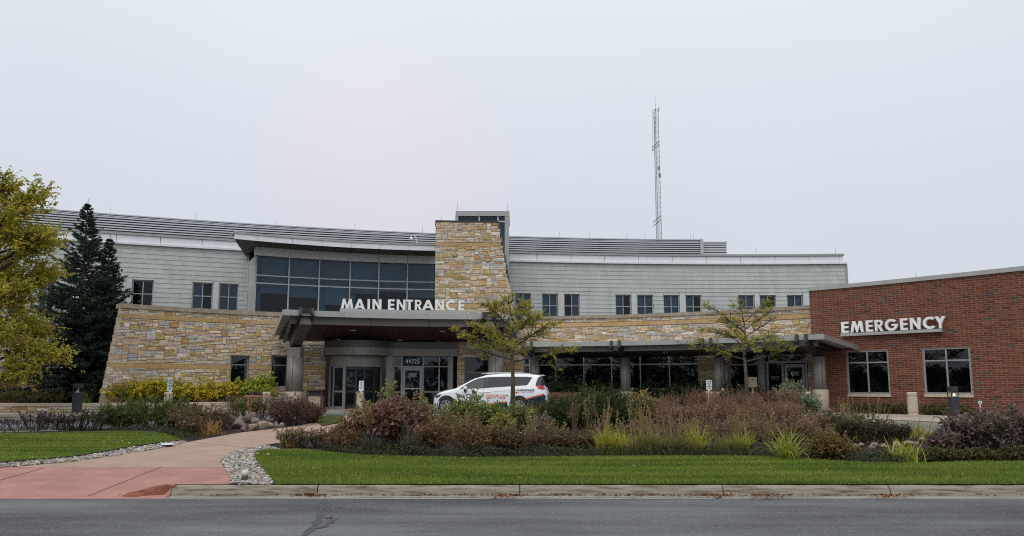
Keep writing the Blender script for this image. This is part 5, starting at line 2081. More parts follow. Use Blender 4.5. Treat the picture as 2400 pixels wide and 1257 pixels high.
# a few fallen leaves and clover heads on the grass
def lawn_litter(P_, n, xlim, ylim):
    X, Y = scatter(P_, n, xlim, ylim)
    m = MB()
    for x, y in zip(X, Y):
        s_, a = rnd(.02, .045), rnd(0, 6.28)
        d = Vector((math.cos(a), math.sin(a), rnd(-.2, .4)))
        q = Vector((-math.sin(a), math.cos(a), rnd(-.2, .4))) * .6
        bb = Vector((x, y, gz(x, y) + .05))
        m.add([bb - d * s_, bb - q * s_, bb + d * s_, bb + q * s_], [(0, 1, 2, 3)], random.choice(((.34, .2, .06), (.25, .12, .04), (.42, .34, .12), (.5, .48, .42))))
    return m
lawn_litter(P_LAWNR, 2.0, (-5, 11), None).build('leaf_litter', M_LEAFD, kind='stuff')
lawn_litter(P_LAWNL, 1.0, (-15, -5), None).build('leaf_litter', M_LEAFD, kind='stuff')
# ================================================================== low planter wall, left
ZLW = .83
LWc = fitcurve([onz(0, 945.5, ZLW), onz(175, 945.5, ZLW), onz(385, 944, ZLW), onz(583, 942, ZLW)], -33, -10.9)
low = thing('planter_wall', 'low stone planter wall with a pale cap in front of the yellow hydrangeas', 'low wall', (LWc.P(12).x, LWc.P(12).y, GZ))
uL0 = LWc.u_at(-60, .8)
m = MB()
slab(m, LWc, 0, LWc.len, .2, ZLW - .12, -.3, 0)
m.build('mortar_core', M_MORTAR, low)
st = ashlar(LWc, uL0, LWc.len, .42, ZLW - .12, [], gu=.10, gzz=.07)
lay_stones(LWc, st, low, k=.85)
coping(LWc, 0, LWc.len, ZLW - .12, ZLW, low, -.36, .05, L=1.6, m_=M_CONC)
# raised soil behind it
sp = [(p.x, p.y) for p in (LWc.P(u, -.3) for u in np.linspace(0, LWc.len, 20))]
sheet('planter_soil', sp + [(-10.2, 36.5), (-12, 37.5), (-17, 34.5), (-18.5, 38), (-30, 40), (-40, 36)], lambda x, y: .74, M_SOIL, ycuts=())

# ================================================================== bollards, lights, signs, planter, bin, bench
def bollard(px, py_top, Y, r, label):
    p = aty(px, py_top, Y)
    z0 = gz(p.x, p.y) - .02
    h = p.z - z0
    t = thing('concrete_bollard', label, 'bollard', (p.x, p.y, z0), 'concrete bollards along the drive')
    m = MB()
    m.lathe([(r, 0), (r, .16), (r - .02, .175), (r - .02, .20), (r, .215), (r, h - .17), (r - .02, h - .155), (r - .02, h - .135), (r, h - .12), (r, h - .03), (r - .03, h)], 24, (p.x, p.y, z0))
    o = m.build('bollard_post', M_CONC, t)
    for pl in o.data.polygons: pl.use_smooth = False
    return p, t
B = {}
B[395] = bollard(395.5, 919.5, 30.2, .165, 'concrete bollard with an edge-on blue sign beside the low planter wall')
B[625] = bollard(625.5, 919.5, 32.6, .165, 'plain concrete bollard in front of the terracotta planter')
B[845] = bollard(844.5, 919.5, 34.2, .165, 'concrete bollard with a white sign in front of the glazed door drum')
B[1660] = bollard(1661, 918, 32.6, .165, 'concrete bollard with a white sign left of the round column base')
B[1890] = bollard(1889.5, 918.5, 30.0, .165, 'plain concrete bollard beside the last column base at the clinic door')
B[2137] = bollard(2137, 919.5, 27.3, .175, 'whole concrete bollard standing clear in front of the brick wall')
M_SIGNB = mat('sign_white', (.70, .74, .76), rough=.4)
M_SIGNBLUE = mat('sign_blue', (.05, .12, .25), rough=.5)
def bsign(key, px, w_, py0, py1, ang, label, lines):
    P = B[key][0]
    z1, z0 = aty(px, py0, P.y).z, aty(px, py1, P.y).z
    c = Vector((aty(px, py0, P.y).x, P.y, P.z))
    t = thing('bollard_sign', label, 'sign', (c.x, c.y, P.z), 'small signs on bollards')
    m = MB()
    m.tube([(c.x, c.y + .03, P.z), (c.x, c.y + .03, z1 - .02)], .022, 8)
    m.lathe([(.05, 0), (.05, .05), (.03, .07)], 10, (c.x, c.y + .02, P.z))
    m.build('post', M_MULL, t)
    x = Vector((math.cos(ang), math.sin(ang), 0))
    n = Vector((x.y, -x.x, 0))
    m = MB()
    a, b = c - x * w_ / 2, c + x * w_ / 2
    m.hexa([Vector((q.x, q.y, zz)) for zz in (z0, z1) for q in (a, b, b - n * .012, a - n * .012)])
    bd_ = m.build('board', M_SIGNB, t)
    hh = (z1 - z0) / (len(lines) + .7)
    for i, s in enumerate(lines):
        q = c + n * .006
        place_text('lettering', s, hh * .82, (q.x, q.y, z1 - hh * (i + 1.05)), x, bd_, M_SIGNBLUE, spacing=.9)
bsign(845, 847, .21, 893, 917, .1, 'white sign with blue lines of text in front of the glazed door drum', ('FIVE', 'MIN', 'OR', 'LESS', 'P'))
bsign(1660, 1661.5, .24, 891, 914, .05, 'white sign with blue lines of text left of the round column', ('PLEASE', 'LEAVE', 'FOR', 'PATIENT', 'USE'))
bsign(395, 399.5, .24, 887, 917, 1.15, 'thin blue and white sign turned edge-on before the yellow hydrangeas', ('LEAVE', 'FOR', 'DROP', 'OFF'))

def light_bollard(px, py0, py1, Y, w_, lit, label):
    p = aty(px, py0, Y)
    z0 = gz(p.x, Y)
    t = thing('light_bollard', label, 'bollard light', (p.x, Y, z0), 'dark square bollard lights')
    h = p.z - z0
    a = w_ / 2
    M_LB = mat('bollard_metal', (.035, .04, .047), rough=.45, metal=.2)
    m = MB()
    m.bevbox((p.x - a, Y - a, z0 + .08), (p.x + a, Y + a, z0 + h - .34), .012)
    m.build('post', M_LB, t)
    m = MB()
    m.box((p.x - a - .03, Y - a - .03, z0 - .02), (p.x + a + .03, Y + a + .03, z0 + .08))
    m.build('foot', M_CONC, t)
    m = MB()
    m.bevbox((p.x - a, Y - a, z0 + h - .17), (p.x + a, Y + a, z0 + h), .012)
    m.build('cap', M_LB, t)
    for sx in (-1, 1):
        for sy in (-1, 1):
            m = MB()
            m.box((p.x + sx * a * .9 - .012, Y + sy * a * .9 - .012, z0 + h - .34), (p.x + sx * a * .9 + .012, Y + sy * a * .9 + .012, z0 + h - .17))
            m.build('lamp_bar', M_LB, t)
    m = MB()
    m.lathe([(.09, 0), (.03, .10), (.02, .165)], 14, (p.x, Y, z0 + h - .34))
    m.build('reflector', M_MULL, t)
    if lit:
        mm = bpy.data.materials.new('lamp_glow')
        mm.use_nodes = True
        b = mm.node_tree.nodes['Principled BSDF']
        b.inputs['Emission Color'].default_value = (1, .62, .25, 1)
        b.inputs['Emission Strength'].default_value = 1.3
        m = MB()
        m.lathe([(.02, .0), (.04, .04), (.015, .08)], 12, (p.x, Y - .07, z0 + h - .31))
        m.build('lamp', mm, t)
light_bollard(184, 900, 965, 29.8, .27, False, 'dark square bollard light standing unlit before the low planter wall')
light_bollard(2232, 906.5, 975, 25.6, .25, True, 'dark square bollard light with its lamp lit below the second brick wall window')

# terracotta planter with cabbages and foliage
pp_ = ong(612, 966)
pp_.y = 34.2
pp_.x = (612 - 1200) / F * 34.2
kz = .44
pot = thing('planter_pot', 'large terracotta planter pot of purple cabbages and lime foliage by the column', 'planter', (pp_.x, pp_.y, kz))
M_TERRA = mat('terracotta', (.40, .20, .15), rough=.85, var=.12, vscale=5)
ph = aty(612, 926, 34.2).z - kz
m = MB()
m.lathe([(.44, 0), (.50, ph - .20), (.52, ph - .19), (.53, ph - .1), (.60, ph - .09), (.62, ph), (.54, ph), (.5, ph - .06)], 32, (pp_.x, pp_.y, kz))
m.build('pot', M_TERRA, pot, smooth=False)
M_CAB = mat('cabbage', (.018, .012, .018), rough=.7, var=.4, vscale=20)
for i in range(7):
    a = i / 7 * 6.28
    m = MB()
    c = (pp_.x + .38 * math.cos(a), pp_.y + .38 * math.sin(a), kz + ph)
    m.lathe([(.06, -.05), (.17, .02), (.19, .09), (.13, .16), (.02, .18)], 10, c)
    m.build('cabbage', M_CAB, pot)

# litter bin
bx = aty(740, 950, 35.0)
tb0 = thing('litter_bin', 'brown framed litter bin with a beige stone panel beside the stone wall', 'litter bin', (bx.x, bx.y, .42))
hb = aty(740, 913, 35).z
M_BIN = mat('bin_brown', (.045, .026, .02), rough=.6)
w2 = .33
m = MB()
for sx in (-1, 1):
    for sy in (-1, 1): m.box((bx.x + sx * w2 - .035, bx.y + sy * .28 - .035, .42), (bx.x + sx * w2 + .035, bx.y + sy * .28 + .035, hb - .06))
for zz in (.50, hb - .30): m.box((bx.x - w2 + .036, bx.y - .31, zz), (bx.x + w2 - .036, bx.y + .31, zz + .06))
m.build('frame', M_BIN, tb0)
m = MB()
m.bevbox((bx.x - w2 - .06, bx.y - .35, hb - .06), (bx.x + w2 + .06, bx.y + .35, hb), .015)
m.build('lid', M_BIN, tb0)
m = MB()
m.box((bx.x - w2 + .037, bx.y - .285, .57), (bx.x + w2 - .037, bx.y + .285, hb - .305))
m.build('panel', mat('bin_panel', (.34, .28, .21), rough=.9, var=.2, vscale=25), tb0)
m = MB()
m.box((bx.x - w2 + .037, bx.y - .22, hb - .235), (bx.x + w2 - .037, bx.y + .25, hb - .065))
m.build('opening', M_DARKM, tb0)

# bench
YB = 35.9
b0 = aty(1285, 920, YB)
b1 = aty(1372, 920, YB)
bn = thing('bench', 'brown slatted wooden bench half hidden behind the juniper and white van', 'bench', ((b0.x + b1.x) / 2, YB, .42))
M_BENCH = mat('bench_wood', (.24, .105, .06), rough=.6, var=.2, vscale=5, stretch=(1, 6, 6))
zt2, zb2 = b0.z, aty(1285, 938.5, YB).z
for i in range(4):
    h = (zt2 - zb2) / 4
    m = MB()
    m.box((b0.x, YB - .02 + .0 * i, zb2 + h * i + .008), (b1.x, YB + .02, zb2 + h * (i + 1) - .008))
    m.build('back_slat', M_BENCH, bn)
for i in range(4):
    m = MB()
    m.box((b0.x, YB + .06 + .11 * i, .86), (b1.x, YB + .155 + .11 * i, .89))
    m.build('seat_slat', M_BENCH, bn)
for x in (b0.x + .15, b1.x - .15):
    m = MB()
    m.box((x - .025, YB + .025, .42), (x + .025, YB + .065, zt2 - .05))
    m.box((x - .025, YB + .066, .80), (x + .025, YB + .5, .855))
    m.box((x - .025, YB + .45, .42), (x + .025, YB + .5, .80))
    m.build('leg_frame', M_DARKM, bn)

# tan sign on a post, clinic
YS = 28.5
s0, s1 = aty(1754, 884, YS), aty(1775, 908, YS)
ts = thing('post_sign', 'small tan information sign on a square post behind the brown perennials', 'sign', ((s0.x + s1.x) / 2, YS, .42))
M_TAN = mat('sign_tan', (.26, .215, .14), rough=.6)
m = MB()
m.box((s0.x, YS, s1.z), (s1.x, YS + .03, s0.z))
brd = m.build('board', M_TAN, ts)
m = MB()
xm = (s0.x + s1.x) / 2
m.box((xm - .03, YS + .031, .4), (xm + .03, YS + .08, s0.z - .03))
m.build('post', mat('sign_post', (.3, .26, .2), rough=.6), ts)
place_text('emblem', 'C', .09, (xm, YS - .003, s0.z - .13), (1, 0, 0), brd, M_BLACKP)
for z, wd in ((s0.z - .20, .24), (s0.z - .255, .32), (s0.z - .315, .26)):
    m = MB()
    m.box((xm - wd / 2, YS - .003, z - .006), (xm + wd / 2, YS - .001, z + .006))
    m.build('text_line', mat('sign_line', (.45, .40, .28), rough=.6), brd)

# round speaker-like disc on the column, white stake sign, little ground lights
d = aty(1693.5, 913.5, 33.0)
m = MB()
vs = []
n = 18
for r, yy in ((.0, -.09), (.06, -.088), (.066, -.07), (.066, .02)):
    for k in range(n): vs.append((d.x + r * math.cos(2 * math.pi * k / n), d.y + yy, d.z + r * math.sin(2 * math.pi * k / n)))
fs = []
for i in range(3):
    for k in range(n): fs.append((i * n + k, i * n + (k + 1) % n, i * n + n + (k + 1) % n, i * n + n + k))
m.add(vs, fs)
m.build('push_button', mat('button_grey', (.5, .49, .46), rough=.4, metal=.4))
o_ = bpy.data.objects['push_button']
setp(o_, 'round metal door push button at the foot of the third round column', 'push button')
m = MB()
d2 = Vector((d.x, d.y + .02, 0))
q = aty(2297, 944, 23.0)
t = thing('stake_sign', 'tiny white stake marker at the foot of the red brick wall', 'sign', (q.x, q.y, .4))
m = MB()
m.box((q.x - .012, q.y, .4), (q.x + .012, q.y + .02, q.z - .02))
m.build('stake', M_WHITEP, t)
m = MB()
m.box((q.x - .055, q.y - .01, q.z - .03), (q.x + .055, q.y - .001, q.z + .05))
pl_ = m.build('plate', M_WHITEP, t)
m = MB()
m.box((q.x - .015, q.y - .014, q.z - .005), (q.x + .015, q.y - .011, q.z + .03))
m.build('mark', M_BLACKP, pl_)
# flat disc light by the left lawn
q = ong(392, 1048)
t = thing('ground_light', 'flat white round ground light in the gravel edge of the left lawn', 'ground light', (q.x, q.y, q.z))
m = MB()
m.lathe([(.10, 0), (.105, .045), (.10, .05)], 24, (q.x, q.y, q.z))
m.build('housing', M_EDGE, t)
m = MB()
m.lathe([(.135, .05), (.14, .06), (.11, .078), (.0, .085)], 24, (q.x, q.y, q.z), cap=False)
m.build('lens', mat('lens_white', (.62, .68, .74), rough=.25), t)
# two tone stone-like light in the right gravel
q = ong(573.5, 1130)
t = thing('landscape_light', 'small dark landscape spotlight with a pale round head on the gravel', 'ground light', (q.x, q.y, q.z))
m = MB()
m.lathe([(.03, -.02), (.05, .03), (.055, .07), (.04, .09)], 14, (q.x, q.y, q.z))
m.build('base', mat('moss_grey', (.07, .085, .07), rough=.9), t)
m = MB()
m.lathe([(.03, .085), (.055, .10), (.062, .125), (.055, .155), (.03, .172), (.0, .178)], 14, (q.x, q.y, q.z), cap=False)
m.build('head', mat('pale_head', (.55, .52, .42), rough=.8, var=.2, vscale=30), t, smooth=True)

# ================================================================== boulders
def unit_(a): return a / np.linalg.norm(a, axis=-1, keepdims=True)
def boulder(p, s, col, label, group):
    n = len(ICV2)
    V = ICV2.copy()
    ph = rng.uniform(0, 6, 6)
    f = 1 + .22 * np.sin(V @ np.array([2.1, 1.3, .6]) + ph[0]) + .16 * np.sin(V @ np.array([-1.2, 2.7, 1.9]) + ph[1]) + rng.uniform(-.05, .05, n)
    V = np.sign(V) * np.abs(V) ** .8
    pl_n = unit_(rng.normal(0, 1, (12, 3)))
    for q_ in pl_n:
        dd_ = np.maximum(V @ q_ - .58, 0)
        V = V - dd_[:, None] * q_[None] * .92
    V = V * f[:, None] * np.array(s)
    a = rng.uniform(0, 6.28)
    c, s_ = math.cos(a) , math.sin(a)
    V = np.stack([V[:, 0] * c - V[:, 1] * s_, V[:, 0] * s_ + V[:, 1] * c, V[:, 2]], 1) + np.array([p.x, p.y, p.z + s[2] * .42])
    o = np_mesh('boulder', V, ICF2, np.repeat(np.array([col]), n, 0), M_ROCK)
    setp(o, label, 'rock', group)
ico = bmesh.new()
bmesh.ops.create_icosphere(ico, subdivisions=2, radius=1)
ICV2 = np.array([v.co[:] for v in ico.verts])
ICF2 = np.array([[v.index for v in f.verts] for f in ico.faces])
ico.free()
for px, py, s, c in ((547, 998, .30, (.16, .115, .095)), (583, 990, .26, (.15, .11, .10)), (562, 1004, .29, (.18, .13, .105)), (600, 996, .25, (.22, .15, .13)), (614, 997, .26, (.045, .045, .05)), (592, 1009, .2, (.24, .18, .13)), (618, 1006, .19, (.24, .185, .14)), (571, 1011, .14, (.21, .14, .12)), (633, 1003, .16, (.27, .22, .16)), (648, 1000, .13, (.28, .22, .17)), (660, 1000, .12, (.28, .23, .18)), (530, 1003, .17, (.17, .12, .1))):
    boulder(ong(px, py), (s * 1.05, s * .85, s * .8), c, 'weathered boulder in the rock pile at the left edge of the curving path', 'boulders beside the path')
for i in range(46):
    px = 985 + i * 28 + rnd(-9, 9)
    py = 1032 - 9 * math.sin(i * .3) + rnd(-4, 4) + (8 if px > 2000 else 0)
    s = rnd(.09, .16)
    k = rnd(.6, .95)
    boulder(ong(px, py), (s * 1.25, s * .8, s * .6), (.34 * k, .25 * k, .195 * k), 'tan boulder in the low rock row running through the planting bed', 'boulders in the planting bed')

# ================================================================== the minivan
van = thing('minivan', 'white minivan with orange stripe and printed slogan waiting at the entrance', 'van', (0, 0, 0))
VX = np.array([0, .05, .14, .30, .50, .80, 1.06, 1.30, 1.84, 2.43, 3.0, 3.4, 4.22, 4.7, 4.9, 4.99, 5.08, 5.14, 5.18])
VT = np.array([.62, .74, .84, .93, 1.0, 1.07, 1.12, 1.26, 1.55, 1.72, 1.775, 1.785, 1.765, 1.72, 1.685, 1.45, 1.20, 1.02, .95])
VBm = np.array([.30, .26, .23, .21, .2, .2, .2, .2, .2, .2, .2, .2, .2, .22, .27, .30, .33, .36, .40])
VW = np.array([.60, .76, .85, .92, .955, .975, .985, .99, .995, 1.0, 1.0, 1.0, .995, .975, .95, .93, .90, .86, .80])
ZF = np.array([.15, .25, .45, .60, .85, 1.0, 1.10, 1.30, 1.5, 1.7, 1.9])
WF = np.array([.90, .95, .985, 1.0, 1.0, .985, .965, .90, .83, .76, .70])
def vw(x, z): return float(np.interp(x, VX, VW) * np.interp(z, ZF, WF))
xsv = np.unique(np.concatenate([np.linspace(0, .5, 9), np.linspace(.5, 4.7, 34), np.linspace(4.7, 5.18, 12)]))
def vsec(x):
    zb, zt = float(np.interp(x, VX, VBm)), float(np.interp(x, VX, VT))
    zs = [zb + (zt - .10 - zb) * i / 11 for i in range(12)]
    pts = [(vw(x, z), z) for z in zs]
    w_ = pts[-1][0]
    pts += [(w_ * .975, zt - .055), (w_ * .90, zt - .022), (w_ * .7, zt - .006), (w_ * .35, zt)]
    full = [(-y, z) for y, z in pts] + [(0, zt + .002)] + [(y, z) for y, z in pts[::-1]]
    return full
m = MB()
secs = [vsec(x) for x in xsv]
n = len(secs[0])
vs, fs = [], []
for x, s in zip(xsv, secs): vs += [(x - 2.59, y, z) for y, z in s]
for i in range(len(xsv) - 1):
    for k in range(n - 1): fs.append((i * n + k, i * n + k + 1, i * n + n + k + 1, i * n + n + k))
    fs.append((i * n + n - 1, i * n, i * n + n, i * n + 2 * n - 1))
fs.append(tuple(range(n - 1, -1, -1)))
fs.append(tuple((len(xsv) - 1) * n + k for k in range(n)))
m.add(vs, fs)
M_VAN = mat('van_paint', (.80, .82, .84), rough=.22, spec=.5)
body = m.build('body', M_VAN, van, smooth=True)
M_VGL = mat('van_glass', (.012, .014, .017), rough=.06, spec=.3)
M_TYRE = mat('tyre', (.012, .012, .012), rough=.8)
M_RIM = mat('alloy', (.55, .56, .58), rough=.3, metal=.7)
M_NAVY = mat('van_navy', (.012, .02, .045), rough=.3)
M_ORNG = mat('van_orange', (.62, .11, .03), rough=.35)
M_RED = mat('tail_red', (.45, .012, .02), rough=.15)
def vpatch(name, poly, mt, off=.006, side=-1, parent=None, cell=.11):
    o = sheet(name, poly, lambda x, z: side * (vw(x, z) + off), mt, cell=cell, kind=None, ycuts=(), parent=parent or van)
    for v in o.data.vertices:
        x, z, y = v.co
        v.co = (x - 2.59, y, z)
    for pl in o.data.polygons: pl.use_smooth = True
    return o
def zc(*p): return [((a - 283) / 336, (815 - b) / 343) for a, b in p]
for sd_ in (-1, 1):
    dn = vpatch('side_window', zc((705, 440), (790, 378), (890, 318), (985, 282), (1060, 268), (1082, 267), (1066, 432)), mat('van_glass_clear', (.035, .045, .045), rough=.05, spec=.35), side=sd_)
    vpatch('pillar', zc((1066, 433), (1083, 266), (1128, 262), (1106, 428)), M_BLACKP, .007, side=sd_)
    vpatch('side_window', zc((1108, 427), (1130, 262), (1420, 256), (1700, 258), (1785, 264), (1792, 275), (1735, 370), (1712, 386), (1430, 405)), M_VGL, side=sd_)
    vpatch('quarter_glass', zc((1845, 395), (1860, 330), (1893, 258), (1930, 248), (1950, 262), (1985, 392), (1860, 402)), M_VGL, side=sd_)
    vpatch('tail_light', zc((1862, 398), (1880, 388), (1960, 390), (1985, 420), (1985, 448), (1930, 450), (1880, 430)), M_RED, .012, side=sd_)
    vpatch('lower_panel', zc((1700, 640), (1705, 602), (1950, 540), (1985, 530), (2000, 640), (1960, 700), (1750, 720)), M_NAVY, .005, side=sd_)
    vpatch('stripe', zc((1695, 600), (1690, 585), (1955, 515), (1975, 510), (1978, 528), (1950, 538)), M_ORNG, .008, side=sd_)
    vpatch('stripe', zc((700, 705), (720, 680), (1150, 665), (1420, 628), (1425, 645), (1150, 685)), M_ORNG, .008, side=sd_)
    vpatch('lower_panel', zc((690, 735), (700, 706), (1150, 686), (1425, 646), (1432, 735)), M_NAVY, .005, side=sd_)
    vpatch('headlight', zc((318, 545), (345, 535), (425, 520), (400, 560), (345, 585), (325, 575)), mat('headlight', (.10, .11, .12), rough=.1), .012, side=sd_)
    vpatch('side_marker', zc((404, 640), (420, 620), (425, 655), (408, 665)), M_RED, .012, side=sd_)
    vpatch('bumper', zc((1975, 640), (1960, 610), (2010, 600), (2020, 640), (1995, 655)), M_DARKM, .012, side=sd_)
    # door seams, handles
    for seam in (((712, 450), (705, 560), (712, 650)), ((1072, 436), (1080, 560), (1068, 660)), ((1480, 405), (1478, 560))):
        pts = zc(*seam)
        mm = MB()
        mm.tube([(x - 2.59, sd_ * (vw(x, z) + .001), z) for x, z in pts], .006, 4)
        mm.build('door_seam', mat('seam_grey', (.18, .19, .2), rough=.6), van)
    pts = zc((820, 520), (1000, 500), (1150, 490), (1420, 470), (1600, 468))
    mm = MB()
    mm.tube([(x - 2.59, sd_ * (vw(x, z) - .002), z) for x, z in pts], .010, 4)
    mm.build('crease', mat('crease_grey', (.35, .37, .40), rough=.5), van)
    for c in ((1035, 493), (1130, 488)):
        (x, z), = zc(c)
        mm = MB()
        mm.bevbox((x - 2.59 - .11, sd_ * (vw(x, z) + .015) - .018, z - .018), (x - 2.59 + .11, sd_ * (vw(x, z) + .015) + .018, z + .018), .008)
        mm.build('door_handle', M_VAN, van)
    (x, z), = zc((797, 424))
    yy = sd_ * (vw(x, z) + .13)
    mm = MB()
    mm.bevbox((x - 2.59 - .085, yy - .09, z - .055), (x - 2.59 + .085, yy + .09, z + .065), .04)
    mr_ = mm.build('mirror', M_VAN, van)
    mm = MB()
    mm.box((x - 2.59 - .05, yy - .07 * 1, z - .21), (x - 2.59 + .03, yy + .06, z - .057))
    mm.build('mirror_foot', M_BLACKP, mr_)
def whl(x, sd_):
    c = Vector((x - 2.59, sd_ * .90, .35))
    # the dark arch behind the wheel
    arcp = [(x + .44 * math.cos(t), .36 + .44 * math.sin(t)) for t in np.linspace(-.45, math.pi + .45, 22)]
    vpatch('wheel_arch', [p for p in arcp], M_EDGE, .004, sd_, cell=.15)
    mm = MB()
    vs, fs = [], []
    n = 32
    pr = [(.24, -.09), (.33, -.105), (.355, -.07), (.355, .07), (.33, .105), (.24, .11)]
    for r, y in pr:
        for k in range(n):
            t = 2 * math.pi * k / n
            vs.append((c.x + r * math.cos(t), c.y + sd_ * y, c.z + r * math.sin(t)))
    for i in range(len(pr) - 1):
        for k in range(n): fs.append((i * n + k, i * n + (k + 1) % n, i * n + n + (k + 1) % n, i * n + n + k))
    mm.add(vs, fs)
    wh = mm.build('wheel', M_TYRE, van, smooth=False)
    mm = MB()
    yo = c.y + sd_ * .105
    for k in range(9):
        t = 2 * math.pi * k / 9 + .2
        d = Vector((math.cos(t), 0, math.sin(t)))
        s_ = Vector((-math.sin(t), 0, math.cos(t)))
        o = Vector((c.x, yo, c.z))
        p = [o + d * .05 - s_ * .022, o + d * .05 + s_ * .022, o + d * .235 + s_ * .026, o + d * .235 - s_ * .026]
        q = [v - Vector((0, sd_ * .03, 0)) for v in p]
        mm.hexa(q + p)
    mm.build('rim_spokes', M_RIM, wh)
    mm = MB()
    vs, fs = [], []
    for r, y in ((.225, .09), (.225, .115), (.25, .12), (.25, .09)):
        for k in range(n):
            t = 2 * math.pi * k / n
            vs.append((c.x + r * math.cos(t), c.y + sd_ * y, c.z + r * math.sin(t)))
    for i in range(3):
        for k in range(n): fs.append((i * n + k, i * n + (k + 1) % n, i * n + n + (k + 1) % n, i * n + n + k))
    mm.add(vs, fs)
    mm.build('rim_ring', M_RIM, wh)
    mm = MB()
    mm.tube([(c.x, yo - sd_ * .03, c.z), (c.x, yo + sd_ * .006, c.z)], .055, 14)
    mm.build('hub', M_RIM, wh)
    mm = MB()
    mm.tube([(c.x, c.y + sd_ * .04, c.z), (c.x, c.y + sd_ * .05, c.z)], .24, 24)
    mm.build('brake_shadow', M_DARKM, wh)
for x in (.66 + .0, 3.93):
    for sd_ in (-1, 1): whl(x, sd_)
# windscreen and rear window on the upper skin
def vtop(name, x0, x1, f, mt, off=.008, nx=8):
    mm = MB()
    vs, fs = [], []
    for i in range(nx + 1):
        x = x0 + (x1 - x0) * i / nx
        s = vsec(x)
        w_ = s[11][0] * -1
        zt = float(np.interp(x, VX, VT))
        for k in range(9):
            y = -f + 2 * f * k / 8
            z = zt - .002 - .02 * (y * y)
            vs.append((x - 2.59, y * w_ * 1.0, z + off))
    for i in range(nx):
        for k in range(8): fs.append((i * 9 + k, i * 9 + 9 + k, i * 9 + 10 + k, i * 9 + k + 1))
    mm.add(vs, fs)
    return mm.build(name, mt, van, smooth=True)
vtop('windscreen', 1.22, 2.25, .86, M_VGL, .012)
vtop('rear_window', 4.93, 5.09, .80, M_VGL, .02)
mm = MB()
mm.box((2.55, -.55, .55), (2.60, .55, .78))
mm.build('number_plate', M_WHITEP, van)
mm = MB()
mm.bevbox((2.25, -.72, 1.675), (2.42, .72, 1.71), .012)
mm.build('spoiler', M_VAN, van)
mm = MB()
for sy in (-.62, .62): mm.tube([(-.4, sy, 1.79), (0.1, sy, 1.825), (1.4, sy, 1.815), (1.75, sy, 1.775)], .018, 6)
for k_, sy in enumerate((-.62, .62)):
    mm = MB()
    mm.tube([(-.4, sy, 1.77), (0.1, sy, 1.815), (1.4, sy, 1.805), (1.75, sy, 1.765)], .018, 6)
    mm.build('roof_rail', M_MULL, van)
yv = -(1.0 + .012)
def vt(s, size, px, py, mt, align='LEFT', **kw):
    (x, z), = zc((px, py))
    return place_text('lettering', s, size, (x - 2.59, -(vw(x, z) + .012), z), (1, 0, 0), van, mt, .002, align, **kw)
vt('We Choose', .25, 668, 578, M_BLACKP, width=1.14, bold=.006)
vt('Hope.', .25, 745, 655, M_BLACKP, width=.62, bold=.006)
vt('CANCER CARE', .13, 1105, 555, M_ORNG, width=1.0)
vt('RIGHT HERE', .13, 1105, 590, M_ORNG, width=.87)
vt('Lakewood', .16, 1592, 472, M_NAVY, width=.68, bold=.002)
vt('HEALTH SYSTEM', .05, 1628, 494, M_NAVY, width=.55)
for poly in (((1522, 425), (1532, 440), (1530, 470), (1545, 490), (1580, 500), (1560, 508), (1530, 495), (1520, 465)), ((1535, 462), (1575, 452), (1600, 455), (1575, 462), (1540, 470)), ((1545, 492), (1590, 478), (1615, 500), (1590, 492), (1560, 515))):
    vpatch('emblem', zc(*poly), M_ORNG, .01)
pc = aty(1153, 960, 34.2)
van.location = (pc.x, 34.2, .325)
van.rotation_euler = (0, 0, math.radians(-6))
van.scale = (1, 1, 1.0)

# ================================================================== the line of trees across the road, seen in the lower windows
# ================================================================== plants
M_LEAF = leafmat('leaf', .42, .55)
M_NEEDLE = leafmat('needle', .15, .6)
M_BLADE = leafmat('grass_leaf', .35, .5)
M_TWIG = mat('twig', attr=True, rough=.9, spec=.15)
M_BARK = mat('bark', (.13, .105, .08), rough=.95, var=.45, vscale=9, bump=.8, bscale=25, spec=.1, stretch=(1, 1, .3))
UPV = np.array([0, 0, 1.0])
def unit(a): return a / np.maximum(np.linalg.norm(a, axis=-1, keepdims=True), 1e-9)
def bez(P0, P1, P2, t):
    t = t[..., None]
    return (1 - t) ** 2 * P0 + 2 * t * (1 - t) * P1 + t * t * P2
def leaves_geo(p, d, side, l, w_, fold=.15):
    """four point leaves: p base (n,3), d direction, side vector"""
    nrm_ = np.cross(d, side)
    l, w_ = l[:, None], w_[:, None]
    mid = p + d * l * .45 - nrm_ * l * fold
    V = np.empty((len(p), 4, 3))
    V[:, 0], V[:, 1], V[:, 2], V[:, 3] = p, mid + side * w_, p + d * l - nrm_ * l * fold * .6, mid - side * w_
    return V
def palette(pal, n, idx=None, jit=.16):
    pal = np.array(pal)
    k = rng.integers(0, len(pal), n) if idx is None else idx
    return pal[k % len(pal)] * rng.uniform(1 - jit, 1 + jit, (n, 1)) * rng.uniform(.94, 1.06, (n, 3))
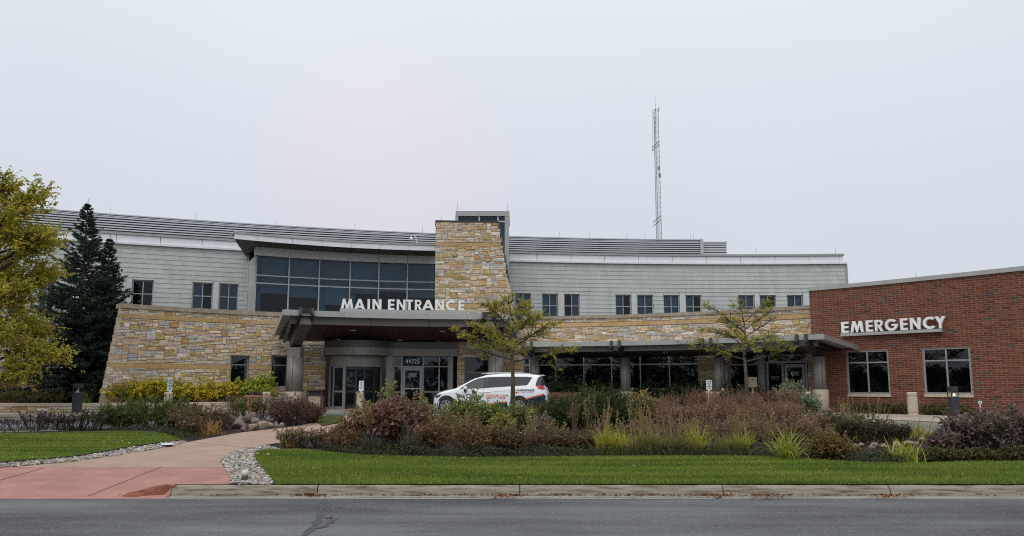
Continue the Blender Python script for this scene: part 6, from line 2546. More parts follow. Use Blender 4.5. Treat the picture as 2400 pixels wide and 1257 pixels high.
class Plant:
    def __init__(s): s.LV, s.LC, s.SV, s.SF, s.SC, s.n = [], [], [], [], [], 0
    def leaf(s, V, C):
        s.LV.append(V.reshape(-1, 3))
        s.LC.append(np.repeat(C, 4, 0))
    def stems(s, curves, r0, r1, col, seg=4, sides=3):
        """curves: (P0,P1,P2) arrays; tapering prisms"""
        P0, P1, P2 = curves
        n = len(P0)
        if n == 0: return
        r0, r1 = np.broadcast_to(r0, (n,)), np.broadcast_to(r1, (n,))
        ts = np.linspace(0, 1, seg + 1)
        V = np.empty((n, seg + 1, sides, 3))
        for i, t in enumerate(ts):
            c = bez(P0, P1, P2, np.full(n, t))
            d = unit(2 * (1 - t) * (P1 - P0) + 2 * t * (P2 - P1) + 1e-6)
            a = unit(np.cross(d, np.array([.3, .9, .2])))
            b = np.cross(d, a)
            r = (r0 + (r1 - r0) * t)[:, None]
            for k in range(sides):
                an = 2 * math.pi * k / sides
                V[:, i, k] = c + (a * math.cos(an) + b * math.sin(an)) * r
        base = (np.arange(n) * (seg + 1) * sides)[:, None, None, None]
        i, k = np.meshgrid(np.arange(seg), np.arange(sides), indexing='ij')
        k2 = (k + 1) % sides
        q = np.stack([i * sides + k, i * sides + k2, (i + 1) * sides + k2, (i + 1) * sides + k], -1)[None]
        s.SF.append((q + base).reshape(-1, 4) + s.n)
        s.SV.append(V.reshape(-1, 3))
        cc = np.asarray(col) * rng.uniform(.75, 1.2, (n, 1))
        s.SC.append(np.repeat(cc, (seg + 1) * sides, 0))
        s.n += n * (seg + 1) * sides
    def build(s, root, leafname='foliage', stemname='stems', lm=None, sm=None):
        if s.LV:
            V, C = np.concatenate(s.LV), np.concatenate(s.LC)
            np_mesh(leafname, V, np.arange(len(V)).reshape(-1, 4), C, lm or M_LEAF, root)
        if s.SV: np_mesh(stemname, np.concatenate(s.SV), np.concatenate(s.SF), np.concatenate(s.SC), sm or M_TWIG, root)
def root_at(name, label, cat, x, y, group=None, z=None):
    return thing(name, label, cat, (x, y, gz(x, y) if z is None else z), group)

def bush(name, label, cat, x, y, h, r, nb=60, tw=4, lpt=9, leaf=(.06, .022), pal=((.1, .12, .03),), stem=(.09, .06, .04), shape='dome', droop=.3, group=None, z=None, ry=None, upr=.35, tl=.28, start=.15, inner=None, sr=.006, lm=None, bright=1.4, erect=0.0, jit=.32):
    root = root_at(name, label, cat, x, y, group, z)
    z0 = root.location.z
    P = Plant()
    pal = [tuple(c * bright + a for c, a in zip(q, (.012, .010, .005))) for q in pal]
    ry = ry or r
    th = rng.uniform(0, 2 * np.pi, nb)
    rho = np.sqrt(rng.uniform(0, 1, nb))
    if shape == 'dome': hz = h * np.sqrt(np.maximum(.05, 1 - .8 * rho ** 2)) * rng.uniform(.62, 1.0, nb)
    elif shape == 'vase': hz = h * (.72 + .28 * (1 - rho)) * rng.uniform(.7, 1.06, nb)
    elif shape == 'flat': hz = h * rng.uniform(.6, 1.05, nb)
    else: hz = h * rng.uniform(.35, 1.0, nb)
    lead = rng.random(nb) < .16
    hz = np.where(lead, hz * rng.uniform(1.05, 1.32, nb), hz)
    k0 = .28
    B0 = np.stack([x + r * rho * k0 * np.cos(th), y + ry * rho * k0 * np.sin(th), np.full(nb, z0)], 1)
    B2 = np.stack([x + r * rho * np.cos(th), y + ry * rho * np.sin(th), z0 + hz], 1)
    B1 = B0 * .55 + B2 * .45
    B1[:, 2] = z0 + hz * (.5 + upr * .5)
    P.stems((B0, B1, B2), sr, sr * .4, stem)
    # twigs
    n = nb * tw
    bi = np.repeat(np.arange(nb), tw)
    t = rng.uniform(.25, 1, n) ** .8
    T0 = bez(B0[bi], B1[bi], B2[bi], t)
    out_ = unit(np.stack([np.cos(th[bi]), np.sin(th[bi]), np.zeros(n)], 1))
    td = unit(out_ * rng.uniform(0, .8, (n, 1)) * (1 - erect) + rng.normal(0, .6 * (1 - .6 * erect), (n, 3)) + UPV * (rng.uniform(.1, 1.0, (n, 1)) + erect * 1.2))
    tlen = tl * h * rng.uniform(.5, 1.2, n)
    T2 = T0 + td * tlen[:, None]
    T1 = (T0 + T2) / 2 + UPV * (tlen * .12)[:, None]
    P.stems((T0, T1, T2), sr * .5, sr * .25, stem, seg=2)
    m_ = n * lpt
    ti = np.repeat(np.arange(n), lpt)
    s = rng.uniform(start, 1.05, m_)
    L0 = bez(T0[ti], T1[ti], T2[ti], s)
    d = unit(td[ti] * .5 + rng.normal(0, .75, (m_, 3)) - UPV * droop)
    sd_ = unit(np.cross(d, rng.normal(0, 1, (m_, 3)) * .5 + UPV))
    ll = leaf[0] * rng.uniform(.6, 1.25, m_)
    V = leaves_geo(L0, d, sd_, ll, leaf[1] * rng.uniform(.7, 1.2, m_))
    npal = len(pal)
    ci = rng.integers(0, npal, nb)[bi][ti]
    sw = rng.random(m_) < .35
    ci = np.where(sw, rng.integers(0, npal, m_), ci)
    C = palette(pal, m_, ci, jit)
    P.leaf(V, C)
    P.build(root, lm=lm)
    return root

def clump(name, label, cat, x, y, L, nb=140, wd=.009, spread=.9, pal=((.3, .32, .04),), group=None, stalks=0, sh=1.0, spal=((.34, .26, .12),), r=.12, arch=.7, spike=.3):
    """arching grass blades with optional upright seed stalks"""
    root = root_at(name, label, cat, x, y, group)
    z0 = root.location.z
    th = rng.uniform(0, 2 * np.pi, nb)
    b = np.stack([x + r * rng.normal(0, .6, nb), y + r * rng.normal(0, .6, nb), np.full(nb, z0)], 1)
    el = rng.uniform(.25, 1.0, nb) * spread
    ln = L * rng.uniform(.6, 1.15, nb)
    dh = np.stack([np.cos(th), np.sin(th), np.zeros(nb)], 1)
    sv_ = np.stack([-np.sin(th), np.cos(th), np.zeros(nb)], 1)
    seg = 5
    pts = [b]
    for i in range(seg):
        a = el * .75 + arch * el * ((i + .5) / seg) ** 1.6 * 2.2
        pts.append(pts[-1] + (dh * np.sin(a)[:, None] + UPV * np.cos(a)[:, None]) * (ln / seg)[:, None])
    wdt = wd * rng.uniform(.7, 1.3, nb)
    V = np.empty((nb, seg + 1, 2, 3))
    for i, p in enumerate(pts):
        w_ = (wdt * (1 - (i / seg) ** 2 * .92))[:, None]
        V[:, i, 0], V[:, i, 1] = p - sv_ * w_, p + sv_ * w_
    i = np.arange(seg)
    q = np.stack([i * 2, i * 2 + 1, i * 2 + 3, i * 2 + 2], -1)[None]
    Fq = (q + (np.arange(nb) * (seg + 1) * 2)[:, None, None]).reshape(-1, 4)
    C = np.repeat(palette(pal, nb, jit=.2), (seg + 1) * 2, 0)
    np_mesh('blades', V.reshape(-1, 3), Fq, C, M_BLADE, root)
    if stalks:
        P = Plant()
        th = rng.uniform(0, 2 * np.pi, stalks)
        B0 = np.stack([x + r * rng.normal(0, .5, stalks), y + r * rng.normal(0, .5, stalks), np.full(stalks, z0)], 1)
        hh = sh * rng.uniform(.7, 1.05, stalks)
        ln_ = rng.uniform(.02, .22, stalks) * hh
        B2 = B0 + np.stack([np.cos(th) * ln_, np.sin(th) * ln_, hh], 1)
        B1 = (B0 + B2) / 2 + UPV * .05 * hh[:, None]
        P.stems((B0, B1, B2), .0045, .003, spal[0], seg=3)
        m_ = stalks * 26
        bi = np.repeat(np.arange(stalks), 26)
        t = rng.uniform(1 - spike, 1.03, m_)
        p = bez(B0[bi], B1[bi], B2[bi], t)
        d = unit(UPV + rng.normal(0, .45, (m_, 3)))
        sd_ = unit(np.cross(d, rng.normal(0, 1, (m_, 3))))
        P.leaf(leaves_geo(p, d, sd_, rng.uniform(.02, .045, m_), rng.uniform(.004, .009, m_)), palette(spal, m_))
        P.build(root, 'seed_heads', 'stalks')
    return root

def juniper(name, label, x, y, h, r, nb=110, pal=((.03, .055, .018), (.045, .075, .022), (.02, .04, .016)), ry=None, spr=60, group=None):
    root = root_at(name, label, 'shrub', x, y, group)
    z0 = root.location.z
    P = Plant()
    ry = ry or r
    th = rng.uniform(0, 2 * np.pi, nb)
    rho = rng.uniform(.15, 1, nb) ** .6
    hz = h * (1 - .62 * rho ** 2) * rng.uniform(.42, 1.16, nb)
    B0 = np.stack([x + .25 * r * np.cos(th), y + .25 * ry * np.sin(th), np.full(nb, z0)], 1)
    B2 = np.stack([x + r * rho * np.cos(th), y + ry * rho * np.sin(th), z0 + hz], 1)
    B1 = (B0 + B2) / 2
    B1[:, 2] += .12 * h
    P.stems((B0, B1, B2), .012, .004, (.07, .05, .035))
    # side sprays
    n = nb * 9
    bi = np.repeat(np.arange(nb), 9)
    t = rng.uniform(.3, 1, n)
    T0 = bez(B0[bi], B1[bi], B2[bi], t)
    bd = unit(B2 - B1)[bi]
    td = unit(bd * .9 + rng.normal(0, .5, (n, 3)) + UPV * .25)
    tl_ = rng.uniform(.12, .32, n)
    m_ = n * (spr // 4)
    ti = np.repeat(np.arange(n), spr // 4)
    s = rng.uniform(0, 1, m_)
    p = T0[ti] + td[ti] * (tl_[ti] * s)[:, None] + np.array([0, 0, -.05]) * (s ** 2)[:, None] * 0
    d = unit(td[ti] + rng.normal(0, .42, (m_, 3)))
    sd_ = unit(np.cross(d, rng.normal(0, 1, (m_, 3))))
    C = palette(pal, m_, rng.integers(0, len(pal), n)[ti])
    P.leaf(leaves_geo(p, d, sd_, rng.uniform(.05, .11, m_), rng.uniform(.006, .011, m_)), C)
    P.build(root, lm=M_NEEDLE)
    return root

def spruce(name, label, x, y, z0, h, r, levels=58, pal=((.034, .052, .036), (.046, .067, .046), (.026, .041, .029), (.062, .086, .066))):
    root = thing(name, label, 'tree', (x, y, z0))
    P = Plant()
    m = MB()
    m.tube([(x, y, z0), (x, y, z0 + h * .5), (x, y, z0 + h * 1.03)], [.16 * h / 9, .09 * h / 9, .01], 8)
    m.build('trunk', M_BARK, root)
    B0, B2, B1 = [], [], []
    for i in range(levels):
        f = (i / (levels - 1)) ** 1.05
        zz = z0 + h * (.03 + .96 * f)
        rr = r * (1 - f) ** .95 + .03
        nb = int(6 + 8 * (1 - f))
        for k in range(nb):
            a = rng.uniform(0, 2 * np.pi)
            ln = rr * rng.uniform(.5, 1.2)
            d = np.array([math.cos(a), math.sin(a), 0])
            p0 = np.array([x, y, zz])
            dr = (-.16 + .75 * f) * ln
            B0.append(p0)
            B1.append(p0 + d * ln * .5 + UPV * (dr * .2 - .05 * ln))
            B2.append(p0 + d * ln + UPV * (dr + .04 * ln))
    B0, B1, B2 = np.array(B0), np.array(B1), np.array(B2)
    nb = len(B0)
    P.stems((B0, B1, B2), .018, .004, (.05, .038, .03), seg=3)
    L = np.linalg.norm(B2 - B0, axis=1)
    # flat side twigs along every bough
    cnt = np.maximum(6, (L * 15).astype(int))
    bi = np.repeat(np.arange(nb), cnt)
    n = len(bi)
    t = rng.uniform(.18, 1.0, n)
    T0 = bez(B0[bi], B1[bi], B2[bi], t)
    bd = unit(B2 - B0)[bi]
    sdv = unit(np.cross(bd, UPV)) * rng.choice([-1, 1], n)[:, None]
    td = unit(bd * rng.uniform(.5, 1.1, (n, 1)) + sdv * rng.uniform(.2, 1.0, (n, 1)) + rng.normal(0, .18, (n, 3)) - UPV * .12)
    tl_ = np.minimum(.34, .12 + .3 * L[bi] * (1.05 - t)) * rng.uniform(.6, 1.1, n)
    k = 17
    ti = np.repeat(np.arange(n), k)
    m_ = len(ti)
    s = rng.uniform(.05, 1, m_)
    p = T0[ti] + td[ti] * (tl_[ti] * s)[:, None]
    d = unit(td[ti] * .9 + rng.normal(0, .5, (m_, 3)))
    sd_ = unit(np.cross(d, rng.normal(0, 1, (m_, 3))))
    C = palette(pal, m_, rng.integers(0, len(pal), n)[ti], jit=.25)
    P.leaf(leaves_geo(p, d, sd_, rng.uniform(.07, .115, m_), rng.uniform(.010, .017, m_)), C)
    P.build(root, 'crown', 'boughs', lm=M_NEEDLE)
    return root

def tree(name, label, x, y, z0, trunk, limbs, pal, leaf=(.08, .03), sub=7, tw=7, lpt=8, sublen=.45, twl=.22, tr=.09, flat=.5, droop=.25, bark=(.10, .08, .06), start=.25, rise=.16, seed=0, lm=None, keep=1.0):
    """trunk: points; limbs: (height fraction, azimuth, elevation, length)"""
    root = thing(name, label, 'tree', (x, y, z0))
    P = Plant()
    tp = [Vector((x + a, y + b, z0 + c)) for a, b, c in trunk]
    m = MB()
    m.tube(tp, [tr * (1 - .75 * i / (len(tp) - 1)) * (1.25 if i == 0 else 1) for i in range(len(tp))], 10)
    m.build('trunk', M_BARK, root, smooth=True)
    tl_ = [0]
    for a, b in zip(tp, tp[1:]): tl_.append(tl_[-1] + (b - a).length)
    def tpos(f):
        s = f * tl_[-1]
        for i in range(len(tp) - 1):
            if s <= tl_[i + 1] + 1e-6: return tp[i].lerp(tp[i + 1], (s - tl_[i]) / (tl_[i + 1] - tl_[i]))
        return tp[-1]
    B0, B1, B2 = [], [], []
    for f, az, el, ln in limbs:
        p = np.array(tpos(f))
        d = np.array([math.cos(az) * math.cos(el), math.sin(az) * math.cos(el), math.sin(el)])
        B0.append(p)
        B1.append(p + d * ln * .5 + UPV * ln * .04)
        B2.append(p + d * ln + UPV * ln * rise * .5)
    B0, B1, B2 = np.array(B0), np.array(B1), np.array(B2)
    nb = len(B0)
    L = np.linalg.norm(B2 - B0, axis=1)
    P.stems((B0, B1, B2), tr * .34 * np.minimum(1.3, L / 1.6), .008, bark, seg=5, sides=5)
    n = nb * sub
    bi = np.repeat(np.arange(nb), sub)
    t = rng.uniform(.22, 1, n)
    S0 = bez(B0[bi], B1[bi], B2[bi], t)
    bd = unit(B2 - B0)[bi]
    sdv = unit(np.cross(bd, UPV)) * rng.choice([-1, 1], n)[:, None]
    sd0 = unit(bd * .7 + sdv * rng.uniform(.2, 1, (n, 1)) + UPV * rng.normal(.12, .35, (n, 1)) * (1 - flat) + rng.normal(0, .15, (n, 3)))
    sl = sublen * L[bi] * (1.15 - t * .7) * rng.uniform(.5, 1.1, n)
    S2 = S0 + sd0 * sl[:, None]
    S1 = (S0 + S2) / 2 + UPV * (sl * .07)[:, None]
    P.stems((S0, S1, S2), .012, .004, bark, seg=3, sides=3)
    q = n * tw
    si = np.repeat(np.arange(n), tw)
    t = rng.uniform(.2, 1, q)
    T0 = bez(S0[si], S1[si], S2[si], t)
    td = unit(sd0[si] * .6 + rng.normal(0, .6, (q, 3)) * np.array([1, 1, 1 - flat * .6]) + UPV * .1)
    tl2 = twl * rng.uniform(.5, 1.3, q)
    T2 = T0 + td * tl2[:, None]
    T1 = (T0 + T2) / 2
    P.stems((T0, T1, T2), .004, .002, bark, seg=1, sides=3)
    kp = np.repeat(rng.random(n) < keep, tw)
    idx = np.where(kp)[0]
    ti = np.repeat(idx, lpt)
    m_ = len(ti)
    s = rng.uniform(start, 1.05, m_)
    p = bez(T0[ti], T1[ti], T2[ti], s)
    d = unit(td[ti] * .5 + rng.normal(0, .7, (m_, 3)) * np.array([1, 1, .7]) - UPV * droop)
    sd_ = unit(np.cross(d, rng.normal(0, .6, (m_, 3)) + UPV))
    ci = rng.integers(0, len(pal), nb * sub)[si][ti]
    C = palette(pal, m_, np.where(rng.random(m_) < .4, rng.integers(0, len(pal), m_), ci))
    P.leaf(leaves_geo(p, d, sd_, leaf[0] * rng.uniform(.6, 1.25, m_), leaf[1] * rng.uniform(.7, 1.2, m_)), C)
    P.build(root, 'crown', 'branches', lm=lm)
    return root

# ---------------------------------------------------------------- trees
HL = ((.45, .41, .06), (.36, .36, .05), (.48, .40, .08), (.28, .29, .04), (.52, .45, .13))
def honey(x, y, spec, label, H, tr, keep, seed):
    random.seed(seed)
    z0 = gz(x, y)
    trunk = [(0, 0, -.05), (.02, 0, H * .4), (-.02, .02, H * .68), (.04, 0, H * .86), (.02, .0, H)]
    limbs = []
    for i in range(spec[0]):
        f = .58 + .42 * (i / (spec[0] - 1)) ** 1.0
        az = i * 2.39996 + random.uniform(-.3, .3)
        el = math.radians(4 + 20 * ((f - .58) / .42) ** 1.5 + random.uniform(-8, 12))
        ln = spec[1] * (1.08 - .38 * (f - .58) / .42) * random.uniform(.7, 1.12)
        limbs.append((f, az, el, ln))
    return tree('honey_locust_tree', label, x, y, z0, trunk, limbs, HL, leaf=(.075, .0125), sub=13, tw=8, lpt=17, sublen=.62, twl=.24, tr=tr, flat=.62, droop=.35, bark=(.085, .075, .065), start=.1, keep=keep)
p = aty(1201, 940, 25.5)
honey(p.x, 25.5, (17, 1.75), 'small yellow green honey locust tree standing in front of the white minivan', 3.4, .085, .52, 11)
p = aty(1750, 940, 27.5)
honey(p.x, 27.5, (17, 1.9), 'small thinning honey locust tree standing before the walkway canopy and clinic window', 3.5, .08, .36, 5)
YM_ = ((.52, .43, .06), (.44, .40, .06), (.56, .43, .07), (.33, .35, .04), (.42, .37, .06))
random.seed(3)
tx, ty = -19.6, 27.0
lim_ = []
for i in range(40):
    f = .16 + .82 * i / 39
    lim_.append((f, i * 2.39996 + random.uniform(-.4, .4), math.radians(random.uniform(-12, 30) + 40 * max(0, f - .3)), (2.6 - 1.9 * max(0, f - .55)) * random.uniform(.75, 1.08)))
tree('maple_tree', 'large yellow leaved tree at the far left edge overhanging the spruce', tx, ty, .4, [(0, 0, -.1), (.1, 0, 2.0), (0, .1, 3.9), (.15, 0, 6.0), (.1, 0, 7.7)], lim_, YM_, leaf=(.095, .04), sub=14, tw=11, lpt=14, sublen=.66, twl=.52, tr=.17, flat=.25, droop=.55, bark=(.06, .05, .04), start=.1, rise=.2)
p = aty(206, 480, 35.2)
spruce('spruce_tree', 'tall dark blue green spruce rising beside the battered end of the stone wall', p.x, 35.2, .6, p.z - .6, 3.25)
p = aty(258, 562, 36.2)
spruce('spruce_tree', 'shorter dark spruce half hidden behind the tall spruce by the wall', p.x, 36.2, .6, p.z - .6, 2.35, levels=50)

# ---------------------------------------------------------------- hydrangea hedge on the planter
HY = ((.36, .30, .022), (.30, .28, .025), (.24, .25, .03), (.40, .33, .05), (.20, .17, .03), (.33, .24, .02))
for i, (px, hh, rr) in enumerate(((285, .95, .62), (330, 1.2, .72), (375, 1.12, .66), (420, 1.15, .7), (465, .95, .62), (505, 1.05, .68), (548, 1.0, .62), (590, 1.15, .7), (622, 1.35, .55))):
    Y = LWc.P(LWc.u_at(px, .9)).y + .95
    x = (px - 1200) / F * Y
    lab = 'yellow autumn hydrangea in the planter before the left stone wall' if i < 7 else ('yellow green hydrangea in the planter between the two narrow windows' if i == 7 else 'lime green shrub behind the terracotta planter pot')
    pal = HY if i < 7 else ((.24, .27, .03), (.18, .22, .03), (.32, .31, .04), (.14, .19, .03))
    bush('hydrangea_bush', lab, 'shrub', x, Y, hh, rr, nb=46, tw=5, lpt=10, leaf=(.105, .042), pal=pal, stem=(.10, .07, .045), shape='dome', droop=.5, group='yellow hydrangeas in the planter' if i < 7 else None, z=.76, ry=.55, bright=1.75)
bush('pot_foliage', 'lime foliage spilling over the terracotta planter pot', 'plant', pp_.x + .1, pp_.y, .42, .72, nb=30, tw=4, lpt=8, leaf=(.08, .035), pal=((.2, .25, .03), (.28, .28, .04)), shape='dome', z=kz + ph - .02)
for i, px in enumerate((20, 60, 95, 130)):
    Y = LWc.P(LWc.u_at(px, .9)).y + 1.2
    bush('low_shrub', 'dull olive low shrub in the planter beneath the yellow tree', 'shrub', (px - 1200) / F * Y, Y, .62, .8, nb=40, tw=4, lpt=8, leaf=(.06, .02), pal=((.09, .085, .025), (.06, .07, .02), (.12, .09, .03)), shape='dome', group='olive shrubs in the planter', z=.76)
clump('tall_grass', 'tuft of tall green grass beside the unlit bollard light', 'grass clump', aty(206, 940, 32).x, 31.9, .95, nb=60, wd=.012, spread=.4, pal=((.10, .15, .03), (.16, .19, .05)))

# ---------------------------------------------------------------- dark yews by the ribbon window
YW = ((.03, .055, .022), (.045, .075, .028), (.022, .04, .02), (.06, .085, .035))
for i, (px, top, rr, Y) in enumerate(((1296, 872, .8, 36.6), (1338, 880, .8, 36.6), (1382, 884, .8, 36.5), (1420, 893, .7, 36.4), (1515, 898, .75, 35.9), (1555, 894, .8, 35.6), (1600, 885, .8, 35.2), (1632, 892, .6, 35.0), (1710, 898, .75, 33.6), (1745, 900, .7, 33.2), (1780, 905, .5, 32.8))):
    p = aty(px, top, Y)
    lab = ('dark green yew shrub below the ribbon window beside the second round column' if i < 4 else ('dark green yew shrub under the ribbon window before the stone pier' if i < 8 else 'dark green yew shrub under the clinic window behind the tan post sign'))
    grp = ('yews left of the second column', 'yews before the stone pier', 'yews under the clinic window')[0 if i < 4 else (1 if i < 8 else 2)]
    bush('yew_shrub', lab, 'shrub', p.x, Y, p.z - .42, rr, nb=60, tw=6, lpt=12, leaf=(.085, .017), pal=YW, stem=(.05, .04, .03), shape='dome', droop=.1, group=grp, tl=.2)

# ---------------------------------------------------------------- left bed
for i, px in enumerate(range(70, 250, 18)):
    q = ong(px + rnd(-5, 5), 1010 + rnd(-3, 1))
    bush('purple_perennial', 'dark purple seed headed perennial along the back edge of the left lawn', 'plant', q.x, q.y, rnd(.34, .5), .36, nb=30, tw=3, lpt=3, start=.75, erect=.6, leaf=(.04, .02), pal=((.05, .028, .032), (.07, .04, .04), (.035, .03, .022), (.05, .06, .025)), stem=(.05, .035, .03), shape='flat', group='purple perennials behind the left lawn', tl=.18)
for i, px in enumerate((-30, 5, 30, 52)):
    q = ong(px, 1009)
    bush('purple_perennial', 'dark purple seed headed perennial along the back edge of the left lawn', 'plant', q.x, q.y, rnd(.25, .4), .35, nb=16, tw=3, lpt=3, start=.75, erect=.6, leaf=(.035, .018), pal=((.05, .028, .032), (.04, .05, .02)), stem=(.05, .035, .03), shape='flat', group='purple perennials behind the left lawn', tl=.18)
for px, py, h, r, lab in ((268, 1003, .64, .75, 'spreading green juniper, the left one behind the left lawn'), (345, 1002, .78, .95, 'spreading green juniper, the larger one behind the left lawn'), (400, 1000, .66, .7, 'spreading green juniper, the one next to the brown shrubs by the path')):
    q = ong(px, py)
    juniper('juniper_shrub', lab, q.x, q.y + .3, h, r, nb=90, pal=((.10, .125, .03), (.07, .10, .025), (.14, .155, .04), (.05, .08, .02)))
BR = ((.13, .075, .045), (.10, .06, .04), (.17, .11, .055), (.08, .065, .035), (.14, .12, .05))
for px, py, h, r in ((440, 1012, .62, .5), (478, 1012, .70, .5), (420, 1006, .72, .45), (520, 1008, .6, .42), (455, 1020, .45, .4)):
    q = ong(px, py)
    bush('brown_perennial', 'brown withered perennial between the green juniper and the rock pile', 'plant', q.x, q.y, h, r, nb=55, tw=4, lpt=6, leaf=(.05, .017), pal=BR, stem=(.07, .045, .035), shape='vase', group='brown perennials left of the rock pile')
q = ong(497, 1021)
clump('orange_grass', 'orange tan dried grass clump beside the path and rock pile', 'grass clump', q.x, q.y, .55, nb=130, wd=.006, spread=1.15, pal=((.38, .2, .06), (.30, .15, .05), (.42, .27, .10)), r=.2)
for px, py, h, r, pal in ((580, 985, .85, .5, ((.20, .20, .04), (.12, .14, .03), (.10, .08, .03))), (548, 984, .8, .42, BR), (615, 985, .8, .4, BR)):
    q = ong(px, py)
    bush('mixed_perennial', 'mixed yellow and brown perennial just behind the rock pile', 'plant', q.x, q.y, h, r, nb=50, tw=4, lpt=6, leaf=(.06, .016), pal=pal, stem=(.08, .055, .04), shape='vase', group='perennials behind the rock pile')
for px, py, h, r in ((655, 994, .72, .5), (692, 998, .9, .6), (730, 992, .6, .45), (672, 988, .7, .5), (715, 984, .62, .45)):
    q = ong(px, py)
    bush('maroon_shrub', 'dark maroon twiggy shrub left of the path near the litter bin', 'shrub', q.x, q.y, h, r, nb=75, tw=5, lpt=6, leaf=(.045, .017), pal=((.07, .035, .03), (.095, .045, .035), (.05, .035, .025), (.12, .07, .04)), stem=(.06, .035, .03), shape='dome', group='maroon shrubs left of the path')

# ---------------------------------------------------------------- main bed
MR = ((.15, .065, .055), (.105, .05, .045), (.19, .10, .07), (.14, .10, .055), (.08, .045, .04))
TN = ((.22, .17, .065), (.17, .15, .05), (.13, .13, .045), (.25, .19, .10), (.12, .08, .04))
GY = ((.16, .19, .05), (.12, .16, .04), (.21, .22, .08), (.09, .13, .035), (.20, .17, .05))
RB_ = ((.17, .085, .04), (.13, .065, .035), (.21, .12, .055), (.10, .075, .035), (.13, .115, .04))
DG = ((.03, .05, .018), (.045, .07, .022), (.06, .075, .03), (.08, .06, .03))
def b(px, py, top, rpx, pal, label, name='shrub', cat='shrub', group=None, **kw):
    q = ong(px, py)
    h = aty(px, top, q.y).z - q.z
    r = rpx / F * q.y
    return bush(name, label, cat, q.x, q.y, h, r, pal=pal, group=group, **kw)
big = dict(nb=52, tw=5, lpt=6)
b(865, 1042, 943, 46, TN, 'tall tan and olive leaved dogwood shrub before the entrance doors', 'dogwood_shrub', leaf=(.10, .04), shape='vase', **big)
b(920, 1052, 936, 60, MR, 'large maroon leaved dogwood shrub before the entrance doors', 'dogwood_shrub', leaf=(.10, .04), shape='dome', nb=75, tw=5, lpt=7)
b(960, 1040, 950, 40, MR, 'maroon leaved dogwood shrub in front of the entrance storefront', 'dogwood_shrub', leaf=(.10, .04), shape='vase', **big)
b(915, 1025, 890, 16, ((.2, .19, .06), (.16, .17, .05), (.24, .18, .08)), 'single tall olive shoot rising above the maroon dogwood', 'dogwood_shoot', leaf=(.08, .03), shape='vase', nb=14, tw=5, lpt=8)
b(990, 1030, 930, 24, TN, 'narrow tan leaved shrub left of the minivan bumper', 'dogwood_shrub', leaf=(.075, .026), shape='vase', nb=40, tw=5, lpt=8)
b(818, 1045, 972, 38, RB_, 'reddish brown shrub where the path bends out of sight', 'brown_shrub', leaf=(.05, .018), shape='dome', **big)
b(800, 1056, 1000, 42, RB_, 'low russet twiggy perennial at the lawn edge, left of the maroon dogwood', 'russet_perennial', leaf=(.045, .014), shape='dome', **big)
b(1085, 1016, 944, 34, GY, 'bright green leafy milkweed like shrub in front of the van wheel', 'green_shrub', leaf=(.12, .026), shape='vase', droop=.1, nb=60, tw=5, lpt=8)
b(1150, 1018, 950, 34, GY, 'bright green leafy shrub in front of the van door', 'green_shrub', leaf=(.12, .026), shape='vase', droop=.1, nb=60, tw=5, lpt=8)
b(1122, 1012, 926, 15, GY, 'tall green leafy stems covering the word on the van door', 'green_shrub', leaf=(.12, .026), shape='vase', droop=.1, nb=16, tw=4, lpt=7)
b(1215, 1014, 956, 28, GY, 'small green leafy shrub before the rear wheel of the van', 'green_shrub', leaf=(.11, .028), shape='vase', droop=.1, nb=42, tw=4, lpt=7)
b(1040, 1030, 965, 34, ((.18, .16, .05), (.14, .15, .045), (.10, .08, .04)), 'olive brown leafy shrub below the front bumper of the van', 'olive_shrub', leaf=(.08, .024), shape='dome', **big)
b(1180, 1024, 968, 34, ((.26, .22, .04), (.18, .17, .04), (.12, .12, .03)), 'yellow tinged leafy shrub below the van slogan', 'yellow_shrub', leaf=(.09, .028), shape='dome', nb=50, tw=5, lpt=7)
b(1110, 1062, 985, 66, RB_, 'wide russet twiggy shrub at the lawn edge below the minivan', 'russet_shrub', leaf=(.05, .016), shape='dome', nb=110, tw=5, lpt=5, erect=.3)
b(1010, 1060, 990, 50, RB_, 'russet twiggy shrub at the lawn edge right of the maroon dogwood', 'russet_shrub', leaf=(.05, .016), shape='dome', nb=80, tw=5, lpt=5, erect=.3)
b(1195, 1064, 1000, 44, ((.10, .06, .03), (.07, .055, .03), (.13, .075, .035), (.06, .065, .025)), 'dull brown low shrub at the lawn edge beside the russet shrub', 'brown_shrub', leaf=(.045, .016), shape='dome', nb=90, tw=6, lpt=6)
for px, py, top, rp in ((870, 1062, 1015, 34), (960, 1064, 1005, 36)):
    q = ong(px, py)
    clump('grey_grass', 'grey brown fine grass clump at the lawn edge beneath the dogwoods', 'grass clump', q.x, q.y, (aty(px, top, q.y).z - q.z) * 1.25, nb=170, wd=.0045, spread=.8, pal=((.10, .085, .07), (.15, .12, .09), (.07, .07, .05)), r=.16, group='grey grass clumps at the lawn edge')
for px in (672, 705, 745):
    b(px, 1050 - (px < 690) * 3, 1008, 34, ((.14, .07, .04), (.09, .06, .035), (.2, .13, .06), (.08, .09, .03)), 'low brown seed headed perennial on the inner side of the path bend', 'low_perennial', 'plant', 'low perennials at the path bend', leaf=(.045, .015), shape='flat', nb=44, tw=3, lpt=5)
q = ong(682, 1048)
clump('tan_grass', 'small straw coloured grass tuft at the inner path edge', 'grass clump', q.x, q.y, .34, nb=90, wd=.006, spread=1.2, pal=((.34, .23, .10), (.28, .20, .09)), r=.15)
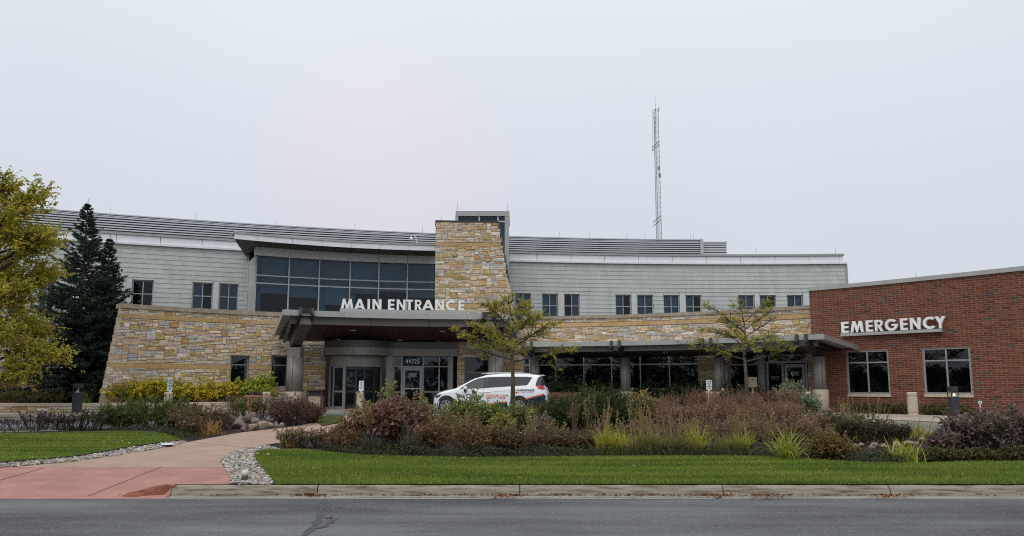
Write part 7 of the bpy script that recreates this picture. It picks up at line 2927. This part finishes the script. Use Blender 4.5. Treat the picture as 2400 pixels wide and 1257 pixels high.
# juniper mass
for px, py, top, r, lab in ((1330, 1000, 926, 1.15, 'dark green juniper, the left one right of the minivan'), (1400, 1004, 914, 1.25, 'dark green juniper, the tallest one in the middle of the bed'), (1440, 1002, 925, .95, 'dark green juniper, the right one before the second round column'), (1290, 1004, 955, .8, 'dark green juniper, the low one by the rear of the minivan')):
    q = ong(px, py)
    juniper('juniper_shrub', lab, q.x, q.y + .2, aty(px, top, q.y).z - q.z, r, nb=140, spr=64, pal=((.05, .078, .02), (.03, .052, .016), (.085, .105, .027), (.04, .062, .022)))
b(1380, 985, 905, 30, GY, 'thin yellow green shoots standing above the tall juniper', 'green_shoots', leaf=(.06, .015), shape='vase', nb=26, tw=4, lpt=6)
b(1500, 1000, 915, 34, ((.26, .19, .09), (.20, .16, .06), (.16, .12, .06), (.22, .20, .08)), 'tan and olive leaved shrub to the right of the junipers', 'tan_shrub', leaf=(.085, .024), shape='dome', nb=80, tw=5, lpt=8)
b(1470, 1002, 930, 26, ((.25, .18, .09), (.18, .15, .06), (.14, .10, .05)), 'tan leaved shrub touching the right juniper', 'tan_shrub', leaf=(.08, .024), shape='vase', nb=50, tw=5, lpt=7)
# rusty perennial drift
DR = ((.21, .115, .075), (.15, .085, .06), (.24, .145, .085), (.19, .13, .09), (.27, .19, .13), (.2, .095, .04))
for row, (py0, tops) in enumerate(((985, 930), (1002, 948), (1018, 962))):
    for i in range(10):
        px = 1530 + i * 46 + (row * 17) % 40 + rnd(-10, 10)
        if row == 0 and px > 1860: continue
        if row == 1 and px > 1960: continue
        if px > 1955 and row == 2: continue
        b(px, py0 + rnd(-4, 4), tops + rnd(-8, 12) + (14 if px > 1860 else 0), 32, DR, 'rusty brown dried perennial in the wide drift right of the junipers', 'dried_perennial', 'plant', 'rusty perennial drift', leaf=(.038, .010), shape='flat', nb=80, tw=4, lpt=5, stem=(.2, .125, .085), tl=.26, upr=.8, sr=.005, erect=.75)
for px, py, top, rp, pal, lab in ((1840, 985, 905, 24, ((.16, .12, .08), (.2, .2, .13), (.11, .13, .07)), 'pale sage leaved shrub in front of the clinic door'), (1862, 982, 890, 16, ((.17, .20, .13), (.13, .17, .09), (.2, .19, .12)), 'tall pale green shoots in front of the clinic door'), (1900, 985, 925, 22, ((.17, .20, .13), (.13, .17, .09)), 'pale green shrub at the foot of the plain bollard')):
    b(px, py, top, rp, pal, lab, 'sage_shrub', leaf=(.085, .03), shape='vase', nb=44, tw=5, lpt=7)
b(1785, 985, 915, 26, MR, 'small maroon shrub behind the drift by the tan post sign', 'maroon_shrub', leaf=(.06, .022), shape='vase', nb=50, tw=5, lpt=7)
# grass clumps along the front, with seed stalks
YG = ((.46, .42, .04), (.36, .37, .045), (.52, .44, .08), (.28, .30, .05))
CL = ((1418, 1062, 1000, 12, 940, YG), (1452, 1064, 1010, 0, 0, YG), (1500, 1062, 1005, 16, 955, ((.26, .25, .05), (.2, .21, .05), (.32, .26, .1))), (1528, 1063, 1010, 14, 960, ((.2, .22, .05), (.26, .22, .09))), (1580, 1060, 1010, 12, 960, ((.24, .22, .06), (.2, .19, .07))), (1632, 1060, 1000, 9, 965, YG), (1560, 1064, 1022, 0, 0, ((.16, .17, .05), (.22, .19, .08))), (1690, 1064, 1020, 0, 0, ((.18, .2, .05), (.22, .19, .07))), (1740, 1062, 1008, 6, 960, YG), (1718, 1064, 1025, 0, 0, ((.2, .22, .05), (.3, .28, .08))), (1610, 1064, 1030, 0, 0, ((.14, .15, .05), (.2, .16, .07))))
for i, (px, py, top, sk, st, pal) in enumerate(CL):
    q = ong(px, py)
    hh = aty(px, top, q.y).z - q.z
    clump('feather_grass', 'yellow green ornamental grass clump with dry stalks along the front of the bed', 'grass clump', q.x, q.y, hh * 1.2, nb=190, wd=.0055, spread=.75, pal=pal, stalks=sk, sh=(aty(px, st, q.y).z - q.z) if sk else 1, r=.14, group='yellow green grasses along the bed front', spal=((.36, .27, .13), (.28, .2, .1), (.4, .32, .12)))
for px, py, top, lab in ((1846, 1078, 1010, 'largest bright lime grass clump with arching blades at the lawn edge'), (2135, 1086, 1035, 'spiky lime grass clump at the lawn edge below the whole bollard'), (2105, 1078, 1036, 'small yellow green grass clump left of the spiky lime clump')):
    q = ong(px, py)
    hh = aty(px, top, q.y).z - q.z
    clump('lime_grass', lab, 'grass clump', q.x, q.y, hh * 1.35, nb=150 if px == 1846 else 46, wd=.011, spread=1.15 if px == 1846 else .7, pal=((.33, .36, .035), (.24, .30, .035), (.40, .40, .08)), r=.14, stalks=5 if px == 1846 else 0, sh=hh * 1.5)
q = ong(2158, 1028)
clump('golden_grass', 'low golden variegated grass clump on the rocks by the drive at right', 'grass clump', q.x, q.y, .62, nb=150, wd=.011, spread=1.35, pal=((.42, .36, .08), (.33, .31, .06), (.26, .28, .06)), r=.3, arch=.9)
for px, py in ((2005, 1032), (2060, 1028), (1985, 1025)):
    q = ong(px, py)
    clump('golden_grass', 'upright yellowing grass among the dark perennials left of the golden clump', 'grass clump', q.x, q.y, .75, nb=70, wd=.009, spread=.7, pal=((.36, .33, .05), (.27, .28, .05), (.2, .2, .05)), r=.2, stalks=6, sh=1.0, group='yellowing grasses by the drive')
for px, py, top in ((1985, 1040, 985), (2030, 1042, 985), (2075, 1040, 992), (1950, 1035, 975), (2005, 1022, 968), (2110, 1036, 1000)):
    b(px, py, top, 32, ((.05, .05, .025), (.08, .055, .035), (.06, .065, .03), (.045, .035, .025)), 'dark seed headed perennial between the rusty drift and the drive', 'dark_perennial', 'plant', 'dark perennials by the drive', leaf=(.045, .016), shape='flat', nb=60, tw=4, lpt=6)
b(1945, 1078, 1012, 50, ((.20, .13, .04), (.15, .09, .035), (.24, .17, .05), (.12, .10, .03)), 'round amber brown spirea bush at the lawn edge beside the lime grass', 'spirea_bush', leaf=(.04, .014), shape='dome', nb=150, tw=6, lpt=7)
PU = ((.14, .09, .085), (.10, .065, .065), (.19, .13, .11), (.08, .06, .05), (.13, .115, .07))
for px, py, top, rp, lab in ((2255, 1068, 974, 44, 'purple brown ninebark shrub, the left one before the lit bollard light'), (2330, 1075, 958, 52, 'purple brown ninebark shrub, the tall one at the right of the bed'), (2400, 1070, 952, 50, 'purple brown ninebark shrub cut off by the right edge of the view'), (2290, 1058, 968, 44, 'purple brown ninebark shrub, the rear one before the brick wall'), (2215, 1072, 1010, 34, 'purple brown ninebark shrub, the small one right of the golden grass'), (2460, 1066, 950, 50, 'purple brown ninebark shrub farthest right along the bed')):
    b(px, py, top, rp, PU, lab, 'ninebark_shrub', leaf=(.065, .026), shape='vase', nb=62, tw=5, lpt=6, stem=(.09, .06, .05), tl=.24)
for px in range(2190, 2420, 42):
    b(px, 1082, 1050, 30, ((.06, .055, .025), (.045, .06, .02), (.12, .11, .03), (.07, .045, .03)), 'low dark perennial edging the lawn beneath the ninebark shrubs', 'low_perennial', 'plant', 'low edging perennials at right', leaf=(.045, .018), shape='dome', nb=50, tw=4, lpt=6)
# middle strip before the rock row
for px in range(1255, 1400, 30):
    b(px, 1058, 1020 + rnd(-6, 6), 28, ((.11, .06, .035), (.08, .05, .03), (.06, .06, .025), (.15, .09, .05)), 'mottled brown green perennial below the junipers at the lawn edge', 'mottled_perennial', 'plant', 'mottled perennials below the junipers', leaf=(.045, .017), shape='dome', nb=60, tw=4, lpt=6)
for px in range(1260, 1980, 60):
    b(px + rnd(-12, 12), 1044, 1016 + rnd(-6, 6), 32, ((.10, .06, .04), (.075, .05, .035), (.13, .09, .05), (.06, .055, .03)), 'low twiggy brown perennial in front of the rock row', 'twiggy_perennial', 'plant', 'twiggy perennials by the rock row', leaf=(.04, .013), shape='flat', nb=50, tw=4, lpt=5)
q = ong(1232, 1010)
clump('yellow_grass', 'yellow orange fine grass clump left of the low juniper', 'grass clump', q.x, q.y, .85, nb=170, wd=.006, spread=.6, pal=((.36, .26, .05), (.28, .24, .05), (.40, .30, .08)), r=.18)
b(1270, 1018, 968, 16, ((.16, .15, .14), (.2, .19, .18), (.12, .11, .09)), 'silvery grey leaved plant before the low juniper', 'silver_plant', 'plant', leaf=(.05, .017), shape='vase', nb=40, tw=4, lpt=6)
# upright dark stalks by the van, liatris spikes
for px, top in ((1305, 985), (1312, 990)):
    pass
for i, (px, top) in enumerate(((1398, 955), (1404, 985), (1297, 985), (1306, 992), (1427, 985))):
    q = ong(px, 1040)
    P = Plant()
    rt = root_at('flower_stalk', 'dry upright flower spike standing before the dark junipers', 'plant', q.x, q.y, 'dry flower spikes before the junipers')
    hh = aty(px, top, q.y).z - q.z
    A = np.array([[q.x, q.y, q.z]])
    Bq = A + np.array([[rnd(-.04, .04), 0, hh]])
    P.stems((A, (A + Bq) / 2, Bq), .006, .004, (.2, .17, .09))
    m_ = 70
    t = rng.uniform(.6, 1, m_)
    p = A + (Bq - A) * t[:, None]
    d = unit(UPV * .7 + rng.normal(0, .6, (m_, 3)))
    P.leaf(leaves_geo(p, d, unit(np.cross(d, rng.normal(0, 1, (m_, 3)))), rng.uniform(.02, .04, m_), rng.uniform(.006, .012, m_)), palette(((.24, .22, .10), (.3, .25, .12)), m_))
    P.build(rt, 'seed_heads', 'stalks')
# loose wispy stems through the whole bed
WS = ((.26, .19, .12), (.2, .12, .07), (.17, .15, .06), (.22, .23, .07), (.16, .09, .06))
for i in range(34):
    px = 1010 + i * 29 + rnd(-12, 12)
    py = rnd(1010, 1058)
    b(px, py, py - rnd(45, 78), 20, (WS[i % 5], WS[(i + 2) % 5]), 'wispy dried perennial with thin bare stems standing up through the planting bed', 'wispy_perennial', 'plant', 'wispy dried perennials', leaf=(.045, .012), shape='flat', nb=16, tw=4, lpt=4, erect=.8, stem=(.2, .14, .09), tl=.22, sr=.005)
for i in range(26):
    px = 1490 + i * 19 + rnd(-8, 8)
    b(px, 1030 + rnd(-6, 8), 985 + rnd(-8, 8), 26, DR[1:5], 'low rusty brown perennial at the front of the drift behind the rocks', 'dried_perennial', 'plant', 'low rusty perennials', leaf=(.04, .012), shape='dome', nb=40, tw=4, lpt=5, stem=(.16, .1, .07))
# low foliage at the brick wall
for i, px in enumerate((2000, 2035, 2070, 2105, 2165, 2200, 2240)):
    Y = BRC.P(ub(px, .5)).y - .35
    bush('wall_foot_plant', 'low dull green daylily growing at the foot of the brick wall', 'plant', (px - 1200) / F * Y, Y, .42, .42, nb=40, tw=3, lpt=6, leaf=(.12, .012), pal=((.07, .08, .025), (.05, .06, .02), (.11, .10, .04)), shape='dome', group='daylilies at the brick wall', droop=-.1)

# ground cover along the lawn edges: one dense low carpet
def cover(P_, dens, xlim, ylim, h, pal, name='ground_cover', size=(.045, .02)):
    X, Y = scatter(P_, dens, xlim, ylim)
    n = len(X)
    hh = h * rng.uniform(.1, 1, n) * (.5 + .5 * np.sin(X * 2.3 + np.sin(Y * 3)) ** 2)
    p = np.stack([X, Y, gza(X, Y) + hh], 1)
    d = unit(rng.normal(0, .7, (n, 3)) + UPV * .25)
    sd_ = unit(np.cross(d, rng.normal(0, .5, (n, 3)) + UPV))
    V = leaves_geo(p, d, sd_, size[0] * rng.uniform(.6, 1.3, n), size[1] * rng.uniform(.7, 1.2, n))
    np_mesh(name, V.reshape(-1, 3), np.arange(4 * n).reshape(-1, 4), np.repeat(palette(pal, n), 4, 0), M_LEAF, None, False, 'stuff')
edgeR = [q for q in e[8:] if q[0] < 13]
strip_ = [(x, y + .02) for x, y in edgeR] + [(x, y + .75 + .2 * math.sin(x * 2)) for x, y in edgeR[::-1]]
cover(strip_, 900, (-4, 12), None, .20, DG)
cover([(x, y + .3) for x, y in edgeR] + [(x, y + 4.5) for x, y in edgeR[::-1]], 130, (-4, 12), None, .14, ((.09, .06, .035), (.06, .05, .025), (.05, .06, .02), (.14, .09, .05)))
eL = XY([(429, 1034), (410, 1024), (380, 1017), (360, 1011), (250, 1010), (120, 1012), (0, 1016), (-120, 1020)])
cover([(x, y + .02) for x, y in eL] + [(x + .2, y + .6) for x, y in eL[::-1]], 600, None, None, .16, DG)

# the line of trees across the road, mirrored in the lower windows
n = 45000
X = rng.uniform(-230, 150, n)
top = 4.4 + 1.5 * np.sin(X * .21) + 1.2 * np.sin(X * .57 + 1)
Z = top * np.sqrt(rng.uniform(0.0, 1, n))
Y = -48 + rng.normal(0, 1.6, n)
d = unit(rng.normal(0, 1, (n, 3)))
sd_ = unit(np.cross(d, rng.normal(0, 1, (n, 3))))
V = leaves_geo(np.stack([X, Y, Z], 1), d, sd_, rng.uniform(.5, 1.0, n), rng.uniform(.15, .35, n))
np_mesh('treeline', V.reshape(-1, 3), np.arange(4 * n).reshape(-1, 4), np.repeat(palette(((.05, .06, .02), (.07, .07, .025), (.035, .045, .02)), n), 4, 0), M_LEAF, None, False, 'stuff')

cover([(x, y + 3.2) for x, y in edgeR] + [(x, y + 9.0) for x, y in edgeR[::-1]], 110, (-3, 10.5), (15, 24), .2, ((.10, .07, .04), (.07, .055, .03), (.06, .07, .025), (.15, .10, .06)))

# every repeat says which one it is, counted along its row as seen from the road
def nth(i):
    w_ = ('first', 'second', 'third', 'fourth', 'fifth', 'sixth', 'seventh', 'eighth', 'ninth', 'tenth', 'eleventh', 'twelfth')
    if i < 12: return w_[i]
    n_ = i + 1
    return str(n_) + ('th' if n_ % 100 in (11, 12, 13) else {1: 'st', 2: 'nd', 3: 'rd'}.get(n_ % 10, 'th'))
bpy.context.view_layer.update()
same = {}
for o in bpy.data.objects:
    if o.parent is None and o.get('label'): same.setdefault(o['label'], []).append(o)
for lb, os_ in same.items():
    if len(os_) < 2: continue
    def cx(o):
        if o.type == 'MESH': return proj(sum((Vector(c) for c in o.bound_box), Vector()) / 8)[0]
        return proj(o.location)[0]
    os_.sort(key=cx)
    for i, o in enumerate(os_):
        wds = lb.split()
        tail = nth(i) + ' from the left'
        o['label'] = ' '.join(wds[:16 - 4]) + ', ' + tail
